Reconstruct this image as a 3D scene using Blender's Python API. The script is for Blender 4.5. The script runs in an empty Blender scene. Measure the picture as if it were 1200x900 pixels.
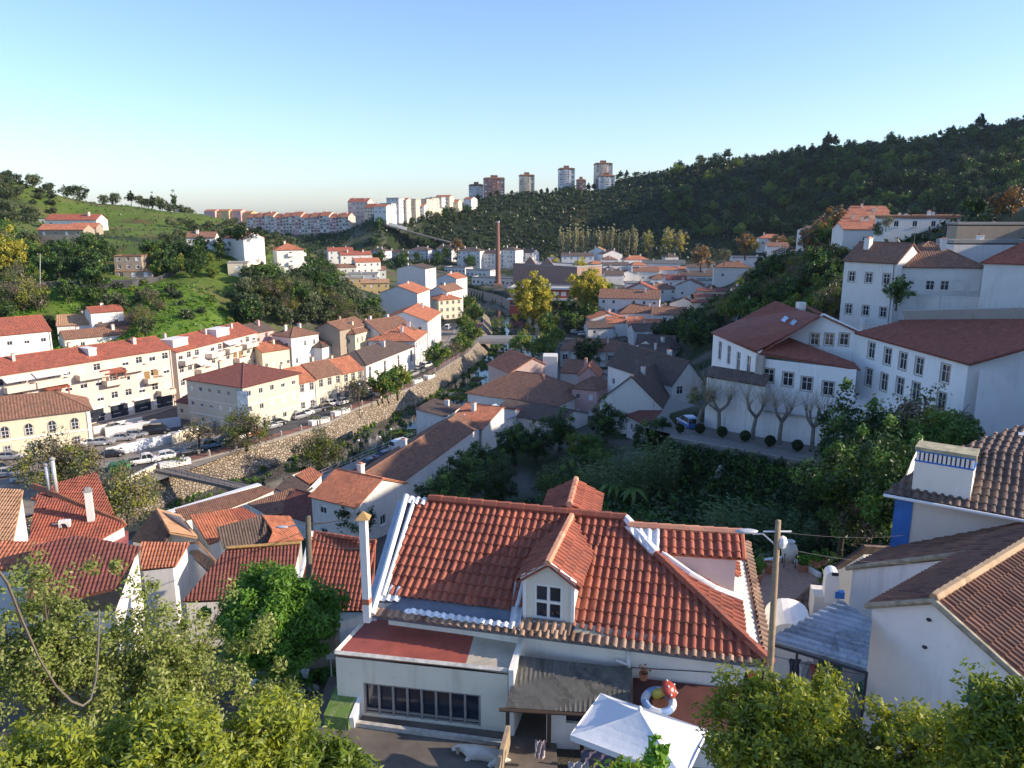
import bpy, math, random
import numpy as np
from mathutils import Vector, Matrix
R = math.radians
random.seed(7)
SC = bpy.context.scene
COL = SC.collection
F = 906.0; PIT = R(12.5); CP, SP = math.cos(PIT), math.sin(PIT)
# ---------- the photograph's camera: origin, looking +Y, pitched down 12.5 degrees ----------
def ray(px, py):
 u = (px-600)/F; v = (450-py)/F
 return Vector((u, CP+v*SP, -SP+v*CP))
def PZ(px, py, z):
 r = ray(px, py); return r*(z/r.z)
def PY(px, py, y):
 r = ray(px, py); return r*(y/r.y)
def PP(px, py, pl):            # ray meets plane (point, normal)
 p, n = pl; r = ray(px, py); return r*(p.dot(n)/r.dot(n))
def PV(px, py, a, b):          # ray meets the vertical plane through a and b
 d = Vector((b[0]-a[0], b[1]-a[1], 0)); n = Vector((-d.y, d.x, 0))
 return PP(px, py, (Vector((a[0], a[1], 0)), n))
def proj(p):
 d = p.y*CP-p.z*SP; return (600+F*p.x/d, 450-F*(p.y*SP+p.z*CP)/d, d)
def plane3(a, b, c):
 n = (b-a).cross(c-a).normalized()
 if n.z < 0: n = -n
 return (a, n)
# ---------- objects ----------
ORG = {}
def tag(o, label=None, cat=None, group=None, kind=None):
 if label: o['label'] = label
 if cat: o['category'] = cat
 if group: o['group'] = group
 if kind: o['kind'] = kind
 return o
def thing(name, label, cat, loc=(0, 0, 0), rz=0, group=None):
 o = bpy.data.objects.new(name, None); o.empty_display_size = .2
 o.location = loc; o.rotation_euler = (0, 0, rz); COL.objects.link(o)
 tag(o, label, cat, group); ORG[o.name] = Vector(loc)
 return o
def mobj(name, me, parent=None, loc=(0, 0, 0), rz=0):
 o = bpy.data.objects.new(name, me); COL.objects.link(o)
 o.location = loc; o.rotation_euler = (0, 0, rz)
 if parent is not None: o.parent = parent; ORG[o.name] = ORG.get(parent.name, Vector((0, 0, 0)))
 return o
KIDS = {}
def copy_tree(o, parent=None):
 c = o.copy(); COL.objects.link(c)
 if parent is not None: c.parent = parent
 for k in KIDS.get(o.name) or KIDS.setdefault(o.name, [x for x in COL.objects if x.parent == o]):
  copy_tree(k, c)
 return c
class MB:
 def __init__(s): s.v = []; s.f = []; s.m = []; s.uv = []
 def poly(s, pts, mat=0, uv=None):
  i = len(s.v); s.v += [tuple(p) for p in pts]; s.f.append(tuple(range(i, i+len(pts)))); s.m.append(mat)
  s.uv.append(uv)
 def mesh(s, verts, faces, mat=0, uvs=None):
  i = len(s.v); s.v += [tuple(p) for p in verts]
  for k, f in enumerate(faces):
   s.f.append(tuple(i+j for j in f)); s.m.append(mat); s.uv.append([uvs[j] for j in f] if uvs else None)
 def box(s, c, d, rz=0, mat=0, M=None):
  x, y, z = d[0]/2, d[1]/2, d[2]/2
  vs = [Vector((a*x, b*y, e*z)) for e in (-1, 1) for a, b in ((-1, -1), (1, -1), (1, 1), (-1, 1))]
  m = M if M is not None else Matrix.Rotation(rz, 3, 'Z')
  vs = [m @ v + Vector(c) for v in vs]
  s.mesh(vs, [(3, 2, 1, 0), (4, 5, 6, 7), (0, 1, 5, 4), (1, 2, 6, 5), (2, 3, 7, 6), (3, 0, 4, 7)], mat)
 def prism(s, poly, z0, z1, mat=0, cap=True):      # poly: xy ccw
  n = len(poly)
  s.mesh([(p[0], p[1], z0) for p in poly]+[(p[0], p[1], z1) for p in poly],
    [(i, (i+1) % n, n+(i+1) % n, n+i) for i in range(n)]+([tuple(range(n-1, -1, -1)), tuple(range(n, 2*n))] if cap else []), mat)
 def slab(s, pts, t, mat=0):                       # polygon pts with thickness t below
  n = len(pts); pts = [Vector(p) for p in pts]
  nn = Vector((0, 0, 0))
  for i in range(n): nn += pts[i].cross(pts[(i+1) % n])
  if nn.z < 0: pts = pts[::-1]; nn = -nn
  nn.normalize(); lo = [p-nn*t for p in pts]
  s.mesh(pts+lo, [tuple(range(n)), tuple(range(2*n-1, n-1, -1))]+[(i, n+i, n+(i+1) % n, (i+1) % n) for i in range(n)], mat)
 def tube(s, pts, rad, n=6, mat=0, cap=True):
  pts = [Vector(p) for p in pts]; k = len(pts)
  if not hasattr(rad, '__len__'): rad = [rad]*k
  vs = []
  for i, p in enumerate(pts):
   d = (pts[min(i+1, k-1)]-pts[max(i-1, 0)]).normalized()
   a = d.cross(Vector((0, 0, 1)) if abs(d.z) < .95 else Vector((1, 0, 0))).normalized(); b = d.cross(a)
   vs += [p+(a*math.cos(2*math.pi*j/n)+b*math.sin(2*math.pi*j/n))*rad[i] for j in range(n)]
  fs = [(i*n+j, (i+1)*n+j, (i+1)*n+(j+1) % n, i*n+(j+1) % n) for i in range(k-1) for j in range(n)]
  if cap: fs += [tuple(range(n)), tuple(range(k*n-1, (k-1)*n-1, -1))]
  s.mesh(vs, fs, mat)
 def lathe(s, prof, c=(0, 0, 0), n=12, mat=0):
  vs = [(c[0]+r*math.cos(2*math.pi*j/n), c[1]+r*math.sin(2*math.pi*j/n), c[2]+z) for r, z in prof for j in range(n)]
  k = len(prof)
  fs = [(i*n+j, i*n+(j+1) % n, (i+1)*n+(j+1) % n, (i+1)*n+j) for i in range(k-1) for j in range(n)]
  s.mesh(vs, fs, mat)
 def ball(s, c, r, n=8, mat=0):
  if not hasattr(r, '__len__'): r = (r, r, r)
  pr = [(math.sin(math.pi*i/n), -math.cos(math.pi*i/n)) for i in range(n+1)]
  vs = [(c[0]+r[0]*a*math.cos(2*math.pi*j/(2*n)), c[1]+r[1]*a*math.sin(2*math.pi*j/(2*n)), c[2]+r[2]*z) for a, z in pr for j in range(2*n)]
  m = 2*n
  s.mesh(vs, [(i*m+j, i*m+(j+1) % m, (i+1)*m+(j+1) % m, (i+1)*m+j) for i in range(n) for j in range(m)], mat)
 def data(s, name, mats, smooth=False, org=(0, 0, 0)):
  me = bpy.data.meshes.new(name)
  o = Vector(org)
  me.from_pydata([(x-o.x, y-o.y, z-o.z) for x, y, z in s.v], [], s.f)
  if not isinstance(mats, (list, tuple)): mats = [mats]
  for m in mats: me.materials.append(m)
  if len(mats) > 1: me.polygons.foreach_set('material_index', s.m)
  if any(u is not None for u in s.uv):
   uvl = me.uv_layers.new(name='UVMap'); buf = []
   for f, u in zip(s.f, s.uv):
    buf += [c for q in (u if u is not None else [(0, 0)]*len(f)) for c in q]
   uvl.data.foreach_set('uv', buf)
  if smooth: me.polygons.foreach_set('use_smooth', [True]*len(s.f))
  me.update(); return me
 def build(s, name, mats, parent=None, smooth=False, org=None):
  if parent is not None:
   o = ORG.get(parent.name, Vector((0, 0, 0)))
   return mobj(name, s.data(name, mats, smooth, o), parent)
  o = Vector(org) if org is not None else Vector((0, 0, 0))
  ob = mobj(name, s.data(name, mats, smooth, o), None, o); ORG[ob.name] = o
  return ob
# ---------- materials ----------
MATS = {}
def nt(name):
 m = bpy.data.materials.new(name); m.use_nodes = True
 t = m.node_tree; b = t.nodes['Principled BSDF']; MATS[name] = m
 return m, t, b
def ramp(t, fac, stops):
 r = t.nodes.new('ShaderNodeValToRGB'); t.links.new(fac, r.inputs[0])
 e = r.color_ramp.elements
 while len(e) < len(stops): e.new(.5)
 for k, (p, c) in enumerate(stops): e[k].position = p; e[k].color = (*c, 1)
 return r.outputs[0]
def noise(t, vec, sc, det=5, rough=.6, dist=0):
 n = t.nodes.new('ShaderNodeTexNoise'); n.inputs['Scale'].default_value = sc; n.inputs['Detail'].default_value = det
 n.inputs['Roughness'].default_value = rough; n.inputs['Distortion'].default_value = dist
 if vec is not None: t.links.new(vec, n.inputs['Vector'])
 return n.outputs['Fac']
def coord(t, kind='Object', sc=None):
 c = t.nodes.new('ShaderNodeTexCoord').outputs[kind]
 if sc:
  mp = t.nodes.new('ShaderNodeMapping'); mp.inputs['Scale'].default_value = sc; t.links.new(c, mp.inputs[0]); c = mp.outputs[0]
 return c
def mix(t, fac, a, b, mode='MIX'):
 m = t.nodes.new('ShaderNodeMix'); m.data_type = 'RGBA'; m.blend_type = mode
 for sock, val in ((m.inputs[0], fac), (m.inputs[6], a), (m.inputs[7], b)):
  if hasattr(val, 'node'): t.links.new(val, sock)
  elif hasattr(val, '__len__'): sock.default_value = (*val, 1)
  else: sock.default_value = val
 return m.outputs[2]
def mth(t, op, a, b=0.0):
 m = t.nodes.new('ShaderNodeMath'); m.operation = op
 for i, val in ((0, a), (1, b)):
  if hasattr(val, 'node'): t.links.new(val, m.inputs[i])
  else: m.inputs[i].default_value = val
 return m.outputs[0]
def bump(t, b, h, st=.3, dist=.05):
 n = t.nodes.new('ShaderNodeBump'); n.inputs['Strength'].default_value = st; n.inputs['Distance'].default_value = dist
 t.links.new(h, n.inputs['Height']); t.links.new(n.outputs[0], b.inputs['Normal'])
def hexc(c, k=1.0): return tuple(min(1, x*k) for x in c)
def plain(name, c, rough=.8, var=.12, sc=3.0, metal=0, bmp=.15):
 if name in MATS: return MATS[name]
 m, t, b = nt(name); v = coord(t)
 n = noise(t, v, sc, 6)
 t.links.new(ramp(t, n, [(.3, hexc(c, 1-var)), (.7, hexc(c, 1+var))]), b.inputs['Base Color'])
 b.inputs['Roughness'].default_value = rough; b.inputs['Metallic'].default_value = metal
 if bmp: bump(t, b, noise(t, v, sc*8, 3), bmp, .02)
 return m
def plaster(name, c, dirt=.25, sc=.6):
 """Rendered wall: fine tone changes, vertical rain streaks, patches of grime."""
 if name in MATS: return MATS[name]
 m, t, b = nt(name); v = coord(t)
 n1 = noise(t, v, sc, 6, .65)
 n2 = noise(t, coord(t, 'Object', (2.2, 2.2, .22)), 1.3, 5, .7)
 base = ramp(t, n1, [(.3, hexc(c, .93)), (.7, hexc(c, 1.04))])
 f = ramp(t, n2, [(.52, (0, 0, 0)), (.8, (1, 1, 1))])
 col = mix(t, mth(t, 'MULTIPLY', f, dirt), base, (c[0]*.52, c[1]*.5, c[2]*.45))
 n3 = ramp(t, noise(t, v, sc*3.1, 8, .75), [(.6, (0, 0, 0)), (.72, (1, 1, 1))])
 col = mix(t, mth(t, 'MULTIPLY', n3, dirt*.7), col, (c[0]*.62, c[1]*.6, c[2]*.55))
 t.links.new(col, b.inputs['Base Color']); b.inputs['Roughness'].default_value = .88
 bump(t, b, noise(t, v, 9, 4), .25, .03)
 return m
def tiles(name, c1, c2, c3, lichen=.5, cw=.23, ch=.38, scale=1.0):
 """Clay tiles laid by UV in metres: every tile its own tone, lichen and soot over it."""
 if name in MATS: return MATS[name]
 c1, c2 = hexc(c1, 1.12), hexc(c2, 1.12)
 m, t, b = nt(name)
 uv = t.nodes.new('ShaderNodeUVMap').outputs[0]
 sp = t.nodes.new('ShaderNodeSeparateXYZ'); t.links.new(uv, sp.inputs[0])
 fu = mth(t, 'FLOOR', mth(t, 'DIVIDE', mth(t, 'ADD', sp.outputs[0], cw/2), cw)); fv = mth(t, 'FLOOR', mth(t, 'DIVIDE', sp.outputs[1], ch))
 cb = t.nodes.new('ShaderNodeCombineXYZ'); t.links.new(fu, cb.inputs[0]); t.links.new(fv, cb.inputs[1])
 wn = t.nodes.new('ShaderNodeTexWhiteNoise'); wn.noise_dimensions = '2D'; t.links.new(cb.outputs[0], wn.inputs['Vector'])
 base = ramp(t, wn.outputs['Value'], [(0, c1), (.25, tuple(a*.35+d*.65 for a, d in zip(c1, c2))), (.85, c2), (1, hexc(c2, 1.2))])
 v = coord(t)
 l = ramp(t, noise(t, v, .55, 8, .72), [(.42, (0, 0, 0)), (.62, (1, 1, 1))])
 l2 = ramp(t, noise(t, v, 6, 5, .8), [(.45, (0, 0, 0)), (.65, (1, 1, 1))])
 col = mix(t, mth(t, 'MULTIPLY', mth(t, 'MULTIPLY', l, l2), lichen), base, c3)
 col = mix(t, mth(t, 'MULTIPLY', l, lichen*.4), col, hexc(c1, .6))
 t.links.new(col, b.inputs['Base Color']); b.inputs['Roughness'].default_value = .82
 fr = mth(t, 'FRACT', mth(t, 'DIVIDE', sp.outputs[1], ch))
 h = mth(t, 'ADD', mth(t, 'POWER', fr, 2.0), mth(t, 'MULTIPLY', wn.outputs['Value'], .5))
 bump(t, b, h, .6, .035)
 return m
def glass(name, c=(.02, .025, .035), rough=.08):
 if name in MATS: return MATS[name]
 m, t, b = nt(name); n = noise(t, coord(t), .7, 3)
 t.links.new(ramp(t, n, [(.35, c), (.7, hexc(c, 2.4))]), b.inputs['Base Color'])
 b.inputs['Roughness'].default_value = rough; b.inputs['Specular IOR Level'].default_value = .7
 return m
def leaf(name, c1, c2, trans=.3):
 if name in MATS: return MATS[name]
 m, t, b = nt(name)
 oi = t.nodes.new('ShaderNodeObjectInfo').outputs['Random']
 n = noise(t, coord(t), 1.1, 3)
 f = mth(t, 'ADD', mth(t, 'MULTIPLY', oi, .6), mth(t, 'MULTIPLY', n, .5))
 col = ramp(t, f, [(.2, c1), (.9, c2)])
 t.links.new(col, b.inputs['Base Color']); b.inputs['Roughness'].default_value = .42
 b.inputs['Specular IOR Level'].default_value = .3
 tr = t.nodes.new('ShaderNodeBsdfTranslucent'); t.links.new(mix(t, 1.0, col, (1.0, 1.0, .45), 'MULTIPLY'), tr.inputs[0])
 ms = t.nodes.new('ShaderNodeMixShader'); ms.inputs[0].default_value = trans
 out = t.nodes['Material Output']
 t.links.new(b.outputs[0], ms.inputs[1]); t.links.new(tr.outputs[0], ms.inputs[2]); t.links.new(ms.outputs[0], out.inputs[0])
 return m
WHITE = plaster('white_render', (.76, .74, .70), .45)
WHITE2 = plaster('worn_white_render', (.74, .72, .67), .75, .5)
GREYW = plaster('grey_white_render', (.62, .62, .62), .5)
CREAM = plaster('cream_render', (.72, .64, .47), .3)
ROSE = plaster('pale_rose_render', (.64, .55, .47), .45)
BEIGE = plaster('beige_render', (.60, .55, .44), .3)
PINK = plaster('pink_render', (.66, .40, .36), .4)
OCHRE = plaster('ochre_render', (.60, .44, .20), .4)
LIME = plaster('lime_render', (.55, .60, .35), .3)
STONEW = plaster('bare_stone_wall', (.36, .30, .23), .8, .9)
CONC = plaster('grey_concrete', (.34, .33, .31), .7, .8)
BRICKP = plaster('faded_brick', (.36, .20, .16), .7, .6)
REDW = plaster('red_panel', (.42, .10, .07), .3)
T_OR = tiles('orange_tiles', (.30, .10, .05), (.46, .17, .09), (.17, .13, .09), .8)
T_RED = tiles('red_tiles', (.23, .065, .04), (.36, .105, .06), (.15, .11, .08), .8)
T_MAR = tiles('maroon_tiles', (.12, .040, .030), (.19, .062, .045), (.16, .14, .12), .4)
T_BR = tiles('brown_tiles', (.14, .065, .040), (.24, .12, .075), (.22, .20, .15), .6)
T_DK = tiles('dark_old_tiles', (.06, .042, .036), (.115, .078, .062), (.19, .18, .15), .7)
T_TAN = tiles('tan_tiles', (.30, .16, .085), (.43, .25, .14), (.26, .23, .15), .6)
T_GREY = tiles('grey_sheet_roof', (.06, .065, .07), (.12, .12, .12), (.2, .2, .18), .5)
IRONG = plain('grey_iron', (.22, .22, .22), .8, bmp=0)
GLASS = glass('dark_glass')
FRAME = plain('white_paint', (.78, .77, .74), .5, .05, bmp=0)
WOODD = plain('dark_wood', (.07, .045, .03), .7)
GRNS = plain('green_paint', (.03, .10, .06), .6)
STONET = plain('stone_trim', (.42, .38, .32), .85, .2)
IRON = plain('dark_iron', (.03, .03, .035), .5, bmp=0)
BLUEP = plain('blue_paint', (.03, .16, .50), .6, .15)
AWN = plain('pale_awning', (.62, .58, .58), .8, .06)
BROWNP = plain('brown_shutter', (.25, .15, .06), .7)
# ---------- roofs ----------
PROF = {4: [(0, 1.0), (.28, .45), (.5, 0), (.72, .45)],
  8: [(0, 1.0), (.12, .92), (.22, .66), (.3, .2), (.42, 0), (.58, 0), (.7, .2), (.78, .66), (.88, .92)]}
def corr(mb, pts, col=.23, amp=.05, res=4, row=None, lift=.03, off=.02, mat=0, vdir=None, jit=0):
 """Barrel-tile surface over a convex polygon; columns run down the slope."""
 pts = [Vector(p) for p in pts]; n = Vector((0, 0, 0))
 for i in range(len(pts)): n += pts[i].cross(pts[(i+1) % len(pts)])
 if n.z < 0: n = -n
 n.normalize(); c0 = sum(pts, Vector())/len(pts)
 d = vdir.normalized() if vdir is not None else (Vector((0, 0, -1))+n*n.z)
 d = (d-n*d.dot(n)).normalized(); u = n.cross(d).normalized()
 q = [((p-c0).dot(u), (p-c0).dot(d)) for p in pts]
 u0 = min(a for a, b in q); u1 = max(a for a, b in q)
 def rng(x):
  vs = []
  for i in range(len(q)):
   (a, b), (c, e) = q[i], q[(i+1) % len(q)]
   if (a <= x <= c) or (c <= x <= a):
    if abs(c-a) < 1e-9: vs += [b, e]
    else: vs.append(b+(e-b)*(x-a)/(c-a))
  return (min(vs), max(vs)) if vs else None
 xs = []
 k0 = int(math.floor(u0/col)); k1 = int(math.ceil(u1/col))
 for k in range(k0, k1+1):
  for f, h in PROF[res]:
   x = (k+f)*col
   if u0+1e-4 < x < u1-1e-4: xs.append((x, h, k))
 xs = [(u0+1e-4, .3, k0)]+xs+[(u1-1e-4, .3, k1)]
 vtop = min(b for a, b in q)
 if row is None:
  vs, uvs = [], []
  for x, h, k in xs:
   r = rng(x)
   for v in r: vs.append(c0+u*x+d*v+n*(off+amp*h)); uvs.append((x-u0, v-vtop))
  mb.mesh(vs, [(2*i, 2*i+1, 2*i+3, 2*i+2) for i in range(len(xs)-1)], mat, uvs)
  return
 vmax = max(b for a, b in q); nr = int(math.ceil((vmax-vtop)/row))
 rnd = random.Random(3)
 jt = {}
 for j in range(nr):
  a0 = vtop+j*row; a1 = a0+row*1.08
  vs, uvs, ok = [], [], []
  for x, h, k in xs:
   r = rng(x); lo = max(a0, r[0]); hi = min(a1, r[1]); good = hi > lo+.004
   g = jt.setdefault((j, k), (rnd.uniform(-1, 1)*jit, rnd.uniform(-1, 1)*jit))
   for v in (lo, hi if good else lo+.004):
    lf = lift*(v-a0)/row+.004*(h > .3)
    vs.append(c0+u*(x+g[0]*(h > .1))+d*(v+g[1]*(v == hi))+n*(off+amp*h*(1-.12*(v-a0 < .01))+lf)); uvs.append((x-u0, min(v, a0+row*.98)-vtop))
   ok.append(good)
  fs = [(2*i, 2*i+1, 2*i+3, 2*i+2) for i in range(len(xs)-1) if ok[i] and ok[i+1]]
  # the front lip of each row
  base = len(vs)
  for i, (x, h, k) in enumerate(xs):
   vs.append(Vector(vs[2*i+1])-n*(.035)); uvs.append(uvs[2*i+1])
  fs += [(2*i+1, base+i, base+i+1, 2*i+3) for i in range(len(xs)-1) if ok[i] and ok[i+1]]
  mb.mesh(vs, fs, mat, uvs)
def caps(mb, a, b, r=.13, seg=.42, n=6, mat=0):
 """Overlapping half-round ridge tiles from a to b."""
 a, b = Vector(a), Vector(b); L = (b-a).length; k = max(1, int(L/seg)); d = (b-a)/k
 for i in range(k):
  p, q = a+d*i, a+d*(i+1.06)
  mb.tube([p, q], [r*.86, r*1.06], n, mat)
 for i in range(len(mb.uv)): pass
def uvfix(mb):
 for i, (f, u) in enumerate(zip(mb.f, mb.uv)):
  if u is None: mb.uv[i] = [(mb.v[j][0]*.7+mb.v[j][1]*.7, mb.v[j][2]) for j in f]
# ---------- walls with real openings ----------
def wall_face(mb, p0, u, W, z0, z1, ops=(), dep=.16, top=None, mat=0):
 """Vertical wall from p0 along u (outside on the right-hand side of u), openings (x, z, w, h) with reveals. top: gable apex (x, z)."""
 u = Vector((u[0], u[1], 0)).normalized(); ins = Vector((-u.y, u.x, 0)); o = Vector((p0[0], p0[1], 0))
 P = lambda x, z, y=0: o+u*x+ins*y+Vector((0, 0, z))
 ops = [q for q in ops if q[0] > .05 and q[0]+q[2] < W-.05 and q[1] > z0-.01 and q[1]+q[3] < z1-.02]
 xs = sorted({0, W} | {q[0] for q in ops} | {q[0]+q[2] for q in ops})
 zs = sorted({z0, z1} | {q[1] for q in ops} | {q[1]+q[3] for q in ops})
 for i in range(len(xs)-1):
  for j in range(len(zs)-1):
   cx, cz = (xs[i]+xs[i+1])/2, (zs[j]+zs[j+1])/2
   if any(q[0] < cx < q[0]+q[2] and q[1] < cz < q[1]+q[3] for q in ops): continue
   mb.poly([P(xs[i], zs[j]), P(xs[i+1], zs[j]), P(xs[i+1], zs[j+1]), P(xs[i], zs[j+1])], mat)
 for x, z, w, h in ops:
  a, b, c, d = (x, z), (x+w, z), (x+w, z+h), (x, z+h)
  for p, q in ((a, b), (b, c), (c, d), (d, a)):
   mb.poly([P(*p), P(*q), P(*q, dep), P(*p, dep)], mat)
 if top: mb.poly([P(0, z1), P(W, z1), P(top[0], top[1])], mat)
 return ops
WM = {}
def win_meshes(w, h, style, door, var=0):
 key = (round(w, 1), round(h, 1), style, door, var)
 if key in WM: return WM[key]
 w, h = key[0], key[1]
 fr, gl = MB(), MB()
 t = .07
 if door:
  fr.box((w/2, .13, h/2), (w-.02, .06, h-.02))
  for k in (.3, .7): fr.box((w*k, .09, h*.5), (w*.28, .03, h*.75))
  gl.box((w/2, .095, h*.86), (w*.7, .02, h*.16))
 else:
  for x in (t/2, w-t/2): fr.box((x, .12, h/2), (t, .08, h))
  for z in (t/2, h-t/2): fr.box((w/2, .12, z), (w-2*t, .075, t))
  fr.box((w/2, .12, h/2), (.055, .06, h-2*t))
  if h > 1.2: fr.box((w/2, .12, h*.62), (w-2*t, .05, .045))
  gl.poly([(t*.5, .14, t*.5), (w-t*.5, .14, t*.5), (w-t*.5, .14, h-t*.5), (t*.5, .14, h-t*.5)])
  if style == 's':     # surround and sill of stone
   for x in (-.07, w+.07): fr.box((x, -.015, h/2), (.13, .045, h+.27), mat=1)
   for z in (-.07, h+.07): fr.box((w/2, -.015, z), (w, .05, .13), mat=1)
  else:
   fr.box((w/2, .0, -.04), (w+.2, .2, .07), mat=1)
  if var and style != 'b':     # roller shutter let down by a varying amount
   q = (0, .3, .55, 1)[var]; fr.box((w/2, .09, h*(1-q/2)), (w-.04, .03, h*q-.02), mat=0)
  if style == 'b':     # balcony slab and rail
   fr.box((w/2, -.45, -.16), (w+.9, .9, .16), mat=1)
   fr.box((w/2, -.86, .42), (w+.9, .05, .95), mat=0)
   for s in (-.45, w+.45): fr.box((s-.02*(s > 0)+.02*(s < 0), -.43, .42), (.05, .82, .95), mat=0)
 fm = [WOODD, WOODD] if door else [FRAME, STONET if style == 's' else FRAME]
 WM[key] = (fr.data('window', fm), gl.data('pane', GLASS))
 return WM[key]
RW = random.Random(99)
def put_windows(root, p0, u, ops, style='n', doors=(), pane=True, dmat=None):
 org = ORG[root.name]; u = Vector((u[0], u[1], 0)).normalized(); rz = math.atan2(u.y, u.x)
 for k, (x, z, w, h) in enumerate(ops):
  isd = k in doors or (h > 1.9 and w < 1.4 and style not in ('b', 'tall', 's'))
  f, g = win_meshes(w, h, style, isd, RW.choice((0, 0, 1, 2, 3) if style == 'h' else (0, 0, 0, 1, 3) if style == 'n' else (0,)))
  loc = Vector((p0[0], p0[1], 0))+u*x+Vector((0, 0, z))-org
  o = mobj('door' if isd else 'window', f, root, loc, rz)
  mobj('pane', g, o)
def grid_ops(W, z0, z1, spec, seed=0):
 """spec (cols, rows[, w, h[, doors]]) -> evenly set openings on a wall."""
 if not spec: return []
 c, r = spec[0], spec[1]; w = spec[2] if len(spec) > 2 else 1.0; h = spec[3] if len(spec) > 3 else 1.25
 dr = spec[4] if len(spec) > 4 else 0
 out = []; H = (z1-z0)/r; rnd = random.Random(seed)
 w = min(w, W/c*.7); h = min(h, H*.62)
 for j in range(r):
  for i in range(c):
   x = W*(i+.5)/c-w/2; z = z0+H*j+H*.36
   if j == 0 and dr and (i % 2 == (1 if c > 1 else 0) or dr == 2): out.append((x, z0+.06, w, min(2.15, H*.78)))
   else: out.append((x, z, w, h))
 return out
HOUSES = []     # (x, y, zg) for the terrain
NOWIN = 0
def house(label, A, B, zg, ze, depth, roof='gx', rh=2.0, wm=None, rm=None, f=None, l=None, r=None, style='n', ch=1, cat='house',
   name='house', group=None, over=.35, detail=None, terr=True, base=2.5, skew=0, dish=False, res=4, chm=None, row=None):
 wm = wm or WHITE; rm = rm or T_RED
 A = Vector((A[0], A[1], 0)); B = Vector((B[0], B[1], 0)); u = (B-A); W = u.length; u.normalize(); n = Vector((-u.y, u.x, 0))
 C = B+n*depth; D = A+n*depth
 org = (A+B)/2; org.z = zg
 dist = (A+B).length/2
 rt = thing(name, label, cat, org, 0, group)
 wb = MB(); sides = []
 seed = len(HOUSES)
 ops_all = []
 hasg = roof in ('gx', 'gy', 'shed')
 for (p, q, spec, isx) in ((A, B, f, 0), (B, C, r, 1), (C, D, None, 0), (D, A, l, 1)):
  d = q-p; L = d.length; ops = grid_ops(L, zg, ze, spec, seed)
  gab = None
  if roof == 'gx' and isx: gab = (L/2, ze+rh)
  if roof == 'gy' and not isx: gab = (L/2, ze+rh)
  ops = wall_face(wb, p, d, L, zg, ze, ops, top=gab)
  if roof == 'shed' and isx:       # rises to the back
   dn = d.normalized(); back = C if p == B else D
   wb.poly([Vector((p.x, p.y, ze)), Vector((q.x, q.y, ze)), Vector((back.x, back.y, ze+rh))])
  if roof == 'shed' and not isx and p == C: wb.poly([C+Vector((0, 0, ze)), D+Vector((0, 0, ze)), D+Vector((0, 0, ze+rh)), C+Vector((0, 0, ze+rh))])
  ops_all.append((p, d, ops))
 wb.prism([A, B, C, D], zg-base, zg, cap=False)
 wb.build('wall', [wm], rt)
 for p, d, ops in ops_all:
  if ops: put_windows(rt, p, d, ops, style)
 Z = lambda p, z: Vector((p.x, p.y, z))
 o = over; sl = rh/(depth/2) if roof in ('gx',) else 0
 pl = []; ridges = []
 t = .1
 if roof == 'gx':
  k = rh/(depth/2); a, b = A-u*o*.6-n*o, B+u*o*.6-n*o; c, e = C+u*o*.6+n*o, D-u*o*.6+n*o
  m1, m2 = A-u*o*.6+n*depth/2, B+u*o*.6+n*depth/2
  pl = [[Z(a, ze-k*o+t), Z(b, ze-k*o+t), Z(m2, ze+rh+t), Z(m1, ze+rh+t)], [Z(c, ze-k*o+t), Z(e, ze-k*o+t), Z(m1, ze+rh+t), Z(m2, ze+rh+t)]]
  ridges = [(pl[0][3], pl[0][2])]
 elif roof == 'gy':
  k = rh/(W/2); a, b, c, e = A-u*o-n*o*.6, B+u*o-n*o*.6, C+u*o+n*o*.6, D-u*o+n*o*.6
  m1, m2 = (a+b)/2, (c+e)/2
  pl = [[Z(e, ze-k*o+t), Z(a, ze-k*o+t), Z(m1, ze+rh+t), Z(m2, ze+rh+t)], [Z(b, ze-k*o+t), Z(c, ze-k*o+t), Z(m2, ze+rh+t), Z(m1, ze+rh+t)]]
  ridges = [(pl[0][2], pl[0][3])]
 elif roof == 'hip':
  a, b, c, e = A-u*o-n*o, B+u*o-n*o, C+u*o+n*o, D-u*o+n*o
  WW, DD = W+2*o, depth+2*o; zl = ze-.05+t
  if WW >= DD:
   h2 = DD/2; m1, m2 = a+u*h2+n*h2, b-u*h2+n*h2
   pl = [[Z(a, zl), Z(b, zl), Z(m2, ze+rh+t), Z(m1, ze+rh+t)], [Z(c, zl), Z(e, zl), Z(m1, ze+rh+t), Z(m2, ze+rh+t)],
     [Z(b, zl), Z(c, zl), Z(m2, ze+rh+t)], [Z(e, zl), Z(a, zl), Z(m1, ze+rh+t)]]
  else:
   h2 = WW/2; m1, m2 = a+u*h2+n*h2, e+u*h2-n*h2
   pl = [[Z(e, zl), Z(a, zl), Z(m1, ze+rh+t), Z(m2, ze+rh+t)], [Z(b, zl), Z(c, zl), Z(m2, ze+rh+t), Z(m1, ze+rh+t)],
     [Z(a, zl), Z(b, zl), Z(m1, ze+rh+t)], [Z(c, zl), Z(e, zl), Z(m2, ze+rh+t)]]
  mm1, mm2 = Z(m1, ze+rh+t), Z(m2, ze+rh+t)
  ridges = [(mm1, mm2)]+[(Z(x, zl), mm1 if (x-m1).length < (x-m2).length else mm2) for x in (a, b, c, e)]
 elif roof == 'shed':
  k = rh/depth; a, b, c, e = A-u*o-n*o, B+u*o-n*o, C+u*o+n*o*.3, D-u*o+n*o*.3
  pl = [[Z(a, ze-k*o+t), Z(b, ze-k*o+t), Z(c, ze+rh+k*o*.3+t), Z(e, ze+rh+k*o*.3+t)]]
 rb = MB()
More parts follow.
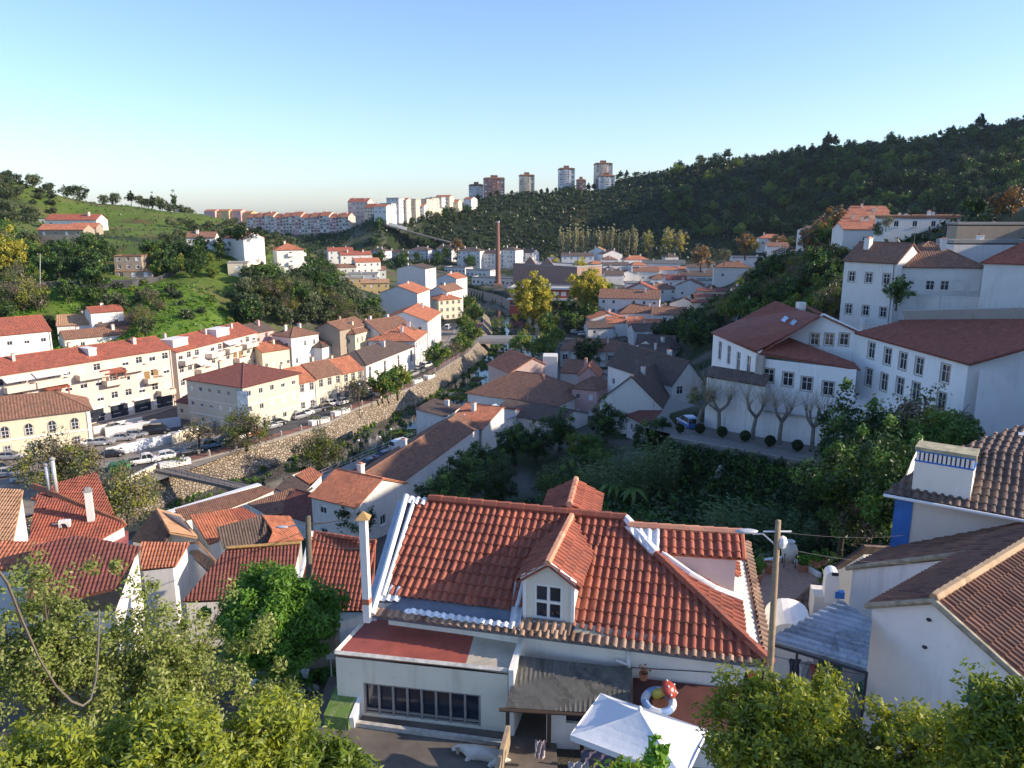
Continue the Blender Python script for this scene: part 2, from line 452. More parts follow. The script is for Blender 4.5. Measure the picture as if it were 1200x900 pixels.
 if roof == 'flat':
  q = [A, B, C, D]
  rb.prism(q, ze-.3, ze-.12)
  for i in range(4):
   p, s = q[i], q[(i+1) % 4]; d = (s-p).normalized(); ni = Vector((-d.y, d.x, 0))
   rb.prism([p-d*.06-ni*.06, s+d*.06-ni*.06, s-d*.2+ni*.2, p+d*.2+ni*.2], ze-.11, ze+rh)
  ro = rb.build('roof', [wm if rm is T_RED else rm], rt)
 else:
  for q in pl:
   rb.slab(q, t)
   if dist < 150: corr(rb, q, .23 if dist < 110 else .3, .055, res, row=row)
   elif dist < 420: corr(rb, q, .5, .07, 4)
   if dist >= 420: pass
  if dist < 300:
   for a, b in ridges:
    if (b-a).length > .5: rb.tube([a+Vector((0, 0, .03)), b+Vector((0, 0, .03))], .13, 5)
  uvfix(rb)
  ro = rb.build('roof', [rm], rt)
 rnd = random.Random(seed+5)
 for i in range(ch):
  cb = MB(); s = .2+.6*rnd.random() if ch == 1 else (i+.5)/ch
  p = A+u*W*s+n*depth*rnd.choice((.35, .62)); zt = ze+max(rh, .4)+rnd.uniform(.5, .9)
  w1, w2 = rnd.uniform(.45, .75), rnd.uniform(.5, 1.1)
  cb.box((p.x, p.y, (ze+zt)/2-.2), (w1, w2, zt-ze+.4), math.atan2(u.y, u.x)); cb.box((p.x, p.y, zt+.04), (w1+.16, w2+.16, .09), math.atan2(u.y, u.x))
  cb.box((p.x, p.y, zt+.18), (w1*.6, w2*.6, .2), math.atan2(u.y, u.x), mat=1)
  cb.build('chimney', [chm or wm, T_OR], ro)
 if dist < 230 and over < .45:
  pb = MB(); p = B-u*.35-n*.09; pb.tube([Z(p, zg), Z(p, ze-.1)], .055, 5); pb.build('downpipe', [IRONG if seed % 2 else FRAME], rt)
 if dist < 330 and roof != 'flat' and seed % 3:
  pb = MB(); p = A+u*W*(.25+.5*rnd.random())+n*depth*.5; z = ze+rh; pb.tube([Z(p, z-.2), Z(p, z+1.9)], .028, 4)
  for k in range(4): pb.tube([Z(p, z+1.3+k*.18)-u*(.5-k*.07), Z(p, z+1.3+k*.18)+u*(.5-k*.07)], .018, 3)
  pb.build('aerial', [IRONG], ro)
 if dish:
  db = MB(); p = A+u*W*.35+n*depth*.3; z = ze+rh*.55
  prof = [(.02, 0), (.3, .05), (.5, .16), (.48, .17), (.28, .07), (.02, .02)]
  dm = MB(); dm.lathe(prof, (0, 0, 0), 14)
  M = Matrix.Rotation(R(60), 3, 'X'); db.mesh([M @ Vector(v)+Vector((p.x, p.y, z+.9)) for v in dm.v], dm.f)
  db.tube([(p.x, p.y, z-.2), (p.x, p.y, z+.95)], .03); db.build('satellite_dish', [FRAME], ro)
 if terr: HOUSES.append(((A+C).x/2, (A+C).y/2, zg))
 rt['_f'] = 0; del rt['_f']
 return rt, ro, (A, B, C, D, u, n)
def xy(v): return (v.x, v.y)
def H(label, pa, pb, ze, zg, depth, *a, **k):
 """House whose front eave runs between two sighted points at height ze."""
 return house(label, PZ(*pa, ze), PZ(*pb, ze), zg, ze, depth, *a, **k)
def G(label, px, py, zg, W, yaw, h, depth, *a, **k):
 """House standing with the middle of its front foot at a sighted ground point; yaw of the front in degrees."""
 c = PZ(px, py, zg); u = Vector((math.cos(R(yaw)), math.sin(R(yaw)), 0))
 return house(label, c-u*W/2, c+u*W/2, zg, zg+h, depth, *a, **k)
# ================= LEFT BANK =================
gL = 'houses of the left bank town'
rt, ro, q = house('cream civic building with a row of arched windows and brown hipped roof',
 (-101, 121), (-77, 136.6), -42, -35.1, 10, 'hip', 3.0, CREAM, T_BR, f=None, r=(2, 2, .9, 1.4), ch=0, cat='building', name='civic_building', over=.5, group=gL)
def arched(root, p0, u, xs, z, w, h):
 """Arched windows in stone surrounds set on the wall."""
 u = Vector((u[0], u[1], 0)).normalized(); rz = math.atan2(u.y, u.x); org = ORG[root.name]
 def arch(w, h, k=8): return [(-w/2, 0), (w/2, 0)]+[(w/2*math.cos(math.pi*i/k), h-w/2+w/2*1.15*math.sin(math.pi*i/k)) for i in range(k+1)]
 fr = MB(); o = arch(w+.34, h+.2); inn = arch(w, h)
 m = len(o)
 vs = [(x, -.06, z-.08) for x, z in o]+[(x, -.06, z+.06) for x, z in inn]+[(x, .0, z-.08) for x, z in o]
 fr.mesh(vs, [(i, (i+1) % m, m+(i+1) % m, m+i) for i in range(m)]+[(i, 2*m+i, 2*m+(i+1) % m, (i+1) % m) for i in range(m)], 1)
 fr.box((0, -.05, h*.5+.05), (.07, .05, h), mat=0); fr.box((0, -.05, h*.62+.05), (w, .05, .07), mat=0); fr.box((0, -.05, h*.3), (w, .05, .06), mat=0)
 for s in (-w/2+.04, w/2-.04): fr.box((s, -.05, h*.36), (.08, .05, h*.68), mat=0)
 gl = MB(); gl.poly([(x, -.03, z+.06) for x, z in inn])
 fm, gm = fr.data('arched_window', [FRAME, STONET]), gl.data('pane', GLASS)
 for x in xs:
  o = mobj('arched_window', fm, root, Vector((p0[0], p0[1], 0))+u*x+Vector((0, 0, z))-org, rz); mobj('pane', gm, o)
u = Vector((24, 15.6, 0)); L = u.length
arched(rt, (-101, 121), u, [L-2.6-i*3.55 for i in range(8)], -38.3, 1.15, 1.9)
rect = [(L-2.6-i*3.55-.45, -41.3, .95, 1.5) for i in range(8)]
rb_ = MB()
fr, gl = MB(), MB()
for s in (0,):
 fr.box((.5, -.03, .75), (1.25, .06, 1.8), mat=1);
 for x in (.06, .5, .94): fr.box((x, -.08, .75), (.07, .05, 1.5), mat=0)
 fr.box((.5, -.08, 1.0), (.9, .05, .06), mat=0); gl.poly([(.04, -.065, .03), (.96, -.065, .03), (.96, -.065, 1.47), (.04, -.065, 1.47)])
fm, gm = fr.data('window', [FRAME, STONET]), gl.data('pane', GLASS)
for x, z, w, h in rect:
 uu = u.normalized(); o = mobj('window', fm, rt, Vector((-101, 121, z))+uu*x-ORG[rt.name], math.atan2(u.y, u.x)); mobj('pane', gm, o)
b = MB(); uu = u.normalized(); nn = Vector((uu.y, -uu.x, 0))
for z in (-35.2, -38.75): b.box((-89+nn.x*.05, 128.8+nn.y*.05, z), (28.6, .16, .22), math.atan2(u.y, u.x))
e = Vector((-77, 136.6, -38.5))+nn*.05-uu*.3; b.box(e, (.6, .16, 6.9), math.atan2(u.y, u.x)); b.build('cornice', [FRAME], rt)
def long_block(label, A, B, ze, rm, rows, cols, wm, terr, dorm, group, cat='apartment block', shops=True):
 rt, ro, (A, B, C, D, u, n) = house(label, A, B, -42, ze, 11, 'gx', 2.2, wm, rm, f=(cols, rows, 1.35, 1.35), l=(3, rows), r=(3, rows), style='h', ch=3, cat=cat, name='apartment_block', group=group, over=.3)
 W = (B-A).length; rz = math.atan2(u.y, u.x); H1 = (ze+42)/rows
 for (s, wd, fl, kind) in terr:      # projecting terraces and loggias
  b = MB(); c = A+u*(W*s)-n*.9; z = -42+H1*fl
  b.box((c.x, c.y, z), (wd, 1.8, .22), rz); b.box((c.x-n.x*.85, c.y-n.y*.85, z+.5), (wd, .12, 1.0), rz)
  for e in (-wd/2+.06, wd/2-.06): p = c+u*e; b.box((p.x, p.y, z+.5), (.12, 1.68, 1.0), rz)
  bo = b.build('balcony', [wm], rt)
  if kind == 'r':
   r_ = MB(); e1 = c-u*(wd/2+.2); e2 = c+u*(wd/2+.2)
   pts = [Vector((*(e1-n*1.2).xy, z+2.5)), Vector((*(e2-n*1.2).xy, z+2.5)), Vector((*(e2+n*.85).xy, z+3.1)), Vector((*(e1+n*.85).xy, z+3.1))]
   r_.slab(pts, .1); corr(r_, pts, .3, .05); uvfix(r_)
   for e in (-wd/2+.1, 0, wd/2-.1): p = c+u*e-n*.8; r_.box((p.x, p.y, z+1.5), (.2, .2, 2.1), rz)
   r_.build('porch_roof', [rm], bo)
  if kind == 'a':
   r_ = MB(); e1 = c-u*(wd/2); e2 = c+u*(wd/2)
   r_.slab([Vector((*(e1-n*1.0).xy, z+1.9)), Vector((*(e2-n*1.0).xy, z+1.9)), Vector((*(e2+n*.85).xy, z+2.7)), Vector((*(e1+n*.85).xy, z+2.7))], .05)
   r_.build('awning', [AWN], bo)
  if kind == 's':
   r_ = MB()
   for e in (-wd*.25, wd*.25): p = c+u*e+n*.86; r_.box((p.x, p.y, z+1.25), (wd*.3, .05, 2.2), rz)
   r_.build('shutter', [BROWNP], bo)
 for s, w, hh in dorm:
  b = MB(); c = A+u*(W*s)+n*3.2; b.box((c.x, c.y, ze+1.2), (w, 3.4, hh), rz); b.box((c.x, c.y, ze+1.25+hh/2), (w+.3, 3.7, .14), rz); b.build('roof_box', [WHITE], ro)
 if shops:
  b = MB(); g = MB()
  k = int(W/5)
  for i in range(k):
   c = A+u*(W*(i+.5)/k)-n*.03; g.box((c.x, c.y, -40.45), (W/k*.72, .05, 2.6), rz)
   c = A+u*(W*(i+.5)/k)-n*.25; b.box((c.x, c.y, -38.95), (W/k*.8, .5, .2), rz)
  g.build('shop_front', [GLASS], rt); b.build('shop_canopy', [FRAME], rt)
 return rt
long_block('pale rose apartment block with shop fronts and roofed balconies behind the cream civic building', (-95, 137.5), (-75, 167.5), -29.2, T_RED, 4, 12,
 ROSE, [(.3, 4, 2, 'r'), (.62, 4.2, 2.35, 'r'), (.12, 5, 3, 'a'), (.28, 6, 3, 'a'), (.5, 6, 3, ''), (.75, 5, 3, ''), (.86, 4, 2, 's'), (.93, 3.5, 1, '')], [(.55, 1.6, 2)], gL)
long_block('long apartment block with terraces and white roof boxes, beyond the one with shops', (-74.3, 168.3), (-66, 198), -30.2, T_RED, 4, 11,
 ROSE, [(.1, 5, 3, ''), (.25, 4, 2, 'a'), (.4, 5, 3, ''), (.5, 3.4, 1, 's'), (.62, 5, 3, 'a'), (.72, 4, 2, 's'), (.85, 5, 3, ''), (.92, 4, 1, '')], [(.12, 5, 2.4), (.62, 5, 2.6)], gL, shops=False)
house('white building with broad orange roof and satellite dish at the left edge', (-126, 164), (-109, 181), -35, -27.2, 13, 'gx', 3, WHITE, T_RED, f=(7, 2, 1.1, 1.4), r=(3, 2), dish=True, ch=1, style='h', group=gL)
house('narrow brown-roofed white building with balconies at the left edge', (-112, 140), (-99, 151), -42, -30.8, 7, 'gx', 2.2, WHITE, T_BR, f=(4, 3, 1.6, 1.7), style='b', ch=1, group=gL)
# small houses behind the long block
G('small tan-roofed white house, leftmost behind the long apartment roofs', 97, 402, -34, 11, 25, 5, 8, 'gx', 2.2, WHITE2, T_TAN, f=(3, 1), l=(1, 1), group=gL)
G('little white upper house with an orange roof perched behind the apartment roofs', 128, 388, -31, 8, 42, 5.2, 6, 'gx', 1.2, WHITE, T_RED, f=(2, 1), l=(1, 1), group=gL)
G('white house with dark glazed roof panels behind the apartment roofs', 138, 401, -34, 9, 38, 4.6, 8, 'gx', 2.0, WHITE2, T_DK, f=(2, 1), group=gL)
G('brown-roofed shed behind the long rose apartment roof', 118, 410, -35, 16, 40, 3.6, 7, 'gx', 1.6, WHITE2, T_BR, f=(2, 1), ch=2, group=gL)
# beige corner building with glass bay
C_ = (-51.8, 143.8); Rr = (-47.6, 157.8); Ll = (-65.2, 152.4)
rt, ro, q = house('beige corner building with glazed corner bay and dark hipped roof by the car park', (-65.2, 151.2), (-51.4, 143.8), -42, -32.6, 15, 'hip', 2.6, BEIGE, T_MAR, f=(6, 3, .9, .9), r=(5, 3, 1.0, 1.1), style='n', ch=1, cat='building', group=gL, over=.45)
b = MB(); b.box((-51.6, 143.9, -35.6), (1.9, 1.9, 4.8), R(20)); b.build('corner_bay', [glass('bay_glass', (.12, .17, .25), .15)], rt)
b = MB()
for z in (-35.2, -38.2):
 A, B, C, D, u, n = q
 p = (A+B)/2-n*.05; b.box((p.x, p.y, z-1.1), ((B-A).length, .14, .12), math.atan2(u.y, u.x)); p = (B+C)/2+u*.05; b.box((p.x, p.y, z-1.1), (.14, 15, .12), math.atan2(u.y, u.x))
b.build('string_course', [FRAME], rt)
G('low annexe with a small pitched roof against the beige corner building', 219, 492, -42, 5, -25, 3.6, 5, 'shed', 1.2, BEIGE, T_MAR, f=(2, 1, .9, 1), ch=0, group=gL)
# row on the quay
P1 = Vector((-47.2, 158.2, 0)); P2 = Vector((-34.6, 176.6, 0))
gr = 'terraced shops along the quay'
rowinfo = [('first white shop of the quay terrace, against the beige corner building', T_OR, .0, .36, WHITE, 0),
   ('middle shop of the quay terrace with brick-red lattice windows and a brown-orange roof', T_BR, .36, .70, CREAM, .25),
   ('last shop of the quay terrace with cream walls and tall narrow openings', T_OR, .70, 1.0, CREAM, 0)]
for lab, rm, s0, s1, wm, dz in rowinfo:
 a = P1.lerp(P2, s0); b_ = P1.lerp(P2, s1-.004)
 house(lab, a, b_, -42, -35.6+dz, 9, 'gx', 2.6, wm, rm, f=(3, 2, 1.0, 1.7, 2), style='s', ch=1, cat='shop', group=gr, over=.3)
house('white quay building with two dark brown hipped roofs and tall doors facing the river', PZ(430, 458, -42), PZ(486, 432, -42), -42, -35.8, 11, 'hip', 2.3, WHITE, T_DK, f=(7, 1, 1.3, 3.4, 1), l=(2, 1), style='tall', ch=1, cat='building', group=gr)
house('dark-roofed hall standing between the quay terrace and the ornate yellow house', PZ(384, 447, -42)+Vector((-4, 12, 0)), PZ(446, 425, -42)+Vector((-4, 10, 0)), -42, -35.4, 10, 'hip', 2.5, WHITE2, T_DK, f=(5, 1), ch=1, cat='building', group=gr)
house('white two-storey quay house with balconies and an orange hipped roof near the bridge end', PZ(487, 431, -42), PZ(501, 418, -42), -42, -34.6, 13, 'hip', 2.6, WHITE, T_OR, f=(4, 2, 1, 1.8, 2), l=(2, 1), style='s', ch=2, group=gr)
house('white narrow quay house with long balconies and orange-brown roof, last before the bridge', PZ(502, 412, -42), PZ(517, 398, -42), -42, -32.6, 15, 'gx', 2.8, WHITE, T_OR, f=(5, 3, .9, 1.5, 1), l=(3, 2), style='s', ch=1, group=gr)
H('brown-roofed house with rough grey gable behind the orange hipped quay house', (447, 392), (487, 386), -33.2, -41, 14, 'gx', 3.2, WHITE2, T_BR, f=(3, 1), l=(1, 1), ch=2, group=gL)
H('cream house with a flat orange roof behind the quay terrace', (307, 413), (341, 408), -34.8, -41, 9, 'gx', 1.6, CREAM, T_OR, f=(4, 1, .8, 1), l=(1, 1), ch=1, group=gL)
H('white house with a small brown hipped roof behind the quay terrace', (341, 396), (373, 391), -32, -40.5, 8, 'hip', 1.8, WHITE, T_BR, f=(3, 2, .8, 1.4), l=(2, 2), ch=2, group=gL)
H('salmon-walled house with dark roof tucked behind the cream orange-roofed house', (296, 391), (321, 386), -31, -39, 8, 'gx', 1.8, PINK, T_DK, f=(2, 2), ch=1, group=gL)
H('low white shed with a bright red roof left of the ornate yellow house', (376, 402), (416, 397), -34.5, -40, 6, 'shed', 1.0, WHITE, T_RED, ch=0, group=gL)
rt, ro, q = H('ornate yellow house with cornice, parapet and brown roof below the olive wood', (416, 392), (447, 383), -32.5, -40.5, 9, 'hip', 2.0, CREAM, T_BR, f=(6, 2, .8, 1.5), l=(2, 2), style='s', ch=2, group=gL)
H('small stone house with brown roof behind the ornate yellow house', (398, 387), (430, 380), -31, -39, 8, 'gx', 1.8, STONEW, T_BR, f=(2, 1), ch=1, group=gL)
# white gables and houses up the river
def gab(lab, px1, px2, py, zg, ze, dep, rh, wm, rm, rs=(5, 3), ls=None, f=None, yaw=None, ch=1, group=gL):
 a, b_ = PZ(px1, py, zg), PZ(px2, py+1, zg)
 return house(lab, a, b_, zg, ze, dep, 'gy', rh, wm, rm, r=rs, l=ls, f=f, ch=ch, group=group)
gab('largest blank white gable on the left bank, with a lean-to at its foot', 446, 490, 377, -39, -28.5, 17, 2.6, WHITE, T_OR)
H('small brown lean-to roof at the foot of the large blank white gable', (460, 364), (487, 367), -36, -39.5, 3, 'shed', 1.4, WHITE, T_BR, ch=0, group=gL)
gab('smaller blank white gable just behind the large white gable', 466, 499, 338, -38, -27.8, 14, 1.8, WHITE, T_DK, rs=(4, 3))
gab('long white gabled house with red roof between the blank gables and the cream corner house', 503, 524, 368, -39.5, -30.5, 16, 2.2, WHITE, T_BR, rs=(5, 3))
gab('white stepped gable house with orange roof edge above the cream corner house', 512, 535, 352, -39, -29, 12, 2, WHITE, T_OR, rs=(4, 3), f=(2, 2))
H('cream three-storey house with orange hipped roof at the river bend', (514, 352), (541, 350), -33.2, -41.5, 12, 'hip', 2.2, CREAM, T_OR, f=(4, 3, .9, 1.3), r=(3, 2), style='s', ch=1, group=gL)
for i, (px, py, zg, W, yaw, h, dep, ro_, rh, wm, rm, lab) in enumerate([
 (400, 305, -30, 16, 20, 6, 9, 'gx', 2, WHITE, T_RED, 'white terrace with red roof, topmost of the terraces behind the hill houses'),
 (418, 313, -31, 18, 20, 7, 9, 'gx', 2, WHITE, T_RED, 'white terrace with several chimneys and red roof below the topmost terrace'),
 (432, 321, -33, 14, 25, 6.5, 9, 'gx', 2, WHITE, T_OR, 'white terrace with orange roof at the right end of the hillside terraces'),
 (405, 322, -33, 12, 15, 4, 8, 'gx', 1.6, WHITE2, T_BR, 'low grey-walled house in front of the white terraces'),
 (424, 334, -36, 16, 5, 5.5, 10, 'flat', .4, GREYW, CONC, 'grey flat-roofed workshop right of the olive wood'),
 (410, 341, -37, 13, 8, 6, 8, 'flat', .4, OCHRE, CONC, 'ochre flat-roofed building at the edge of the olive wood'),
 (440, 347, -38, 13, 10, 6, 9, 'gx', 1.5, OCHRE, T_TAN, 'ochre house with tan roof left of the white gables'),
 (442, 327, -36, 10, 12, 5, 8, 'gx', 1.8, WHITE2, T_BR, 'small weathered house with brown roof above the ochre houses'),
 (365, 325, -27, 7, 10, 3, 5, 'gx', 1.2, WHITE, T_OR, 'little white outbuilding with orange roof right of the white hillside villa'),
 (384, 333, -32, 14, 12, 2.6, 5, 'flat', .2, STONEW, CONC, 'ruined stone outbuilding in the olive wood'),
 (430, 372, -38, 11, 28, 4, 7, 'gx', 1.5, WHITE2, T_BR, 'weathered low house under the olive wood beside the large blank gable')]):
 G(lab, px, py, zg, W, yaw, h, dep, ro_, rh, wm, rm, f=(4, 2) if h > 5 else (3, 1), r=(2, 1), ch=2 if i < 3 else 1, group=gL)
# ---- left hillside ----
gH = 'houses on the left hillside'
rt, ro, q = G('white three-storey villa with an orange hipped roof and open balconies on the left hillside', 342, 324, -21.5, 9, 25, 9, 9, 'hip', 2.0, WHITE, T_OR, f=(1, 3, 1.0, 1.3), r=(2, 3, 3.0, 2.1), style='b', ch=1, group=gH, terr=True)
G('white house with a bright orange roof peeking above the umbrella pine on the left hillside', 299, 301, -14, 8, 55, 6, 11, 'gy', 2, WHITE, T_OR, f=(1, 1), r=(2, 2), ch=1, group=gH)
G('yellow house with tan roof under the umbrella pine on the left hillside', 277, 312, -17.5, 9, 15, 5, 8, 'gx', 1.8, CREAM, T_BR, f=(2, 1), ch=0, group=gH)
G('low yellow wall-house at the bend of the hillside road', 279, 320, -18.5, 6, 10, 3.2, 5, 'flat', .3, CREAM, CONC, f=(1, 1), ch=0, group=gH)
G('white cottage half hidden by trees left of the umbrella pine', 236, 289, -11, 9, 10, 3, 7, 'gx', 1.6, WHITE, T_BR, f=(2, 1), ch=1, group=gH)
G('long farmhouse with a broken orange roof, the upper one on the green hillside', 84, 268, -6.5, 22, -4, 3.6, 8, 'gx', 2.2, WHITE2, T_RED, f=(5, 1), ch=1, group=gH)
G('open-sided tiled barn at the right end of the upper hillside farmhouse', 103, 269, -7, 7, -4, 3.2, 6, 'gx', 1.4, STONEW, T_RED, f=(2, 1, 1.5, 2), ch=0, group=gH)
G('lower farm wing with patched orange roof on the green hillside', 72, 279, -9, 17, -3, 3.0, 7, 'gx', 1.8, STONEW, T_OR, f=(4, 1), ch=0, group=gH)
G('small farm annexe with orange roof at the right end of the lower wing', 98, 275, -8.4, 10, 4, 2.8, 6, 'gx', 1.6, STONEW, T_OR, f=(2, 1), ch=0, group=gH)
G('white block with a grey roof left of the upper farmhouse', 55, 265, -6, 7, 0, 3.5, 6, 'flat', .2, WHITE, T_GREY, f=(2, 1), ch=0, group=gH)
G('roofless ruined stone house among the hillside trees above the road', 151, 318, -17.5, 8, 6, 4.6, 6, 'flat', .2, STONEW, T_BR, f=(3, 2, .9, 1.2), ch=0, group=gH)
G('low ruined stone wall-house by the hillside road', 157, 328, -20, 11, 4, 2.6, 5, 'flat', .2, STONEW, T_TAN, f=(3, 1, 1.2, 1.4), ch=0, group=gH)
# ================= FAR BUILDINGS =================
gF = 'apartment blocks along the far ridge'
for i in range(11):
 px = 296+i*11.6; c = PY(px, 272.5, 700)
 house(['pale far apartment block at the left end of the long ridge row', 'pale far apartment block second from the left of the ridge row'][i] if i < 2 else
   'pale pink far apartment block with red roof in the long ridge row', (c.x-4.4, 700-i*3), (c.x+4.4, 697-i*3), c.z, c.z+13+(i % 3)*.8, 12, 'gx', 3.4, PINK if i % 2 else ROSE, T_OR, f=(3, 5, 2.0, 1.7), r=(2, 5), style='h', ch=1, cat='apartment block', name='apartment_block', group=gF)
far = [(421, 272, 18, 26, 'tall pink apartment block with red stepped roof at the right end of the ridge row', ROSE, 690), (436, 268, 12, 18, 'pale yellow block with balconies right of the tall pink block', CREAM, 680)]
for px, py, W, h, lab, wm, Y in far:
 c = PY(px, py, Y); house(lab, (c.x-W/2, Y), (c.x+W/2, Y-4), c.z, c.z+h, 14, 'gx', 3, wm, T_RED, f=(5, 7, 1.4, 1.3), r=(3, 7), ch=2, cat='apartment block', name='apartment_block', group=gF)
for i, (px, py, W, h) in enumerate([(247, 258, 14, 7), (262, 259, 16, 8), (277, 259, 14, 8), (290, 259, 12, 6)]):
 c = PY(px, py, 900); house('distant orange-pink block %s the left hill crest' % ['left of the others beyond', 'second in the line beyond', 'third in the line beyond', 'last in the line beyond'][i], (c.x-W/2, 900), (c.x+W/2, 896), c.z, c.z+h+3, 12, 'gx', 2, OCHRE if i % 2 else PINK, T_OR, f=(4, 2), ch=0, cat='apartment block', name='apartment_block', group='distant blocks beyond the left crest')
# village on the far ridge
rnd = random.Random(11)
ridge = [(446, 251, 9, 6, 'small pale'), (453, 252, 8, 9, 'grey-white'), (461, 250, 9, 12, 'light blue'), (470, 252, 9, 12, 'salmon'), (480, 251, 10, 12, 'brown-faced'), (488, 254, 12, 9, 'white shaded'),
   (497, 252, 5, 13, 'cream tower-like'), (503, 252, 5, 14, 'pale tower-like'), (508, 258, 8, 10, 'cream arcaded'), (511, 244, 9, 9, 'pale blue top'), (519, 246, 11, 11, 'yellow'), (528, 247, 12, 8, 'orange-roofed'), (520, 256, 14, 7, 'orange fronted'), (548, 244, 6, 8, 'white')]
cols = [WHITE, GREYW, GREYW, ROSE, BEIGE, WHITE, CREAM, CREAM, CREAM, GREYW, CREAM, CREAM, OCHRE, WHITE]
for i, (px, py, W, h, nm) in enumerate(ridge):
 Y = 640+i*6; c = PY(px, py, Y)
 house('%s house of the far ridge village, %s' % (nm, ['at its left end', 'behind the cream tall pink block', 'with flat roof near its left end', 'right of the light blue one', 'with dark loggias in its middle', 'below the brown-faced one', 'left of a twin', 'right of its twin', 'above the dark slope', 'on top of the knoll', 'among trees on the knoll', 'right of the knoll', 'low on the slope edge', 'left of the grey tower'][i]),
  (c.x-W/2*1.2, Y), (c.x+W/2*1.2, Y-5), c.z, c.z+h, 9, 'gx' if i in (0, 3, 5, 10, 11, 12, 13) else 'flat', 1.8 if i in (0, 3, 5, 10, 11, 12, 13) else .5, cols[i], T_OR if i in (3, 11, 12, 0, 5, 13, 10) else CONC, f=(3, max(1, int(h/3)), 1.3, 1.3), r=(2, max(1, int(h/3))), ch=0, group='village on the far ridge', base=8)
# towers on the skyline
def tower(lab, px1, px2, ptop, pbase, Y, wm, floors, sidew=14, terr=True, side=CREAM, cols=4):
 a, b_ = PY(px1, pbase, Y), PY(px2, pbase, Y); top = PY(px1, ptop, Y).z; zg = min(a.z, b_.z)
 A, B = Vector((a.x, Y, 0)), Vector((b_.x, Y, 0))
 rt, ro, q = house(lab, A, B, zg, top-2.2, sidew, 'flat', .9, wm, T_BR, f=(cols, floors, 2.1, 1.5), r=(3, floors, 1.2, 1.3), style='h', ch=0, cat='tower block', name='tower_block', group='tower blocks on the skyline', base=14)
 W = (B-A).length; H1 = (top-2.2-zg)/floors
 for i in range(floors):
  b = MB(); b.box(((a.x+b_.x)/2, Y-.6, zg+H1*i+.5), (W*.34, 1.2, 1.05)); b.build('balcony', [wm], rt)
 b = MB()
 for s in (-.5, -.17, .17, .5): b.box(((a.x+b_.x)/2+W*s, Y-.2, (zg+top)/2-1), (.7, .4, top-zg-2.4))
 b.build('pilaster', [wm], rt)
 b = MB(); e = .8
 b.slab([(A.x-e, Y-e, top-1.9), (B.x+e, Y-e, top-1.9), (B.x-1, Y+sidew/2, top-.3), (A.x+1, Y+sidew/2, top-.3)], .15); b.slab([(A.x-e, Y+sidew+e, top-1.9), (B.x+e, Y+sidew+e, top-1.9), (B.x-1, Y+sidew/2, top-.3), (A.x+1, Y+sidew/2, top-.3)], .15)
 b.box(((a.x+b_.x)/2, Y+sidew/2, top+.4), (W*.35, 4, 2.6)); b.build('roof_cap', [T_BR], rt)
tower('grey tower block at the left of the skyline, lower than the one it touches', 550, 566, 215, 243, 790, GREYW, 9)
tower('brown tower block with red roof rim touching the grey one', 567, 591, 207, 237, 785, BRICKP, 10, cols=5)
tower('beige tower block standing alone in the middle of the skyline', 608.5, 626, 203.5, 232, 800, BEIGE, 9, 16)
tower('white tower block with balconies, left of the tallest one', 655, 673, 195.5, 226, 800, GREYW, 10, 20)
tower('tallest pale pink tower block at the right of the skyline', 697.5, 717, 189.5, 220, 800, ROSE, 11, 18)
tower('low dark block at the right foot of the white tower', 676, 686, 209, 226, 790, BRICKP, 5, 10, cols=3)
tower('low grey-blue block with a red roof in front of the tallest tower', 702, 720, 204, 221, 788, GREYW, 5, 10, cols=3)
# ================= MIDDLE VALLEY =================
gM = 'apartment row at the foot of the dark hill'
for i, (x1, x2, yt, yb, lab, wm) in enumerate([
 (450, 478, 293, 309, 'grey apartment block at the left end of the row below the dark hill', GREYW), (479, 503, 290, 306, 'blue-grey apartment block with brown roof in the row below the dark hill', GREYW),
 (493, 512, 295, 309, 'lime green house in front of the apartment row', LIME), (512, 526, 293, 310, 'pale green house with brown roof right of the lime one', LIME), (512, 530, 288, 305, 'blue-grey block behind the green houses', GREYW),
 (536, 563, 291, 314, 'white block with dark stepped roof and wide balconies left of the factory chimney', WHITE), (563, 584, 294, 314, 'shaded white block just left of the factory chimney', WHITE),
 (587, 604, 290, 314, 'white gabled block just right of the factory chimney', WHITE), (604, 624, 293, 313, 'blue-white blank-sided block, last of the row right of the chimney', WHITE),
 (432, 450, 291, 306, 'shaded low block among dark trees left of the apartment row', GREYW)]):
 Y = PZ(x1, yb, -40).y if yb > 307 else 600
 a, b_ = PY(x1, yb, Y), PY(x2, yb, Y); t = PY(x1, yt+3, Y).z
 house(lab, (a.x, Y), (b_.x, Y-6), a.z, t, 12, 'hip' if i % 2 else 'gx', 2.4, wm, T_DK, f=(5, 4, 1.2, 1.2), l=(2, 3), r=(2, 3), style='h', ch=2, cat='apartment block' if x2-x1 > 18 else 'house', name='apartment_block' if x2-x1 > 18 else 'house', group=gM)
for i, (x1, x2, yt, yb, lab) in enumerate([(521, 546, 313, 319, 'low white flat-roofed wing below the apartment row'), (546, 575, 316, 324, 'low white pavilion with small windows near the chimney foot'), (553, 602, 325, 333, 'long white arcaded pavilion beside the green river bank')]):
 Y = PZ(x1, yb, -41).y
 a, b_ = PY(x1, yb, Y), PY(x2, yb+1, Y); t = PY(x1, yt, Y).z
 house(lab, (a.x, Y), (b_.x, Y-10), a.z-1, t, 9, 'flat', .5, WHITE, CONC, f=(10 if i == 2 else 6, 1, 1.4, 1.5), ch=0, cat='pavilion', name='pavilion', group='low pavilions by the river')
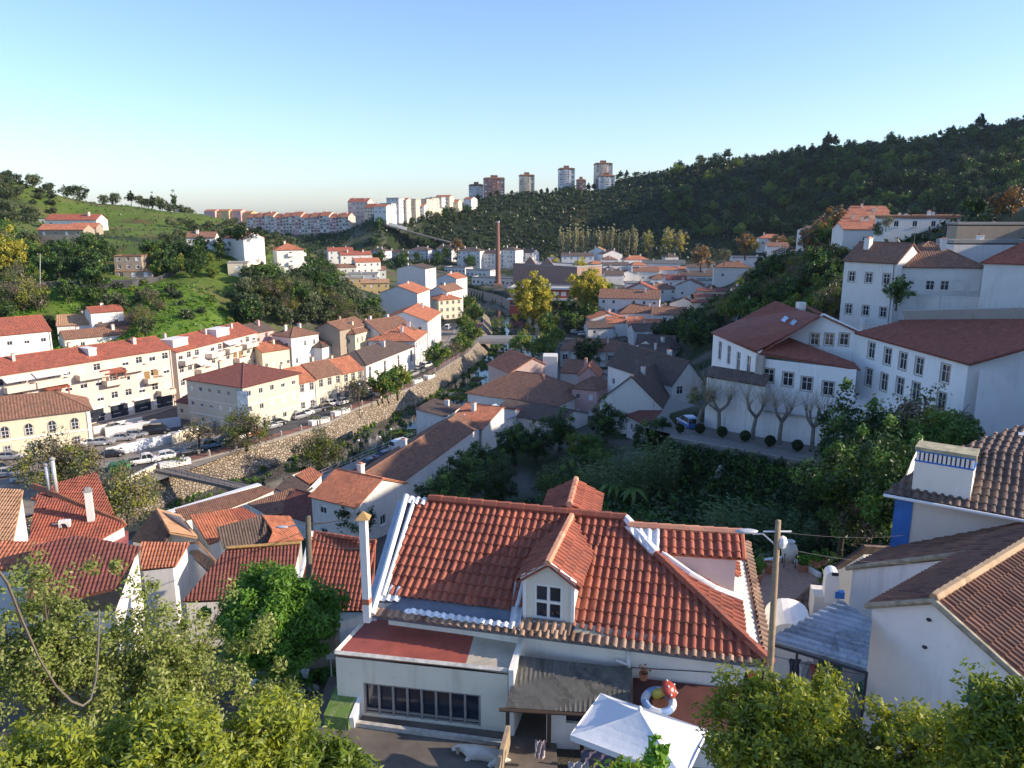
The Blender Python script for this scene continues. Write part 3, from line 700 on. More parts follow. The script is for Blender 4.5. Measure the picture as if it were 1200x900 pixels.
# old brick factory with two gables
OLDBR = plaster('old_factory_brick', (.33, .22, .18), .9, .4)
a, b_ = PY(601, 326, 400), PY(676, 333, 372)
rt, ro, q = house('long faded brick factory ruin with two gable peaks behind the yellow trees', (a.x, 400), (b_.x, 372), -41, PY(601, 309, 400).z, 20, 'flat', .4, OLDBR, CONC, f=(16, 1, .9, 1.4), l=(4, 1), ch=0, cat='factory', name='factory')
A, B, C, D, u, n = q
for s, w in ((.28, 8), (.55, 9)):
 b = MB(); c = A+u*(B-A).length*s; z = PY(601, 309, 400).z; b.mesh([Vector((*(c-u*w/2).xy, z+.3)), Vector((*(c+u*w/2).xy, z+.3)), Vector((*c.xy, z+4.2)), Vector((*(c-u*w/2+n*.6).xy, z+.3)), Vector((*(c+u*w/2+n*.6).xy, z+.3)), Vector((*(c+n*.6).xy, z+4.2))], [(0, 1, 2), (5, 4, 3), (0, 2, 5, 3), (2, 1, 4, 5)]); b.build('gable', [OLDBR], rt)
# red and white modern building
a, b_ = PY(597, 362, 345), PY(672, 366, 345)
rt, ro, q = house('modern building with red end wall, white roof slab and long balconies behind the yellow trees', (a.x, 345), (b_.x, 341), -42, PY(597, 338, 345).z, 16, 'flat', .5, REDW, CONC, f=(9, 2, 2.4, 1.7), l=(3, 2), ch=0, cat='building', name='building')
A, B, C, D, u, n = q
b = MB(); m = (A+B)/2-n*.6; W = (B-A).length
for z in (PY(597, 338, 345).z+.3, PY(597, 350, 345).z): b.box((m.x, m.y, z), (W+1.5, 1.6, .8), math.atan2(u.y, u.x))
b.build('white_slab', [FRAME], rt)
# factory chimney
cb = PY(583.5, 334, 440); top = PY(584, 259, 440).z
rt = thing('factory_chimney', 'tall slender brick factory chimney rising in front of the dark hill', 'chimney', cb)
b = MB(); h = top-cb.z
b.lathe([(1.6, -3), (1.55, 0), (.95, h-1.2)], cb, 12); b.build('shaft', [plain('chimney_brick', (.24, .12, .085), .85, .2)], rt)
b = MB(); b.lathe([(.96, h-1.2), (1.2, h-.9), (1.2, h), (.9, h), (.9, h-.8)], cb, 12); b.build('cap', [CONC], rt)
b = MB(); b.box((cb.x, cb.y, cb.z-.2), (4.6, 4.6, 2.4)); b.build('plinth', [BRICKP], rt)
HOUSES.append((cb.x, cb.y, cb.z))
# ---- village in the middle distance: px, py of the foot's middle, zg, width, yaw, wall height, depth, roof, rise, wall, roof material, label ----
gV = 'white houses of the valley village'
V = [(677, 312, -36, 22, 0, 7, 10, 'gx', 2, WHITE, T_DK, 'shaded white house with dark roof at the left end of the village back row', (5, 2)),
 (700, 307, -35, 13, -10, 7.5, 12, 'gy', 3, WHITE, T_TAN, 'white gabled house facing the valley in the village back row', (2, 2)),
 (718, 309, -35, 14, 12, 6.5, 12, 'gy', 2.8, WHITE, T_BR, 'white house with brown roof and white gable next to the gabled back-row house', (2, 2)),
 (722, 319, -37, 17, 5, 4.5, 8, 'gx', 1.6, WHITE, T_DK, 'low shaded white house in front of the village back row', (4, 1)),
 (746, 313, -36, 17, 8, 5, 10, 'hip', 2.4, WHITE, T_OR, 'white house with a sunlit orange roof at the right end of the back row', (3, 1)),
 (720, 333, -39, 15, 4, 6, 9, 'gx', 2, GREYW, T_DK, 'grey-white two-storey house by the village street', (4, 2)),
 (736, 334, -39, 10, 4, 6, 9, 'gy', 1.8, WHITE, T_DK, 'white narrow house with windows right of the grey-white street house', (2, 2)),
 (778, 318, -37, 27, -6, 5, 12, 'gx', 2, WHITE, T_GREY, 'long white warehouse with grey roof behind the orange-striped warehouse', (6, 1)),
 (783, 330, -38, 24, -6, 6.5, 12, 'gx', 1.6, WHITE, T_OR, 'white warehouse with an orange roof strip and high window band', (7, 1)),
 (757, 331, -38, 14, -4, 6, 11, 'gx', 2.4, WHITE, T_BR, 'white hall with a brown sloping roof left of the striped warehouse', (4, 1)),
 (752, 344, -39, 16, -4, 5, 9, 'flat', .4, WHITE, CONC, 'low white building with a wide garage opening in the village middle', (3, 1)),
 (774, 340, -38, 10, 0, 5.5, 8, 'hip', 2.2, WHITE, T_BR, 'small white house with steep brown hipped roof above the village middle', (2, 1)),
 (776, 353, -39.5, 14, 2, 5.5, 8, 'hip', 2.2, WHITE, T_BR, 'white house with a balcony porch and brown hipped roof in the village middle', (3, 2)),
 (792, 345, -38, 10, -2, 7, 10, 'gx', 2, WHITE, T_MAR, 'white house with maroon roof left of the bright sloping gable', (2, 2)),
 (807, 351, -38, 12, -18, 6, 11, 'gy', 2.6, WHITE, T_BR, 'bright white house with a broad sloping gable at the right of the village', (2, 1)),
 (816, 335, -36, 16, -5, 5, 9, 'gx', 2.2, WHITE2, T_DK, 'dark-roofed house behind the broad sloping gable', (3, 1)),
 (828, 340, -36, 9, -8, 4.5, 8, 'flat', .5, WHITE, CONC, 'white flat-roofed annexe right of the dark-roofed house', (2, 1)),
 (819, 323, -34, 13, -8, 4.5, 8, 'gx', 1.6, GREYW, T_DK, 'low grey house below the golden round tree', (3, 1)),
 (796, 322, -36, 9, 0, 4, 7, 'flat', .4, GREYW, CONC, 'small grey store right of the orange-striped warehouse', (2, 1)),
 (736, 380, -40, 22, -12, 9.5, 13, 'gx', 2.6, WHITE, T_BR, 'large white house with rows of balconies and a dark brown roof in the village front', (6, 3)),
 (749, 369, -40, 13, -12, 9.5, 11, 'gy', 3, WHITE, T_RED, 'white gabled house with a bright red side roof behind the balconied house', (2, 2)),
 (751, 384, -40.5, 15, 2, 5.2, 10, 'hip', 3.0, WHITE, T_BR, 'white pavilion with a pyramid brown roof in the village front', (3, 1)),
 (713, 389, -41, 13, 6, 4.6, 8, 'gy', 2, WHITE, T_OR, 'white low house with orange ridge at the left of the village front', (3, 1)),
 (733, 392, -41, 13, 0, 4, 8, 'gx', 1.6, WHITE, T_OR, 'white house with curved gable line and orange roof in the village front', (3, 1)),
 (704, 395, -41.5, 9, 8, 3.2, 6, 'gx', 1.8, GREYW, T_DK, 'low grey workshop with a dark pointed roof at the village front', (2, 1)),
 (784, 387, -40.5, 12, -6, 5.5, 9, 'gx', 2, WHITE, T_BR, 'white house with a brown roof at the right end of the village front', (2, 1)),
 (770, 377, -40, 14, -4, 4, 8, 'gx', 1.5, CREAM, T_BR, 'cream low house with brown roof behind the pyramid-roofed pavilion', (3, 1)),
 (800, 367, -37, 10, -20, 3.6, 7, 'gy', 2, WHITE, T_DK, 'little white gabled house among shrubs right of the village', (1, 1)),
 (684, 385, -41.5, 8, 5, 2.8, 6, 'flat', .3, WHITE, CONC, 'small white kiosk beside the round green trees', (2, 1)),
 (828, 364, -35, 11, -12, 2.8, 4, 'shed', .8, CREAM, T_MAR, 'lowest of the stepped dark-roofed terraces right of the village', (2, 1)),
 (831, 357, -33.5, 11, -12, 2.8, 4, 'shed', .8, CREAM, T_MAR, 'middle one of the stepped dark-roofed terraces right of the village', (2, 1)),
 (834, 350, -32, 11, -12, 2.8, 4, 'shed', .8, CREAM, T_MAR, 'topmost of the stepped dark-roofed terraces right of the village', (2, 1)),
 (775, 399, -40, 18, 4, 3.2, 8, 'gx', 1.6, GREYW, T_DK, 'long dark-roofed shed between the arcaded market house and the village front', (3, 1)),
 (756, 392, -40.5, 12, 2, 3.4, 6, 'gx', 1.3, WHITE, T_OR, 'low white house with orange roof under the pyramid-roofed pavilion', (3, 1))]
for px, py, zg, W, yaw, h, dep, ro_, rh, wm, rm, lab, fs in V:
 sc = 1.0
 G(lab, px, py, zg, W, yaw, h, dep, ro_, rh, wm, rm, f=fs, l=(2, fs[1]), r=(2, fs[1]), ch=1 if W < 14 else 2, group=gV)
rnd = random.Random(8)
for i in range(22):
 px, py = rnd.uniform(640, 850), rnd.uniform(303, 341); c = PZ(px, py, -36-(py-303)*.08)
 if any((c.x-a)**2+(c.y-b)**2 < 190 for a, b, z in HOUSES): continue
 house('small white house filling a gap between the larger houses of the village', (c.x-5, c.y), (c.x+5, c.y+rnd.uniform(-2, 2)), c.z, c.z+rnd.uniform(3.5, 6), 8, rnd.choice(('gx', 'gy', 'hip')), 2, WHITE, rnd.choice((T_OR, T_BR, T_OR, T_DK)), f=(2, 1), l=(1, 1), group='small gap-filling houses of the village')
gR = 'white houses on the right hillside'
for px, py, zg, W, yaw, h, dep, ro_, rh, wm, rm, lab, fs in [
 (857, 330, -29, 15, -12, 6, 10, 'hip', 2.4, WHITE, T_BR, 'white house with brown hipped roof above the stepped terraces', (2, 1)),
 (887, 313, -23, 21, -8, 4, 8, 'flat', .4, WHITE, CONC, 'long low white house on the right hillside', (4, 1)),
 (903, 290, -16, 11, -10, 4.2, 8, 'hip', 1.8, WHITE, T_OR, 'white house with an orange roof, highest at the left of the right hillside', (3, 1)),
 (911, 301, -19, 9, -10, 4.5, 8, 'gx', 1.6, WHITE, T_BR, 'white house with brown roof just below the highest orange-roofed one', (2, 1)),
 (921, 311, -22, 11, -14, 5.5, 8, 'gy', 1.8, WHITE, T_BR, 'white balconied house in the middle of the right hillside', (2, 2)),
 (938, 319, -23, 8, -20, 5, 9, 'gy', 2, WHITE, T_DK, 'white narrow gabled house with dark roof next to the balconied one', (1, 1)),
 (952, 298, -16, 9, -30, 5, 12, 'gy', 2, WHITE, T_DK, 'white house with shed roof left of the big round tree', (1, 2)),
 (972, 287, -12, 18, 30, 5.5, 8, 'gx', 1.5, WHITE, T_BR, 'long white garden wall-house climbing to the orange terrace', (4, 1)),
 (940, 308, -20, 7, -10, 3.5, 6, 'gx', 1.2, GREYW, T_DK, 'small dark-roofed shed between the hillside houses', (1, 1)),
 (1074, 296, -9, 14, -6, 5.5, 9, 'hip', 2.4, WHITE, T_DK, 'white house with a black hipped roof right of the orange terrace', (4, 1)),
 (1050, 273, -5, 12, -5, 3, 7, 'gx', 1.2, CREAM, T_TAN, 'small cream building on the dusty yard behind the orange terrace', (3, 1)),
 (1082, 272, -4, 15, -5, 3, 7, 'flat', .4, WHITE, T_BR, 'low white building with chimneys above the black-roofed house', (4, 1)),
 (1100, 281, -6, 10, -8, 4, 7, 'gx', 1.4, WHITE, T_BR, 'white house at the right of the low white building', (2, 1)),
 (867, 350, -30, 5, 0, 3, 4, 'gx', 1, WHITE, T_DK, 'tiny white hut beside the lane on the right hillside', (1, 1))]:
 G(lab, px, py, zg, W, yaw, h, dep, ro_, rh, wm, rm, f=fs, l=(2, fs[1]), ch=1, group=gR)
# stepped orange terrace (sawtooth of party walls)
for i in range(7):
 px = 1013+i*1.6; py = 289-i*4.2; Y = 185+i*9
 c = PY(px-9, py, Y); z = c.z
 house('%s unit of the stepped orange-roofed terrace on the right hillside' % ['lowest, with white front,', 'second from the bottom', 'third from the bottom', 'middle', 'third from the top', 'second from the top', 'topmost'][i], (c.x-3.5, Y), (c.x+6.5, Y-1), z, z+4.0, 8.6, 'gx', 1.5, WHITE if i < 1 else CREAM, T_OR, f=(3, 1), r=(3, 1, 1.2, 1.6), ch=1, cat='terraced house', group='stepped orange terrace')
# ---- right bank, between river and convent ----
gB = 'old houses on the right bank'
rt, ro, q = H('old warehouse with a streaked pink-white gable and a small orange roof by the river', (598, 437), (650, 432), -34.5, -42, 12, 'gy', 2.8, plaster('streaked_pink', (.55, .42, .38), .95, .5), T_OR, f=(3, 1, .9, 1.2), r=(2, 2), ch=0, cat='warehouse', name='warehouse', group=gB)
b = MB(); c = PZ(645, 432, -34.5); b.box((c.x, c.y+1, -36.5), (3.2, 4.4, 10), R(-5)); b.build('stair_tower', [WHITE2], rt)
H('broad dark brown hipped roof with one sunlit orange face below the pink warehouse', (548, 461), (652, 476), -37.5, -42, 15, 'hip', 4.2, WHITE2, T_BR, f=(6, 1), ch=0, cat='warehouse', name='warehouse', group=gB)
H('dark-roofed lean-to in the shade below the broad brown roof', (578, 482), (655, 497), -38, -41, 10, 'gx', 1.5, WHITE2, T_DK, ch=0, group=gB)
H('white house with sunlit orange roof and long white gable next to the right bank road', (523, 497), (565, 503), -37.2, -42, 15, 'gx', 2.2, WHITE, T_OR, l=(2, 1), f=(3, 1), ch=1, group=gB)
H('small dark-roofed house in front of the river between road and orange-roofed house', (521, 488), (540, 476), -38.5, -42, 6, 'shed', 1.0, WHITE2, T_DK, ch=1, group=gB)
H('white house with a blue-white sheet roof beside the orange-roofed one', (567, 500), (603, 487), -37.6, -41.5, 9, 'gx', 1.4, WHITE, plain('pale_sheet_roof', (.45, .5, .56), .5), ch=0, group=gB)
# long slanting building beside the road
rt, ro, q = H('long low building with a slanting brown roof beside the right bank road', (456, 574), (561, 499), -36.4, -42, 7.5, 'gx', 1.8, WHITE, T_BR, f=(6, 1, .9, 1.2), l=(1, 1, .8, 1.0), r=None, ch=1, cat='building', group=gB)
A, B, C, D, u, n = q
# arcaded market house
rt, ro, q = H('low market house with brown tiled roof on a dark arcade', (658, 411), (738, 413), -37.4, -42, 11, 'hip', 2.6, GREYW, T_BR, f=(9, 1, 2.2, 2.0), r=(2, 1), ch=1, cat='market house', name='market_house', group=gB)
b = MB()
A, B, C, D, u, n = q; W = (B-A).length
for i in range(10): p = A+u*W*(i+.0)/9-n*.12; b.box((p.x, p.y, -39.5), (.45, .45, 4.4), math.atan2(u.y, u.x))
p = (A+B)/2-n*.12; b.box((p.x, p.y, -39.9), (W, .5, .35), math.atan2(u.y, u.x)); b.build('arcade', [STONET], rt)
# pink house
H('pink house with a hipped brown roof left of the stained gable', (670, 455), (700, 458), -35.5, -42, 8, 'hip', 1.6, PINK, T_BR, f=(2, 2, .9, 1.1), l=(1, 1), ch=0, group=gB)
H('pink upper house with a sunlit orange pitched roof behind the pink hipped house', (678, 440), (701, 441), -34.0, -41, 7, 'gy', 2.0, PINK, T_OR, ch=1, group=gB)
H('brown-roofed house left of the pink houses', (657, 436), (682, 438), -36.8, -41.5, 9, 'gx', 2.2, WHITE2, T_BR, ch=0, group=gB)
H('narrow worn white house between the pink houses and the old grey-roofed house', (701, 437), (717, 440), -34.5, -42, 7, 'flat', .3, WHITE2, CONC, f=(2, 2), ch=0, group=gB)
rt, ro, q = H('old grey-roofed house with a stained white gable and one dark window', (703, 469), (776, 478), -33.4, -38, 14, 'gy', 5.0, WHITE2, T_DK, f=(3, 1, .9, 1.2), r=(2, 1), ch=1, group=gB, over=.4)
H('white shaded house with a long grey roof and open loggia left of the convent', (788, 451), (824, 447), -30.5, -36.5, 22, 'gy', 4.0, WHITE, T_DK, f=(2, 2, 1.4, 1.5), l=(5, 1), ch=1, group=gB)
H('low house with curved maroon roof at the corner of the convent lane', (735, 487), (758, 498), -35, -38.5, 6, 'shed', 1.2, GREYW, T_MAR, f=(2, 1, .8, 1.2), ch=0, group=gB)
for px1, py1, px2, py2, ze, zg, lab in [(743, 417, 778, 420, -35.2, -40, 'dark-roofed house behind the old grey roof, left one'), (772, 412, 800, 408, -34.2, -39, 'dark-roofed house behind the old grey roof, right one'), (745, 404, 790, 406, -36.5, -41, 'long black roof under the village front houses')]:
 H(lab, (px1, py1), (px2, py2), ze, zg, 9, 'gx', 2.2, WHITE2, T_DK, f=(2, 1), ch=1, group=gB)
# ---- lower houses towards the camera, left ----
gN = 'tiled roofs below the viewpoint'
H('white two-storey house with patched orange roof, small window above and door below', (365, 581), (418, 594), -32.6, -38.5, 9, 'gx', 1.9, WHITE2, T_OR, f=(2, 2, 1.0, 1.1), r=(1, 1), l=None, ch=1, group=gN, res=4)
b = MB()
H('low brown-roofed shed with white verge in front of the two-storey house', (325, 600), (368, 612), -37.5, -40, 7, 'gx', 1.8, WHITE2, T_MAR, ch=0, group=gN)
# free-form roofs: planes given by sighted corners with heights; walls drop from a footprint
def free(label, planes, foot, zg, wm, rm, name='house', cat='house', group=None, row=None, res=8, col=.23, cap=(), walls=True, capm=None, rms=None, amp=.055, th=.12, terr=True, parent_kind=None):
 P3 = []
 for pl in planes:      # each slope made truly flat, its sighted outline kept
  q = [PZ(*p) for p in pl]; n = Vector((0, 0, 0)); k = len(q)
  for i in range(k): n += q[i].cross(q[(i+1) % k])
  n.normalize(); n = n if n.z > 0 else -n; c = sum(q, Vector())/k; P3.append([PP(p[0], p[1], (c, n)) for p in pl])
 ft = [PZ(*p) if not isinstance(p, Vector) else p for p in foot]
 c = sum(ft, Vector())/len(ft); allv = [v for q in P3 for v in q]
 for i, p in enumerate(ft):
  v = min(allv, key=lambda a: (a-p).length)
  if (v-p).length < 1.8: d = Vector((c.x-v.x, c.y-v.y, 0)); ft[i] = v+d.normalized()*.2-Vector((0, 0, .1))
 c.z = zg; rt = thing(name, label, cat, c, 0, group)
 if walls:
  b = MB(); k = len(ft)
  for i in range(k):
   p, q = ft[i], ft[(i+1) % k]; b.poly([(p.x, p.y, zg-2), (q.x, q.y, zg-2), (q.x, q.y, q.z-.04), (p.x, p.y, p.z-.04)])
  b.build('wall', [wm], rt)
 for j, pl in enumerate(P3):
  b = MB(); b.slab(pl, th); corr(b, pl, col, amp, res, row=row); uvfix(b); b.build('roof', [rms[j] if rms else rm], rt)
 if cap:
  b = MB()
  for a, d in cap: caps(b, PZ(*a)+Vector((0, 0, .06)), PZ(*d)+Vector((0, 0, .06)), .12)
  uvfix(b); b.build('ridge_tiles', [capm or T_OR], rt)
 if terr: HOUSES.append((c.x, c.y, zg))
 return rt
gN = 'tiled roofs below the viewpoint'
# n2: striped red roofs with orange flat hip band
free('striped bright red roof with a dark right edge in front of the big riverside tree', [[(36, 585, -24.5), (100, 607, -24.5), (134, 603, -24.5), (113, 554, -22.6), (70, 565, -22.6)]], [(36, 585, -24.5), (100, 607, -24.5), (134, 603, -24.5), (113, 554, -22.6), (70, 565, -22.6)], -31, WHITE, T_RED, group=gN, row=.4)
free('striped bright red roof with wide orange ridge band and two chimneys', [[(33, 640, -25), (98, 643, -25), (148, 615, -24.5), (43, 579, -22.7)], [(34, 571, -23.2), (148, 615, -24.4), (143, 609, -24.0), (40, 566, -22.9)]], [(33, 640, -25), (98, 643, -25), (148, 615, -24.5), (43, 579, -22.7)], -31, WHITE, T_RED, group=gN, row=.4, rms=[T_RED, plain('orange_flat_band', (.42, .17, .09), .8)])
def stack(label, px, py, z, h, w=.45, m=None, n=2, cat='chimney', name='chimney', group=None):
 c = PZ(px, py, z); rt = thing(name, label, cat, c, 0, group)
 b = MB(); b.box((c.x, c.y, c.z+h/2), (w, w*.9, h), R(20)); b.build('shaft', [m or WHITE], rt)
 b = MB(); b.box((c.x, c.y, c.z+h+.05), (w+.14, w+.1, .1), R(20)); b.box((c.x, c.y, c.z+h+.2), (w*.7, w*.6, .2), R(20)); b.build('cap', [CONC], rt)
 return rt
stack('white chimney with grey cap on the orange ridge band', 108, 617, -24.6, 3.0, .5)
for px, h, lab in ((58, 2.2, 'short metal flue, left of the pair on the red roof'), (66, 2.7, 'tall metal flue, right of the pair on the red roof')):
 c = PZ(px, 575, -23.2); rt = thing('metal_flue', lab, 'flue', c)
 b = MB(); b.tube([c-Vector((0, 0, .4)), c+Vector((0, 0, h))], .17, 10); b.build('pipe', [plain('galvanised', (.6, .6, .6), .35, metal=.3)], rt, smooth=True)
 b = MB(); b.lathe([(.0, h+.35), (.24, h+.2), (.24, h+.1), (.17, h+.05)], c, 10); b.build('cowl', [CONC], rt)
# air conditioner box
c = PZ(77, 622, -24.6); rt = thing('outdoor_unit', 'white outdoor air unit with bent pipes on the striped red roof', 'air unit', c)
b = MB(); b.box((c.x, c.y, c.z+.45), (.8, .4, .9), R(15)); b.build('case', [FRAME], rt); b = MB(); b.tube([c+Vector((-.4, 0, .6)), c+Vector((-1.1, .1, .5)), c+Vector((-1.1, .1, -.6))], .05); b.build('pipe', [FRAME], rt)
b = MB(); b.lathe([(.0, 0), (.26, 0), (.28, .05)], (0, 0, 0), 12); M = Matrix.Rotation(R(90), 3, 'X'); b.v = [tuple(M @ Vector(v)+c+Vector((.05, -.24, .45))) for v in b.v]; b.build('fan', [IRON], rt)
# n3 red painted wall
free('low building with a flat pinkish-red painted roof below the striped red roof', [[(95, 637, -25.6), (150, 642, -25.6), (150, 622, -25.2), (96, 620, -25.2)]], [(95, 637, -25.6), (150, 642, -25.6), (150, 622, -25.2), (96, 620, -25.2)], -31, CREAM, plain('red_membrane', (.36, .10, .09), .6), col=5, amp=0, group=gN, res=4)
# n1 left tan roof with white gable
free('worn tan roof with a white gable and small window at the left edge', [[(-28, 634, -23), (15, 634, -23), (27, 574, -20.6), (-10, 572, -20.6)]], [(-28, 634, -23), (15, 634, -23), (36, 630, -23), (27, 574, -20.8), (-10, 572, -20.8)], -30, WHITE, T_TAN, group=gN, row=.4)
# striped roof far left
free('striped orange roof at the left edge above the leafy tree', [[(-20, 668, -20), (30, 668, -20), (56, 636, -19.4), (-20, 634, -19.2)]], [(-20, 668, -20), (30, 668, -20), (56, 636, -19.4), (-20, 634, -19.2)], -26, WHITE, T_OR, group=gN, row=.38)
# n4
free('dull red roof with a white gable end half hidden by the leafy tree', [[(30, 715, -20.4), (135, 690, -20.4), (165, 641, -18.8), (90, 628, -18.8), (38, 640, -18.8)]], [(30, 715, -20.4), (135, 716, -20.4), (166, 650, -18.9), (90, 630, -18.8), (38, 642, -18.8)], -26, WHITE, T_MAR, group=gN, row=.36)
# n5
free('small striped orange roof with a white gable behind the leafy tree', [[(164, 668, -24), (205, 664, -24), (222, 636, -22.8), (166, 635, -22.8)]], [(164, 668, -24), (205, 672, -24), (223, 637, -22.9), (166, 636, -22.9)], -30, WHITE, T_OR, group=gN, row=.38)
free('small pyramid roof of tan and orange tiles with a striped near side', [[(222, 648, -24.2), (247, 672, -24.2), (255, 659, -24.0), (232, 634, -23)], [(222, 648, -24.2), (232, 634, -23), (200, 636, -23.6), (204, 645, -24.2)]], [(222, 650, -24.2), (247, 673, -24.2), (256, 660, -24.0), (232, 635, -23), (200, 637, -23.6)], -30, WHITE2, T_TAN, group=gN)
# n6
free('brown roof split by a white verge, dark-tiled on its left half', [[(183, 596, -27), (199, 624, -27), (191, 641, -28.5), (153, 634, -28.5)], [(199, 624, -27), (232, 630, -28), (212, 604, -28), (183, 596, -27)]], [(155, 634, -28.4), (200, 634, -28.4), (232, 630, -28.2), (212, 605, -26.8), (182, 594, -26.7)], -35, WHITE2, T_BR, group=gN, rms=[T_DK, T_TAN])
# n7
free('striped orange roof with white verge in the middle of the roof cluster', [[(245, 638, -28.6), (287, 622, -28.6), (268, 597, -27), (222, 604, -27)]], [(245, 640, -28.6), (287, 624, -28.6), (268, 597, -27.1), (222, 604, -27.1)], -35, WHITE2, T_OR, group=gN, row=.38)
free('plain orange-brown roof just behind the striped orange roof', [[(276, 616, -28.8), (305, 606, -28.8), (284, 594, -28.0), (268, 597, -28.0)]], [(276, 617, -28.8), (305, 607, -28.8), (284, 595, -28.0), (268, 597, -28.0)], -35, WHITE2, T_RED, group=gN)
# n8
free('dark lichen-brown roof with an orange-tiled right slope', [[(262, 643, -27.4), (314, 636, -27.4), (320, 622, -26.8), (307, 604, -25.6), (253, 618, -25.6)], [(314, 636, -27.4), (356, 632, -27.4), (340, 605, -26.6), (307, 604, -25.6), (320, 622, -26.3)]], [(262, 644, -27.4), (314, 637, -27.4), (356, 633, -27.4), (340, 605, -26.7), (307, 604, -25.7), (253, 618, -25.7)], -34, WHITE2, T_DK, group=gN, rms=[T_DK, T_OR], cap=(((307, 604, -25.6), (320, 622, -26.4)),))
# n9 big maroon roof
free('big dark maroon roof with an ochre ridge line in front of the roof cluster', [[(214, 705, -24), (338, 700, -24), (352, 637, -21.6), (266, 643, -21.6)]], [(214, 706, -24), (338, 701, -24), (352, 637, -21.7), (266, 644, -21.7)], -30, WHITE2, T_MAR, group=gN, row=.38, cap=(((266, 643, -21.55), (352, 637, -21.55)),), capm=plain('ochre_ridge', (.45, .28, .10), .8))
# n10 riverside long roofs
free('long brown roof behind the white riverside coping', [[(212, 611, -37), (265, 597, -37), (300, 584, -36.4), (322, 574, -36.0), (308, 569, -36), (205, 597, -36)]], [(212, 611, -37), (265, 597, -37), (322, 575, -36.1), (306, 568, -36.1), (203, 597, -36.1)], -42, WHITE, T_BR, group=gN)
free('brown gabled roof with a sunlit left part by the riverside', [[(290, 590, -36.5), (316, 605, -37.4), (369, 594, -37.4), (342, 572, -35.6)]], [(290, 591, -36.6), (316, 606, -37.5), (369, 595, -37.5), (342, 572, -35.8)], -42, WHITE2, T_BR, group=gN)
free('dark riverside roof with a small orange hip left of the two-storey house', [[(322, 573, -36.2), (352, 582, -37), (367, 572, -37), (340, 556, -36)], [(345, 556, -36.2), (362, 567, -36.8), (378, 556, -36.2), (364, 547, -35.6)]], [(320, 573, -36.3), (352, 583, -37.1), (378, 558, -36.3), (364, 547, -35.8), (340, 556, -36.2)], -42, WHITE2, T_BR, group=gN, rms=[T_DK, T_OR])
# white coping wall on river
a, d = PZ(196, 600, -37.4), PZ(304, 567, -37.4)
rt = thing('river_wall', 'long white-coped wall between the riverside roofs and the river', 'wall', (a+d)/2)
dd = (d-a).normalized(); nn = Vector((-dd.y, dd.x, 0))
b = MB(); b.prism([a-nn*.3, d-nn*.3, d+nn*.3, a+nn*.3], -45.5, -37.6); b.build('wall', [WHITE2], rt)
b = MB(); b.prism([a-nn*.5, d-nn*.5, d+nn*.45, a+nn*.45], -37.6, -37.35); b.build('coping', [FRAME], rt)
# n11 red roof right behind the street lamp
free('bright red barrel-tiled roof with white left verge beside the tall white flue', [[(344, 716, -19.4), (436, 716, -19.4), (440, 636, -16.6), (366, 625, -16.6)]], [(346, 716, -19.4), (434, 716, -19.4), (439, 636, -16.7), (367, 626, -16.7)], -24, WHITE2, T_RED, group=gN, row=.36, cap=(((366, 625, -16.55), (440, 636, -16.55)),), capm=T_RED)
a, d = PZ(343, 716, -19.3), PZ(365, 625, -16.5)
a.z += .1; d.z += .1; b = MB(); b.tube([a, d], .11, 6); b.build('verge', [FRAME], COL.objects[[o.name for o in COL.objects if o.get('label', '').startswith('bright red barrel')][0]])
# ================= MAIN HOUSE =================
EZ = -10.8
eL, eR = PZ(440, 716, EZ), PZ(896, 778, EZ)
ud = (eR-eL).normalized(); nd = Vector((-ud.y, ud.x, 0))
MP = plane3(eL, eR, eL+nd*3.7+Vector((0, 0, 1.95)))      # main slope
def M_(px, py, up=0.0): return PP(px, py, MP)+MP[1]*up
root = thing('red_tiled_house', 'foreground white house under a large red tiled roof with a front dormer', 'house', (eL+eR)/2+nd*3.5+Vector((0, 0, -2.6)))
TR1 = tiles('new_red_tiles', (.22, .06, .036), (.35, .105, .06), (.12, .09, .065), .85, cw=.22, ch=.36)
TR2 = tiles('weathered_eave_tiles', (.16, .085, .055), (.36, .24, .16), (.10, .09, .07), .7, cw=.22, ch=.36)
WPT = tiles('white_painted_tiles', (.62, .64, .66), (.74, .75, .76), (.35, .35, .34), .5, cw=.22, ch=.36)
BLT = tiles('pale_fibre_sheets', (.40, .44, .48), (.52, .55, .58), (.25, .26, .25), .5, cw=.25, ch=.8)
rL, rR = M_(478, 584), M_(733, 609)          # ridge ends
ridz = (rL.z+rR.z)/2
# base slab of the slope (cement grey where bare)
b = MB(); b.slab([M_(435, 721), M_(901, 781), M_(733, 609), M_(476, 583)], .14)
b.build('roof_deck', [plain('blue_grey_membrane', (.14, .17, .22), .7, .25, 1.2)], root)
main = MB()
for pl in ([(492, 588), (731, 609), (676, 660), (676, 642), (660, 604.5), (492, 588)],): pass
def strip(pts, mat, name='roof_tiles', up=.02, row=.36, col=.22, amp=.068, jit=.012, parent=None):
 b = MB(); corr(b, [M_(x, y) for x, y in pts], col, amp, 8, row=row, off=up, jit=jit, lift=.035); uvfix(b); return b.build(name, [mat], parent or root)
strip([(489, 587), (612, 597.5), (598, 716), (447, 697), (451, 682)], TR1)
strip([(612, 597.5), (733, 609), (735, 611), (679, 660), (672, 721), (598, 712)], TR1)
strip([(733, 609), (896, 776), (768, 760), (672, 735), (679, 660)], TR1)
# white painted tiles above the left of the ridge, verge and patches
strip([(478, 583), (503, 586), (500, 594), (476, 592)], WPT, 'painted_tiles', .05)
strip([(447, 684), (474, 690), (468, 706), (441, 705)], WPT, 'painted_tiles', .03, row=None, col=.22)
strip([(604, 683), (616, 684), (610, 741), (596, 739)], BLT, 'painted_tiles', .05, row=None)
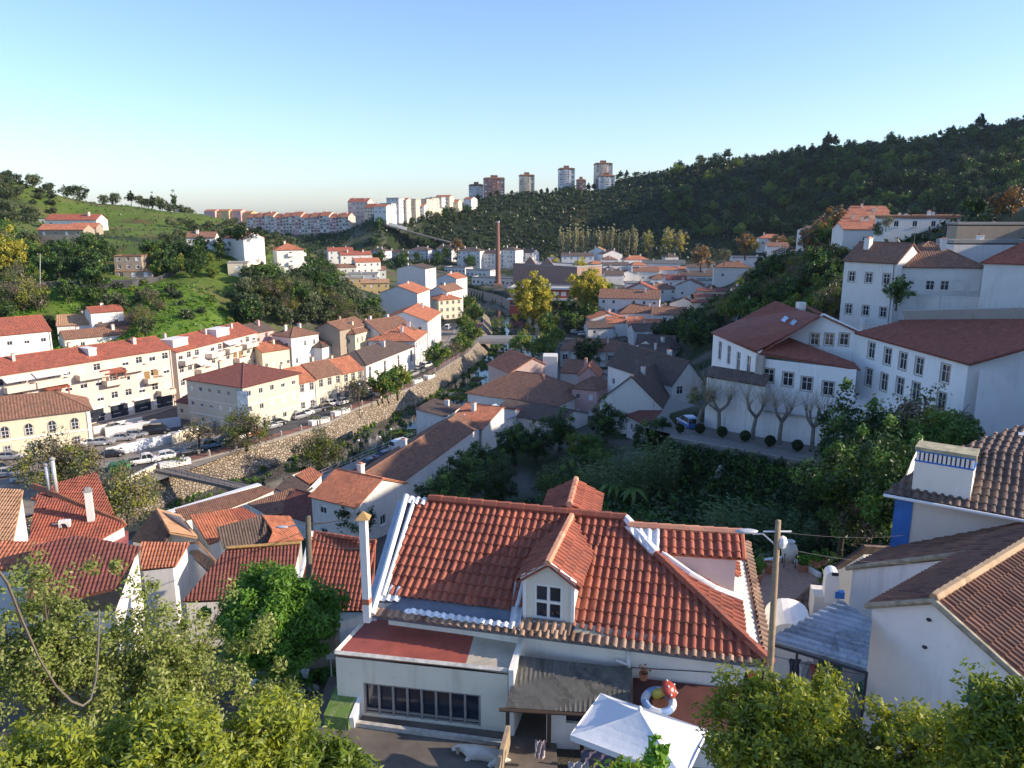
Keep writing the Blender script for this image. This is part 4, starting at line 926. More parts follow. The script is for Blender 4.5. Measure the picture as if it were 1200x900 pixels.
# lower fringe rows: white painted left, mixed in the middle, weathered on the right
strip([(440, 713), (606, 737), (604, 745), (434, 722)], TR2, 'eave_tiles', .03, row=.4)
strip([(480, 715), (602, 733), (601, 739), (474, 720.5)], WPT, 'painted_tiles', .075, row=.4)
strip([(614, 725), (672, 731), (668, 748), (604, 742)], TR2, 'eave_tiles', .02, row=.4)
b = MB(); b.slab([M_(674, 731, .05), M_(780, 748, .05), M_(780, 757, .05), M_(672, 742, .05)], .03); b.build('cement_strip', [plain('worn_cement', (.36, .34, .27), .9, .4, 1.5)], root)
strip([(668, 741), (898, 776), (906, 783), (604, 746), (604, 741)], TR2, 'eave_tiles', .03, row=.42, amp=.085)
# ridge and hip caps
b = MB(); caps(b, M_(503, 586, .1), M_(733, 609, .1), .13); uvfix(b); b.build('ridge_tiles', [TR1], root)
b = MB(); caps(b, M_(768, 650, .1), M_(903, 779, .1), .13); uvfix(b); b.build('hip_tiles', [TR1], root)
b = MB(); caps(b, M_(733, 609, .1), M_(768, 650, .1), .14); uvfix(b); b.build('hip_flashing', [WPT], root)
b = MB(); b.tube([M_(437, 722, .1), M_(452, 672, .1), M_(477, 583, .1)], .09, 8); b.tube([M_(450, 700, .08), M_(486, 588, .08)], .07, 8); b.build('verge_flashing', [FRAME], root)
# strip of pale sheets left of the verge, lower than the slope
vL = [M_(424, 722), M_(440, 722), M_(478, 584), M_(466, 583)]
b = MB(); b.slab([p-Vector((0, 0, .10)) for p in vL], .08); b.build('side_gutter', [plain('pale_blue_sheet', (.42, .48, .56), .6)], root)
# right hip slope
hb = M_(901, 781); ht = M_(733, 609); back = eR+nd*7.4+ud*.25; back.z = hb.z
HP = plane3(hb, ht, back)
def H_(px, py, up=0.0): return PP(px, py, HP)+HP[1]*up
b = MB(); b.slab([hb, PP(871, 635, HP), ht], .12); b.build('roof_deck', [plain('pale_cement', (.58, .55, .48), .85, .2, 1.5)], root)
def hstrip(pts, mat, name, up=.03, row=.36): b = MB(); corr(b, [H_(x, y) for x, y in pts], .22, .065, 8, row=row, off=up); uvfix(b); b.build(name, [mat], root)
hstrip([(774, 653), (868, 704), (874, 750), (893, 772)], TR1, 'roof_tiles')
hstrip([(858, 660), (865, 660), (867, 678), (861, 676)], TR1, 'roof_tiles')
b = MB(); b.slab([H_(868, 637, .05), H_(877, 637, .05), H_(905, 776, .05), H_(893, 770, .05)], .1); corr(b, [H_(869, 637), H_(877, 637), H_(905, 776), H_(894, 770)], .25, .07, 8, row=.36, off=.05); uvfix(b); b.build('eave_tiles', [TR2], root)
# far slope of the roof
fe = nd*7.4
b = MB(); bl = eL+fe; br = eR+fe; b.slab([rL, rR, Vector((br.x, br.y, EZ)), Vector((bl.x, bl.y, EZ))], .12); corr(b, [rL, rR, Vector((br.x, br.y, EZ)), Vector((bl.x, bl.y, EZ))], .25, .06, 4); uvfix(b); b.build('rear_roof', [TR1], root)
# walls
ins = .28
A = eL+ud*.25+nd*ins; B = eR-ud*.45+nd*ins; C = B+nd*6.7; D = A+nd*6.7
b = MB(); GZ = -13.5
for p, q, t in ((A, B, 0), (B, C, 0), (C, D, 0)):
 b.poly([(p.x, p.y, GZ-5), (q.x, q.y, GZ-5), (q.x, q.y, EZ+.02), (p.x, p.y, EZ+.02)])
m = (D+A)/2; b.poly([(D.x, D.y, GZ-5), (A.x, A.y, GZ-5), (A.x, A.y, EZ), (m.x, m.y, ridz-.1), (D.x, D.y, EZ)])
WHM = plaster('house_white', (.88, .84, .75), .4, .8)
b.build('wall', [WHM], root)
MAIN_AB = (A, B)
def W_(px, py, off=0.0): return PV(px, py, A-nd*off, B-nd*off)     # point on the front wall
# ---- front dormer ----
d0, d1 = M_(615, 723), M_(671, 731)
du = (d1-d0); du.z = 0; dw = du.length; du.normalize(); dn = Vector((-du.y, du.x, 0))
def D_(px, py, off=0.0): a = d0-dn*off; return PV(px, py, a, a+du)
eh = D_(616, 677).z; ap = D_(643, 664).z; zb = min(d0.z, d1.z)-.05
dorm = MB()
WIN = (D_(625, 0+683).z, D_(625, 725).z)
wx0 = (D_(625, 700)-d0).dot(du); wx1 = (D_(660, 700)-d0).dot(du)
wall_face(dorm, d0, du, dw, zb, eh, [(wx0, WIN[1], wx1-wx0, min(WIN[0], eh-.06)-WIN[1])], .12, top=(dw/2, ap))
for s in (0, dw):
 p = Vector((d0.x, d0.y, 0))+du*s; q = p+dn*2.6
 dorm.poly([(p.x, p.y, zb-.1), (p.x, p.y, eh), (q.x, q.y, eh), (q.x, q.y, zb+1.2)])
do = dorm.build('dormer', [plaster('dormer_white', (.76, .72, .62), .25, 1.5)], root)
fr, gl = MB(), MB(); rz = math.atan2(du.y, du.x)
ww, wh = wx1-wx0, min(WIN[0], eh-.06)-WIN[1]
o = Vector((d0.x, d0.y, WIN[1]))+du*wx0
def loc(x, y, z): return o+du*x+dn*y+Vector((0, 0, z))
for x in (.04, ww/2, ww-.04): fr.box(loc(x, .05, wh/2), (.075, .06, wh), rz)
for z in (.04, wh*.5, wh-.04): fr.box(loc(ww/2, .05, z), (ww, .05, .075), rz)
fr.box(loc(ww/2, -.05, -.04), (ww+.16, .16, .07), rz)
wf = fr.build('window', [FRAME], do); gl.poly([loc(0, .09, 0), loc(ww, .09, 0), loc(ww, .09, wh), loc(0, .09, wh)]); gl.build('pane', [GLASS], wf)
b = MB()   # barge boards
L0, L1, AP = loc(0, 0, 0)*0+d0-du*.09, d1+du*.09, (d0+d1)/2
pL = Vector((L0.x, L0.y, eh-.04)); pR = Vector((L1.x, L1.y, eh-.04)); pA = Vector((AP.x, AP.y, ap+.06))
for p in (pL, pR):
 v = [p-dn*.14, pA-dn*.14, pA-dn*.14+Vector((0, 0, .12)), p-dn*.14+Vector((0, 0, .12))]
 b.mesh([x for x in v]+[x+dn*.22 for x in v], [(0, 1, 2, 3), (7, 6, 5, 4), (0, 4, 5, 1), (3, 2, 6, 7), (0, 3, 7, 4), (1, 5, 6, 2)])
for p in (d0, d1): b.box((p.x-dn.x*.02, p.y-dn.y*.02, (zb+eh)/2), (.09, .09, eh-zb), rz)
b.build('barge_board', [FRAME], do)
# dormer roof runs back until it meets the main slope
def back_at(p, z):      # distance along dn from p at height z to the main plane
 n = MP[1]; q = Vector((p.x, p.y, z)); return (MP[0]-q).dot(n)/dn.dot(n)
for sgn, e in ((-1, pL), (1, pR)):
 e0 = e-dn*.16+du*sgn*.12-Vector((0, 0, .03)); r0 = pA-dn*.16+Vector((0, 0, .08))
 e1 = e0+dn*back_at(e0, e0.z); r1 = r0+dn*back_at(r0, r0.z)
 b = MB(); pts = [e0, r0, r1, e1]; b.slab(pts, .06); corr(b, pts, .2, .05, 8, row=.33, off=.01); uvfix(b); b.build('dormer_roof', [TR1], do)
b = MB(); caps(b, pA-dn*.2+Vector((0, 0, .13)), r1+Vector((0, 0, .06)), .1, .34); uvfix(b); b.build('ridge_tiles', [tiles('ridge_clay', (.42, .16, .09), (.55, .26, .16), (.2, .16, .1), .4)], do)
# ---- rear dormer seen over the ridge ----
rr = thing  # (part of the same house)
pf = PZ(674.7, 564, -8.62); pn = PZ(664, 604, -8.62); pd = (pf-pn).normalized(); ps = Vector((pd.y, -pd.x, 0))
b = MB(); W2 = .8; lo = .42
near = pn-pd*1.2
rdo = None
mbw = MB(); cF = pf-pd*.1
mbw.prism([cF-ps*W2-pd*1.3, cF+ps*W2-pd*1.3, cF+ps*W2, cF-ps*W2], -11.0, -8.62-lo-.02)
mbw.poly([Vector((*(cF-ps*W2).xy, -8.62-lo)), Vector((*(cF+ps*W2).xy, -8.62-lo)), Vector((cF.x, cF.y, -8.7))])
rdo = mbw.build('rear_dormer', [WHM], root)
for s in (-1, 1):
 FPn = (nd*1.95/3.7+Vector((0, 0, 1))).normalized(); E = pn+ps*s*(W2+.1)-Vector((0, 0, lo+.05)); tE = (rL-E).dot(FPn)/pd.dot(FPn); tR = (rL-pn).dot(nd)/pd.dot(nd)
 pts = [pn+pd*tR, pf+pd*.12, pf+pd*.12+ps*s*(W2+.1)-Vector((0, 0, lo+.05)), E+pd*tE]
 b = MB(); b.slab(pts, .06); corr(b, pts, .2, .05, 8, row=.33, off=.01); uvfix(b); b.build('dormer_roof', [TR1], rdo)
b = MB(); caps(b, pf+pd*.15+Vector((0, 0, .05)), pn+pd*tR+Vector((0, 0, .05)), .1, .34); uvfix(b); b.build('ridge_tiles', [MATS['ridge_clay']], rdo)
# ---- side dormer on the right hip, pink cheek ----
k0 = PZ(773, 619.5, -8.92); k1 = PZ(864, 625.5, -8.92); kd = (k1-k0).normalized(); kn = Vector((-kd.y, kd.x, 0))
k00 = k0-kd*1.0
sl = .42; run = .78
e0 = k0-kn*run-Vector((0, 0, sl)); e1 = k1-kn*run-Vector((0, 0, sl))
f0 = k0+kn*run-Vector((0, 0, sl)); f1 = k1+kn*run-Vector((0, 0, sl))
sw = MB(); wn = k0-kn*(run-.1); wn1 = k1-kn*(run-.1)-kd*.08
zt = -8.92-sl*.95
sw.mesh([(wn.x, wn.y, -11.0), (wn1.x, wn1.y, -11.0), (wn1.x, wn1.y, zt), (wn.x, wn.y, zt)], [(0, 1, 2, 3)])
wb = wn1+kn*(2*run-.2); sw.mesh([(wn1.x, wn1.y, -11.0), (wb.x, wb.y, -11.0), (wb.x, wb.y, zt), (wn1.x, wn1.y, zt), ((wn1.x+wb.x)/2, (wn1.y+wb.y)/2, -9.0)], [(0, 1, 2, 4, 3)])
so = sw.build('side_dormer', [plaster('pale_pink', (.66, .50, .47), .2, 1.0)], root)
for (a, c) in (((k0, k1), (e1, e0)), ((k0, k1), (f1, f0))):
 pts = [a[0], a[1]+kd*.1, c[0]+kd*.1, c[1]]; b = MB(); b.slab(pts, .06); corr(b, pts, .25, .07, 8, row=.33, off=.01); uvfix(b); b.build('dormer_roof', [TR1], so)
pts = [k0-kd*1.0, k0, e0, e0-kd*.25-Vector((0, 0, .02))]; b = MB(); b.slab(pts, .05); corr(b, pts, .25, .06, 8, off=.02); uvfix(b); b.build('valley_flashing', [WPT], so)
b = MB(); caps(b, k0-kd*.9+Vector((0, 0, .06)), k1+kd*.12+Vector((0, 0, .06)), .11, .36); uvfix(b); b.build('ridge_tiles', [MATS['ridge_clay']], so)
b = MB(); b.tube([k1+kd*.12+Vector((0, 0, .04)), e1+kd*.12], .07); b.build('verge_tiles', [TR1], so)
b = MB(); pq = [H_(773, 652, .12), H_(806, 676, .12), H_(835, 693, .12), H_(868, 706, .12)]; b.tube(pq, .09, 6); b.build('cheek_flashing', [FRAME], so)
# ---- flat-roofed extension with window band ----
EX = -11.55
xa, xb = PZ(393, 765, EX), PZ(595, 786, EX)
ext = root
xd = (xb-xa).normalized(); xn = Vector((-xd.y, xd.x, 0))
bl = PZ(433, 722, EX+.25); brr = PZ(610, 746, EX+.25)
b = MB(); b.slab([xa, PZ(545, 780, EX), PZ(556, 742, EX+.25), bl], .1); eo = b.build('flat_roof', [plain('red_roof_paint', (.33, .085, .06), .6, .22, 1.6)], root)
b = MB(); b.slab([PZ(545.3, 780, EX), xb, brr, PZ(556.3, 742, EX+.25)], .1); b.build('bare_roof', [plain('bare_cement', (.50, .45, .36), .85, .18, 2)], root)
b = MB()
wx = [(PV(427, 800, xa, xb)-xa).dot(xd), (PV(562, 816, xa, xb)-xa).dot(xd)]
wz1, wz0 = PV(427, 800, xa, xb).z, PV(427, 835, xa, xb).z
wall_face(b, xa, xd, (xb-xa).length, GZ-.6, EX-.12, [(wx[0], wz0, wx[1]-wx[0], wz1-wz0)], .14)
l2 = Vector((bl.x, bl.y, 0)); b.poly([(xa.x, xa.y, GZ-1), (bl.x, bl.y, GZ-1), (bl.x, bl.y, EX+.1), (xa.x, xa.y, EX-.12)])
b.build('extension_wall', [plaster('ext_cream', (.84, .76, .60), .6, .7)], root)
b = MB(); ez = Vector((0, 0, .05))
for p, q in ((xa, xb), (xa, bl)): b.tube([p+ez*.3, q+ez*.3], .07, 4)
b.build('roof_edge', [plain('chalky_edge', (.62, .58, .5), .9, .3, 6)], root)
fr = MB(); gl = MB(); rz = math.atan2(xd.y, xd.x); L = wx[1]-wx[0]; hh = wz1-wz0
for i in range(9): p = xa+xd*(wx[0]+L*i/8)+xn*.03; fr.box((p.x, p.y, (wz0+wz1)/2), (.055, .07, hh), rz)
for z in (wz0+.02, wz1-.02, wz0+hh*.13): p = xa+xd*(wx[0]+L/2)+xn*.04; fr.box((p.x, p.y, z), (L, .05, .05), rz)
wf = fr.build('window_band', [plain('grey_alu', (.30, .27, .24), .5)], root)
p0, p1 = xa+xd*wx[0]+xn*.1, xa+xd*wx[1]+xn*.1; gl.poly([(p0.x, p0.y, wz0), (p1.x, p1.y, wz0), (p1.x, p1.y, wz1), (p0.x, p0.y, wz1)]); gl.build('pane', [GLASS], wf)
# white parapet right of the extension
pp = [xb+xd*.04, brr+xd*.04]; dp = (pp[1]-pp[0]); dp.z = 0
b = MB(); q0, q1 = pp[0]-xn*.12, pp[1]+xn*.1
b.mesh([(q0.x, q0.y, GZ-1), (q1.x, q1.y, GZ-1), (q1.x, q1.y, -11.0), (q0.x, q0.y, EX+.1)]+[(q0.x+xd.x*.14, q0.y+xd.y*.14, GZ-1), (q1.x+xd.x*.14, q1.y+xd.y*.14, GZ-1), (q1.x+xd.x*.14, q1.y+xd.y*.14, -11.0), (q0.x+xd.x*.14, q0.y+xd.y*.14, EX+.1)],
  [(0, 3, 2, 1), (4, 5, 6, 7), (3, 7, 6, 2), (0, 4, 7, 3)]); b.build('parapet', [WHM], root)
# fibre-cement shed roof
FC = tiles('fibre_cement', (.055, .055, .05), (.10, .098, .09), (.26, .25, .20), .9, cw=.12, ch=2)
FG = PZ
pts = [W_(608, 769, .02), W_(740, 783, .02)]; z1 = -11.45; pts = [PZ(608, 769, z1), PZ(741, 783, z1), PZ(738, 838, z1-.75), PZ(592, 829, z1-.75)]
b = MB(); b.slab(pts, .04); corr(b, pts, .12, .016, 4, off=.0); uvfix(b); b.build('shed_roof', [FC], root)
b = MB(); gd = (pts[2]-pts[3]).normalized();
for f in (.02, .36, .63, .98):
 p = pts[3].lerp(pts[2], f); b.box((p.x, p.y+.15, (p.z+GZ)/2-.1), (.1, .1, abs(GZ-p.z)), 0)
b.tube([pts[3]-Vector((.15, 0, .06)), pts[2]-Vector((0, 0, .06))], .05); b.build('shed_post', [WOODD], root)
p0 = pts[3].lerp(pts[2], .34)+Vector((0, .3, 0)); p1 = pts[2]+Vector((0, .3, 0)); wd = (p1-p0); wd.z = 0
b = MB(); wall_face(b, p0, wd, wd.length, GZ-.5, z1-.8, [(.5, GZ+.75, .8, .45)], .1); b.build('shed_wall', [WHM], root)
b = MB(); p2 = p0+wd.normalized()*.5+Vector((0, .1, 0)); p3 = p2+wd.normalized()*.8; b.poly([(p2.x, p2.y, GZ+.75), (p3.x, p3.y, GZ+.75), (p3.x, p3.y, GZ+1.2), (p2.x, p2.y, GZ+1.2)]); b.build('vent', [IRON], root)
# downpipe
b = MB(); t = W_(737, 760, .07); b.tube([t, Vector((t.x, t.y, GZ))], .055, 8); b.tube([W_(722, 773, .1), W_(735, 780, .1), t-Vector((0, 0, .35))], .05, 8); b.build('downpipe', [FRAME], root, smooth=True)
# maroon lean-to at right
pts = [PZ(742, 794, -11.75), PZ(872, 808, -11.75), PZ(864, 858, -12.3), PZ(742, 846, -12.3)]
b = MB(); b.slab(pts, .06); b.build('lean_to_roof', [plain('dark_red_sheet', (.10, .035, .028), .75, .3, 2)], root)
b = MB(); b.poly([(pts[3].x, pts[3].y, GZ-.5), (pts[2].x, pts[2].y, GZ-.5), pts[2]-Vector((0, 0, .06)), pts[3]-Vector((0, 0, .06))]); b.build('lean_to_wall', [WHM], root)
b = MB(); t = W_(742, 775, .0); b.tube([W_(615, 775, .03), W_(700, 780, .03), W_(870, 790, .03)], .012, 4); b.build('wall_cable', [IRON], root)
# tall white flue at the left of the roof
c = PZ(431, 728, -11.0); tp = PV(431, 607, (c.x, c.y), (c.x+1, c.y)).z
rt = thing('roof_flue', 'tall square white flue with an orange band and small clay pyramid cap', 'chimney', c)
b = MB(); b.box((c.x, c.y, (c.z+tp)/2), (.19, .19, tp-c.z), R(-12)); b.build('shaft', [FRAME], rt)
b = MB(); b.box((c.x, c.y, c.z+.62), (.205, .205, .16), R(-12)); b.build('band', [plain('clay_band', (.45, .15, .08))], rt)
b = MB(); s = .19; b.mesh([(c.x-s, c.y-s, tp), (c.x+s, c.y-s, tp), (c.x+s, c.y+s, tp), (c.x-s, c.y+s, tp), (c.x, c.y, tp+.2)], [(3, 2, 1, 0), (0, 1, 4), (1, 2, 4), (2, 3, 4), (3, 0, 4)]); b.build('cap', [plain('clay_cap', (.42, .26, .10))], rt)
# ================= RIGHT NEIGHBOUR =================
gx0 = PZ(1097, 702, -9.5); rdir = Vector((.80, .60, 0)); gdn = Vector((-.60, .80, 0))
ptc = .52
QP = plane3(gx0, gx0+rdir, gx0+gdn-Vector((0, 0, ptc)))
QR = plane3(gx0, gx0+rdir, gx0-gdn-Vector((0, 0, ptc)))
def Q_(px, py, up=0.0): return PP(px, py, QP)+QP[1]*up
def S_(px, py, up=0.0): return PP(px, py, QR)+QR[1]*up
TQ = tiles('sooty_brown_tiles', (.11, .05, .035), (.20, .10, .065), (.20, .18, .14), .6, cw=.2, ch=.36)
nb = thing('brown_roofed_house', 'white house with a long brown barrel-tiled gable roof and blank side wall, right foreground', 'house', gx0+rdir*5-Vector((0, 0, 4)))
far_r = gx0+rdir*9
i1 = Q_(1108, 661); t1 = (i1-gx0).dot(rdir)
eaveB = (Q_(1026, 704)-gx0).dot(gdn); eaveA = (Q_(996, 665)-gx0).dot(gdn)
def q3(t, s): return gx0+rdir*t+gdn*s-Vector((0, 0, ptc*abs(s)))
tA = (Q_(996, 665)-gx0).dot(rdir)
b = MB(); pl = [q3(-.1, 0), q3(9.5, 0), q3(9.5, eaveB), q3(-.1, eaveB)]; b.slab(pl, .1); corr(b, pl, .2, .055, 8, row=.36, jit=.01); uvfix(b); b.build('roof', [TQ], nb)
b = MB(); pl = [q3(tA, eaveB), q3(9.5, eaveB), q3(9.5, eaveA), q3(tA, eaveA)]; b.slab(pl, .1); corr(b, pl, .2, .055, 8, row=.36, jit=.01); uvfix(b); b.build('roof', [TQ], nb)
b = MB(); pl = [q3(-.1, 0), q3(9.5, 0), q3(9.5, -4.2), q3(-.1, -4.2)]; b.slab(pl, .1); corr(b, pl, .2, .055, 8, row=.36, jit=.01); uvfix(b); b.build('roof', [TQ], nb)
b = MB(); caps(b, gx0-rdir*.15+Vector((0, 0, .08)), far_r+Vector((0, 0, .08)), .14, .34); uvfix(b); b.build('ridge_tiles', [tiles('lichen_ridge', (.30, .20, .11), (.42, .30, .18), (.25, .22, .14), .5)], nb)
b = MB(); g0 = q3(0, 0);
def gw(s, z): p = gx0+gdn*s; return (p.x, p.y, z)
NBW = plaster('neighbour_white', (.88, .86, .82), .35, .6)
b.poly([gw(eaveB-.1, -20), gw(-4.1, -20), gw(-4.1, g0.z-ptc*4.1-.1), gw(0, g0.z-.1), gw(eaveB-.1, g0.z-ptc*eaveB-.05)])
p, q = gx0+gdn*(eaveB-.1), gx0+gdn*(eaveB-.1)+rdir*9.5; ez_ = g0.z-ptc*eaveB-.05
b.poly([(q.x, q.y, -20), (p.x, p.y, -20), (p.x, p.y, ez_), (q.x, q.y, ez_)])
b.build('wall', [NBW], nb)
b = MB(); p = gx0+rdir*tA
def ga(s, z): r = p+gdn*s; return (r.x, r.y, z)
b.poly([ga(eaveA-.1, -20), ga(eaveB-.2, -20), ga(eaveB-.2, g0.z-ptc*eaveB-.06), ga(eaveA-.1, g0.z-ptc*eaveA-.06)])
r0, r1 = p+gdn*(eaveA-.1), p+gdn*(eaveA-.1)+rdir*8; zz = g0.z-ptc*eaveA-.06
b.poly([(r1.x, r1.y, -20), (r0.x, r0.y, -20), (r0.x, r0.y, zz), (r1.x, r1.y, zz)])
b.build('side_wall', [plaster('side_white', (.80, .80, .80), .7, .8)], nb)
b = MB(); LM = plain('lichen_mortar', (.32, .28, .2), .9, .4, 4); b.tube([q3(tA-.05, eaveA+.1), q3(tA-.05, eaveB-.2)], .09, 6); b.build('rear_verge', [LM], nb); b = MB(); b.tube([q3(-.15, eaveB), q3(-.15, 0), q3(-.15, -4.2)], .09, 6); b.build('verge', [LM], nb)
for (px, py) in ((1089, 726), (1084, 758)):
 b = MB(); pt = PV(px, py, gx0, gx0+gdn); b.ball(pt-rdir*.02, (.07, .07, .045), 4); b.build('vent', [IRON], nb)
sh = PV(1160, 815, gx0, gx0+gdn)-rdir*.06
b = MB(); b.box(sh, (.95, .05, .8), math.atan2(gdn.y, gdn.x)); b.build('shutter', [GRNS], nb)
# wall lantern
c = PV(1014, 803, gx0, gx0+gdn)-rdir*.3
rt = thing('wall_lantern', 'green iron lantern on the corner of the right white wall', 'lantern', c); b = MB(); b.lathe([(.03, .22), (.14, .1), (.09, -.16), (.03, -.2)], c, 6); b.tube([c+Vector((0, 0, .2)), c+rdir*.3+Vector((0, 0, .2))], .02, 5); b.build('lantern_body', [GRNS], rt)
# upper right house with blue-banded chimney
U0 = PZ(1036, 579, -9.9); U1 = PZ(1215, 612, -9.9)
u2 = (U1-U0); u2.z = 0; u2.normalize(); n2 = Vector((-u2.y, u2.x, 0))
UP = plane3(U0, U0+u2, U0+n2+Vector((0, 0, .46)))
TU = tiles('old_brown_barrel', (.085, .06, .05), (.17, .11, .08), (.24, .22, .18), .8, cw=.26, ch=.4)
ub = thing('blue_banded_house', 'white house with an old dark barrel-tiled roof and a blue corner stripe, upper right', 'house', U0+n2*4+u2*4-Vector((0, 0, 5)))
W8 = 9.0
pl = [PP(x, y, UP) for x, y in ((1035, 579), (1215, 612), (1215, 530), (1142, 533), (1120, 527.5), (1066, 556))]
b = MB(); b.slab(pl, .1); corr(b, pl, .26, .075, 8, row=.4, jit=.015); uvfix(b); b.build('roof', [TU], ub)
q0_, q1_ = PP(1120, 528, UP), PP(1215, 531, UP); UL = plane3(q0_, q1_, q0_+n2*2+Vector((0, 0, .55)))
Lp = [PP(x, y, UL) for x, y in ((1120, 528), (1142, 534), (1215, 531), (1215, 494), (1165, 510))]
b = MB(); b.slab(Lp, .1); corr(b, Lp, .26, .07, 8, row=.4, off=.03); uvfix(b); b.build('upper_roof', [TU], ub)
b = MB(); a, d = U0+n2*.35+u2*.35, U0+n2*.35+u2*W8; e = a+n2*6.5
b.poly([(a.x, a.y, -19), (d.x, d.y, -19), (d.x, d.y, U0.z-.05), (a.x, a.y, U0.z-.05)]); b.poly([(e.x, e.y, -19), (a.x, a.y, -19), (a.x, a.y, U0.z-.05), (e.x, e.y, U0.z+.5)]); b.build('wall', [plaster('upper_white', (.74, .70, .62), .2)], ub)
b = MB(); c = a+u2*.28-n2*.02; b.box((c.x, c.y, -12.5), (.58, .05, 5), math.atan2(u2.y, u2.x)); b.build('blue_stripe', [BLUEP], ub)
b = MB(); b.tube([U0-n2*.12, U0+u2*W8-n2*.12], .06, 8); b.build('gutter', [FRAME], ub)
b = MB(); b.slab([PP(1193, 514, UL)+Vector((0, 0, .12)), PP(1206, 512, UL)+Vector((0, 0, .12)), PP(1206, 507, UL)+Vector((0, 0, .12)), PP(1193, 510, UL)+Vector((0, 0, .12))], .05); b.build('skylight', [FRAME], ub)
# chimney
c0, c1 = PP(1068, 575, UP), PP(1136, 588, UP); cu = (c1-c0); cu.z = 0; cw = cu.length; cu.normalize(); cn = Vector((-cu.y, cu.x, 0))
zt = PV(1073, 524, c0, c1).z; rt = thing('wide_chimney', 'wide white chimney with a blue-edged brick grille along its top', 'chimney', (c0+c1)/2)
cc = (c0+c1)/2+cn*.45; rz = math.atan2(cu.y, cu.x)
b = MB(); zb_ = c0.z-.6; b.box((cc.x, cc.y, (zb_+zt-.5)/2), (cw, .9, zt-.5-zb_), rz); b.build('shaft', [plaster('chimney_white', (.78, .74, .66), .15)], rt)
b = MB()
for z in (zt-.48, zt-.12): b.box((cc.x, cc.y, z), (cw+.04, .94, .05), rz)
b.build('blue_band', [BLUEP], rt)
b = MB(); b.box((cc.x, cc.y, zt-.3), (cw-.1, .8, .3), rz, mat=1)
for i in range(13): p = c0+cu*(cw*(i+.5)/13)-cn*.0; b.box((p.x+cn.x*.04, p.y+cn.y*.04, zt-.3), (.085, .08, .3), rz, mat=0)
b.build('grille', [FRAME, plain('burnt_clay', (.12, .05, .035))], rt)
b = MB(); b.box((cc.x, cc.y, zt-.03), (cw+.08, .98, .12), rz); b.build('cap', [plain('mossy_cap', (.36, .33, .22), .9, .4, 4)], rt)
# rib-sheet canopy next to the white wall
pts = [PZ(897, 750, -11.2), PZ(1016, 785, -11.2), PZ(1022, 727, -10.7), PZ(985, 704, -10.6)]
rt = thing('sheet_canopy', 'lichen-spotted blue-white corrugated canopy against the right white wall', 'canopy', sum(pts, Vector())/4)
b = MB(); MS = tiles('lichen_sheet', (.24, .29, .34), (.33, .38, .43), (.06, .06, .035), 1.0, cw=.3, ch=3)
corr(b, pts, .2, .06, 8, off=.0, vdir=(pts[1]-pts[2])*-1+(pts[0]-pts[3])*0 if False else (pts[0]-pts[3]).cross(Vector((0, 0, 1)))*0+(pts[1]-pts[0])); b.slab([p-Vector((0, 0, .03)) for p in pts], .02); uvfix(b); b.build('sheeting', [MS], rt)
b = MB()
for p in (pts[0], pts[0].lerp(pts[1], .33), pts[0].lerp(pts[1], .66), pts[1]): b.tube([p-Vector((0, 0, .06)), Vector((p.x, p.y, -14.5))], .035, 6)
b.tube([pts[0]-Vector((0, 0, .08)), pts[1]-Vector((0, 0, .08))], .04, 6); b.build('post', [IRON], rt)
# low arched white annexes and small chimney in front of the terrace
c = PZ(926, 768, -13.0); rt = thing('arched_outhouse', 'low white outhouse with a rounded top behind the wooden pole', 'outhouse', c)
b = MB(); k = 10; W5 = .66; prof = [(-W5, -2)]+[(-W5*math.cos(math.pi*i/k), .55+.5*math.sin(math.pi*i/k)) for i in range(k+1)]+[(W5, -2)]
dv = Vector((.97, -.24, 0)); nv = Vector((.24, .97, 0))
vs = [c+dv*x+Vector((0, 0, z)) for x, z in prof]; m = len(vs); b.mesh(vs+[v+nv*1.6 for v in vs], [tuple(range(m))]+[(i, m+i, m+i+1, i+1) for i in range(m-1)]); b.build('wall', [NBW], rt)
p1 = PZ(958, 770, -11.9)
c = PZ(973, 700, -12.0); rt = thing('small_outhouse', 'small white outhouse with a blue stripe, left of the corrugated canopy', 'outhouse', c)
b = MB(); b.box((c.x, c.y+.4, -13.0), (.8, .8, 2.0), R(-12)); b.build('wall', [MATS['upper_white']], rt); b = MB(); b.box((c.x+.27, c.y-.02, -11.88), (.28, .2, .22), R(-12)); b.build('blue_stripe', [BLUEP], rt)
c2 = PZ(974, 697, -11.9); rt = thing('rounded_chimney', 'round-topped white chimney leaning over the small outhouse', 'chimney', c2)
b = MB(); prof = [(-.2, 0), (-.2, .85)]+[(-.2*math.cos(math.pi*i/8), .88+.2*math.sin(math.pi*i/8)) for i in range(9)]+[(.2, 0)]
vs = [c2+dv*x+Vector((0, 0, z-.3)) for x, z in prof]; m = len(vs); b.mesh(vs+[v+nv*.5 for v in vs], [tuple(range(m)), tuple(range(2*m-1, m-1, -1))]+[(i, m+i, m+i+1, i+1) for i in range(m-1)]); b.build('shaft', [FRAME], rt)
b = MB(); b.box(c2+Vector((.06, -.02, .72)), (.2, .06, .1), R(-12)); b.build('smoke_slot', [IRON], rt)
# dark roofs between terrace and neighbour
free('low dark-tiled roof between the potted terrace and the right white house', [[(905, 722, -13.2), (955, 748, -13.2), (972, 680, -12.4), (950, 690, -12.4)]], [(905, 722, -13.2), (955, 748, -13.2), (972, 681, -12.5), (950, 690, -12.5)], -18, WHITE2, T_DK, row=.36)
free('dark roof tip behind the potted terrace below the shaded trees', [[(975, 665, -16), (1030, 660, -16), (1046, 640, -15.2), (1012, 638, -14.6)]], [(975, 665, -16), (1030, 661, -16), (1046, 641, -15.3), (1012, 639, -14.8)], -22, WHITE2, T_DK)
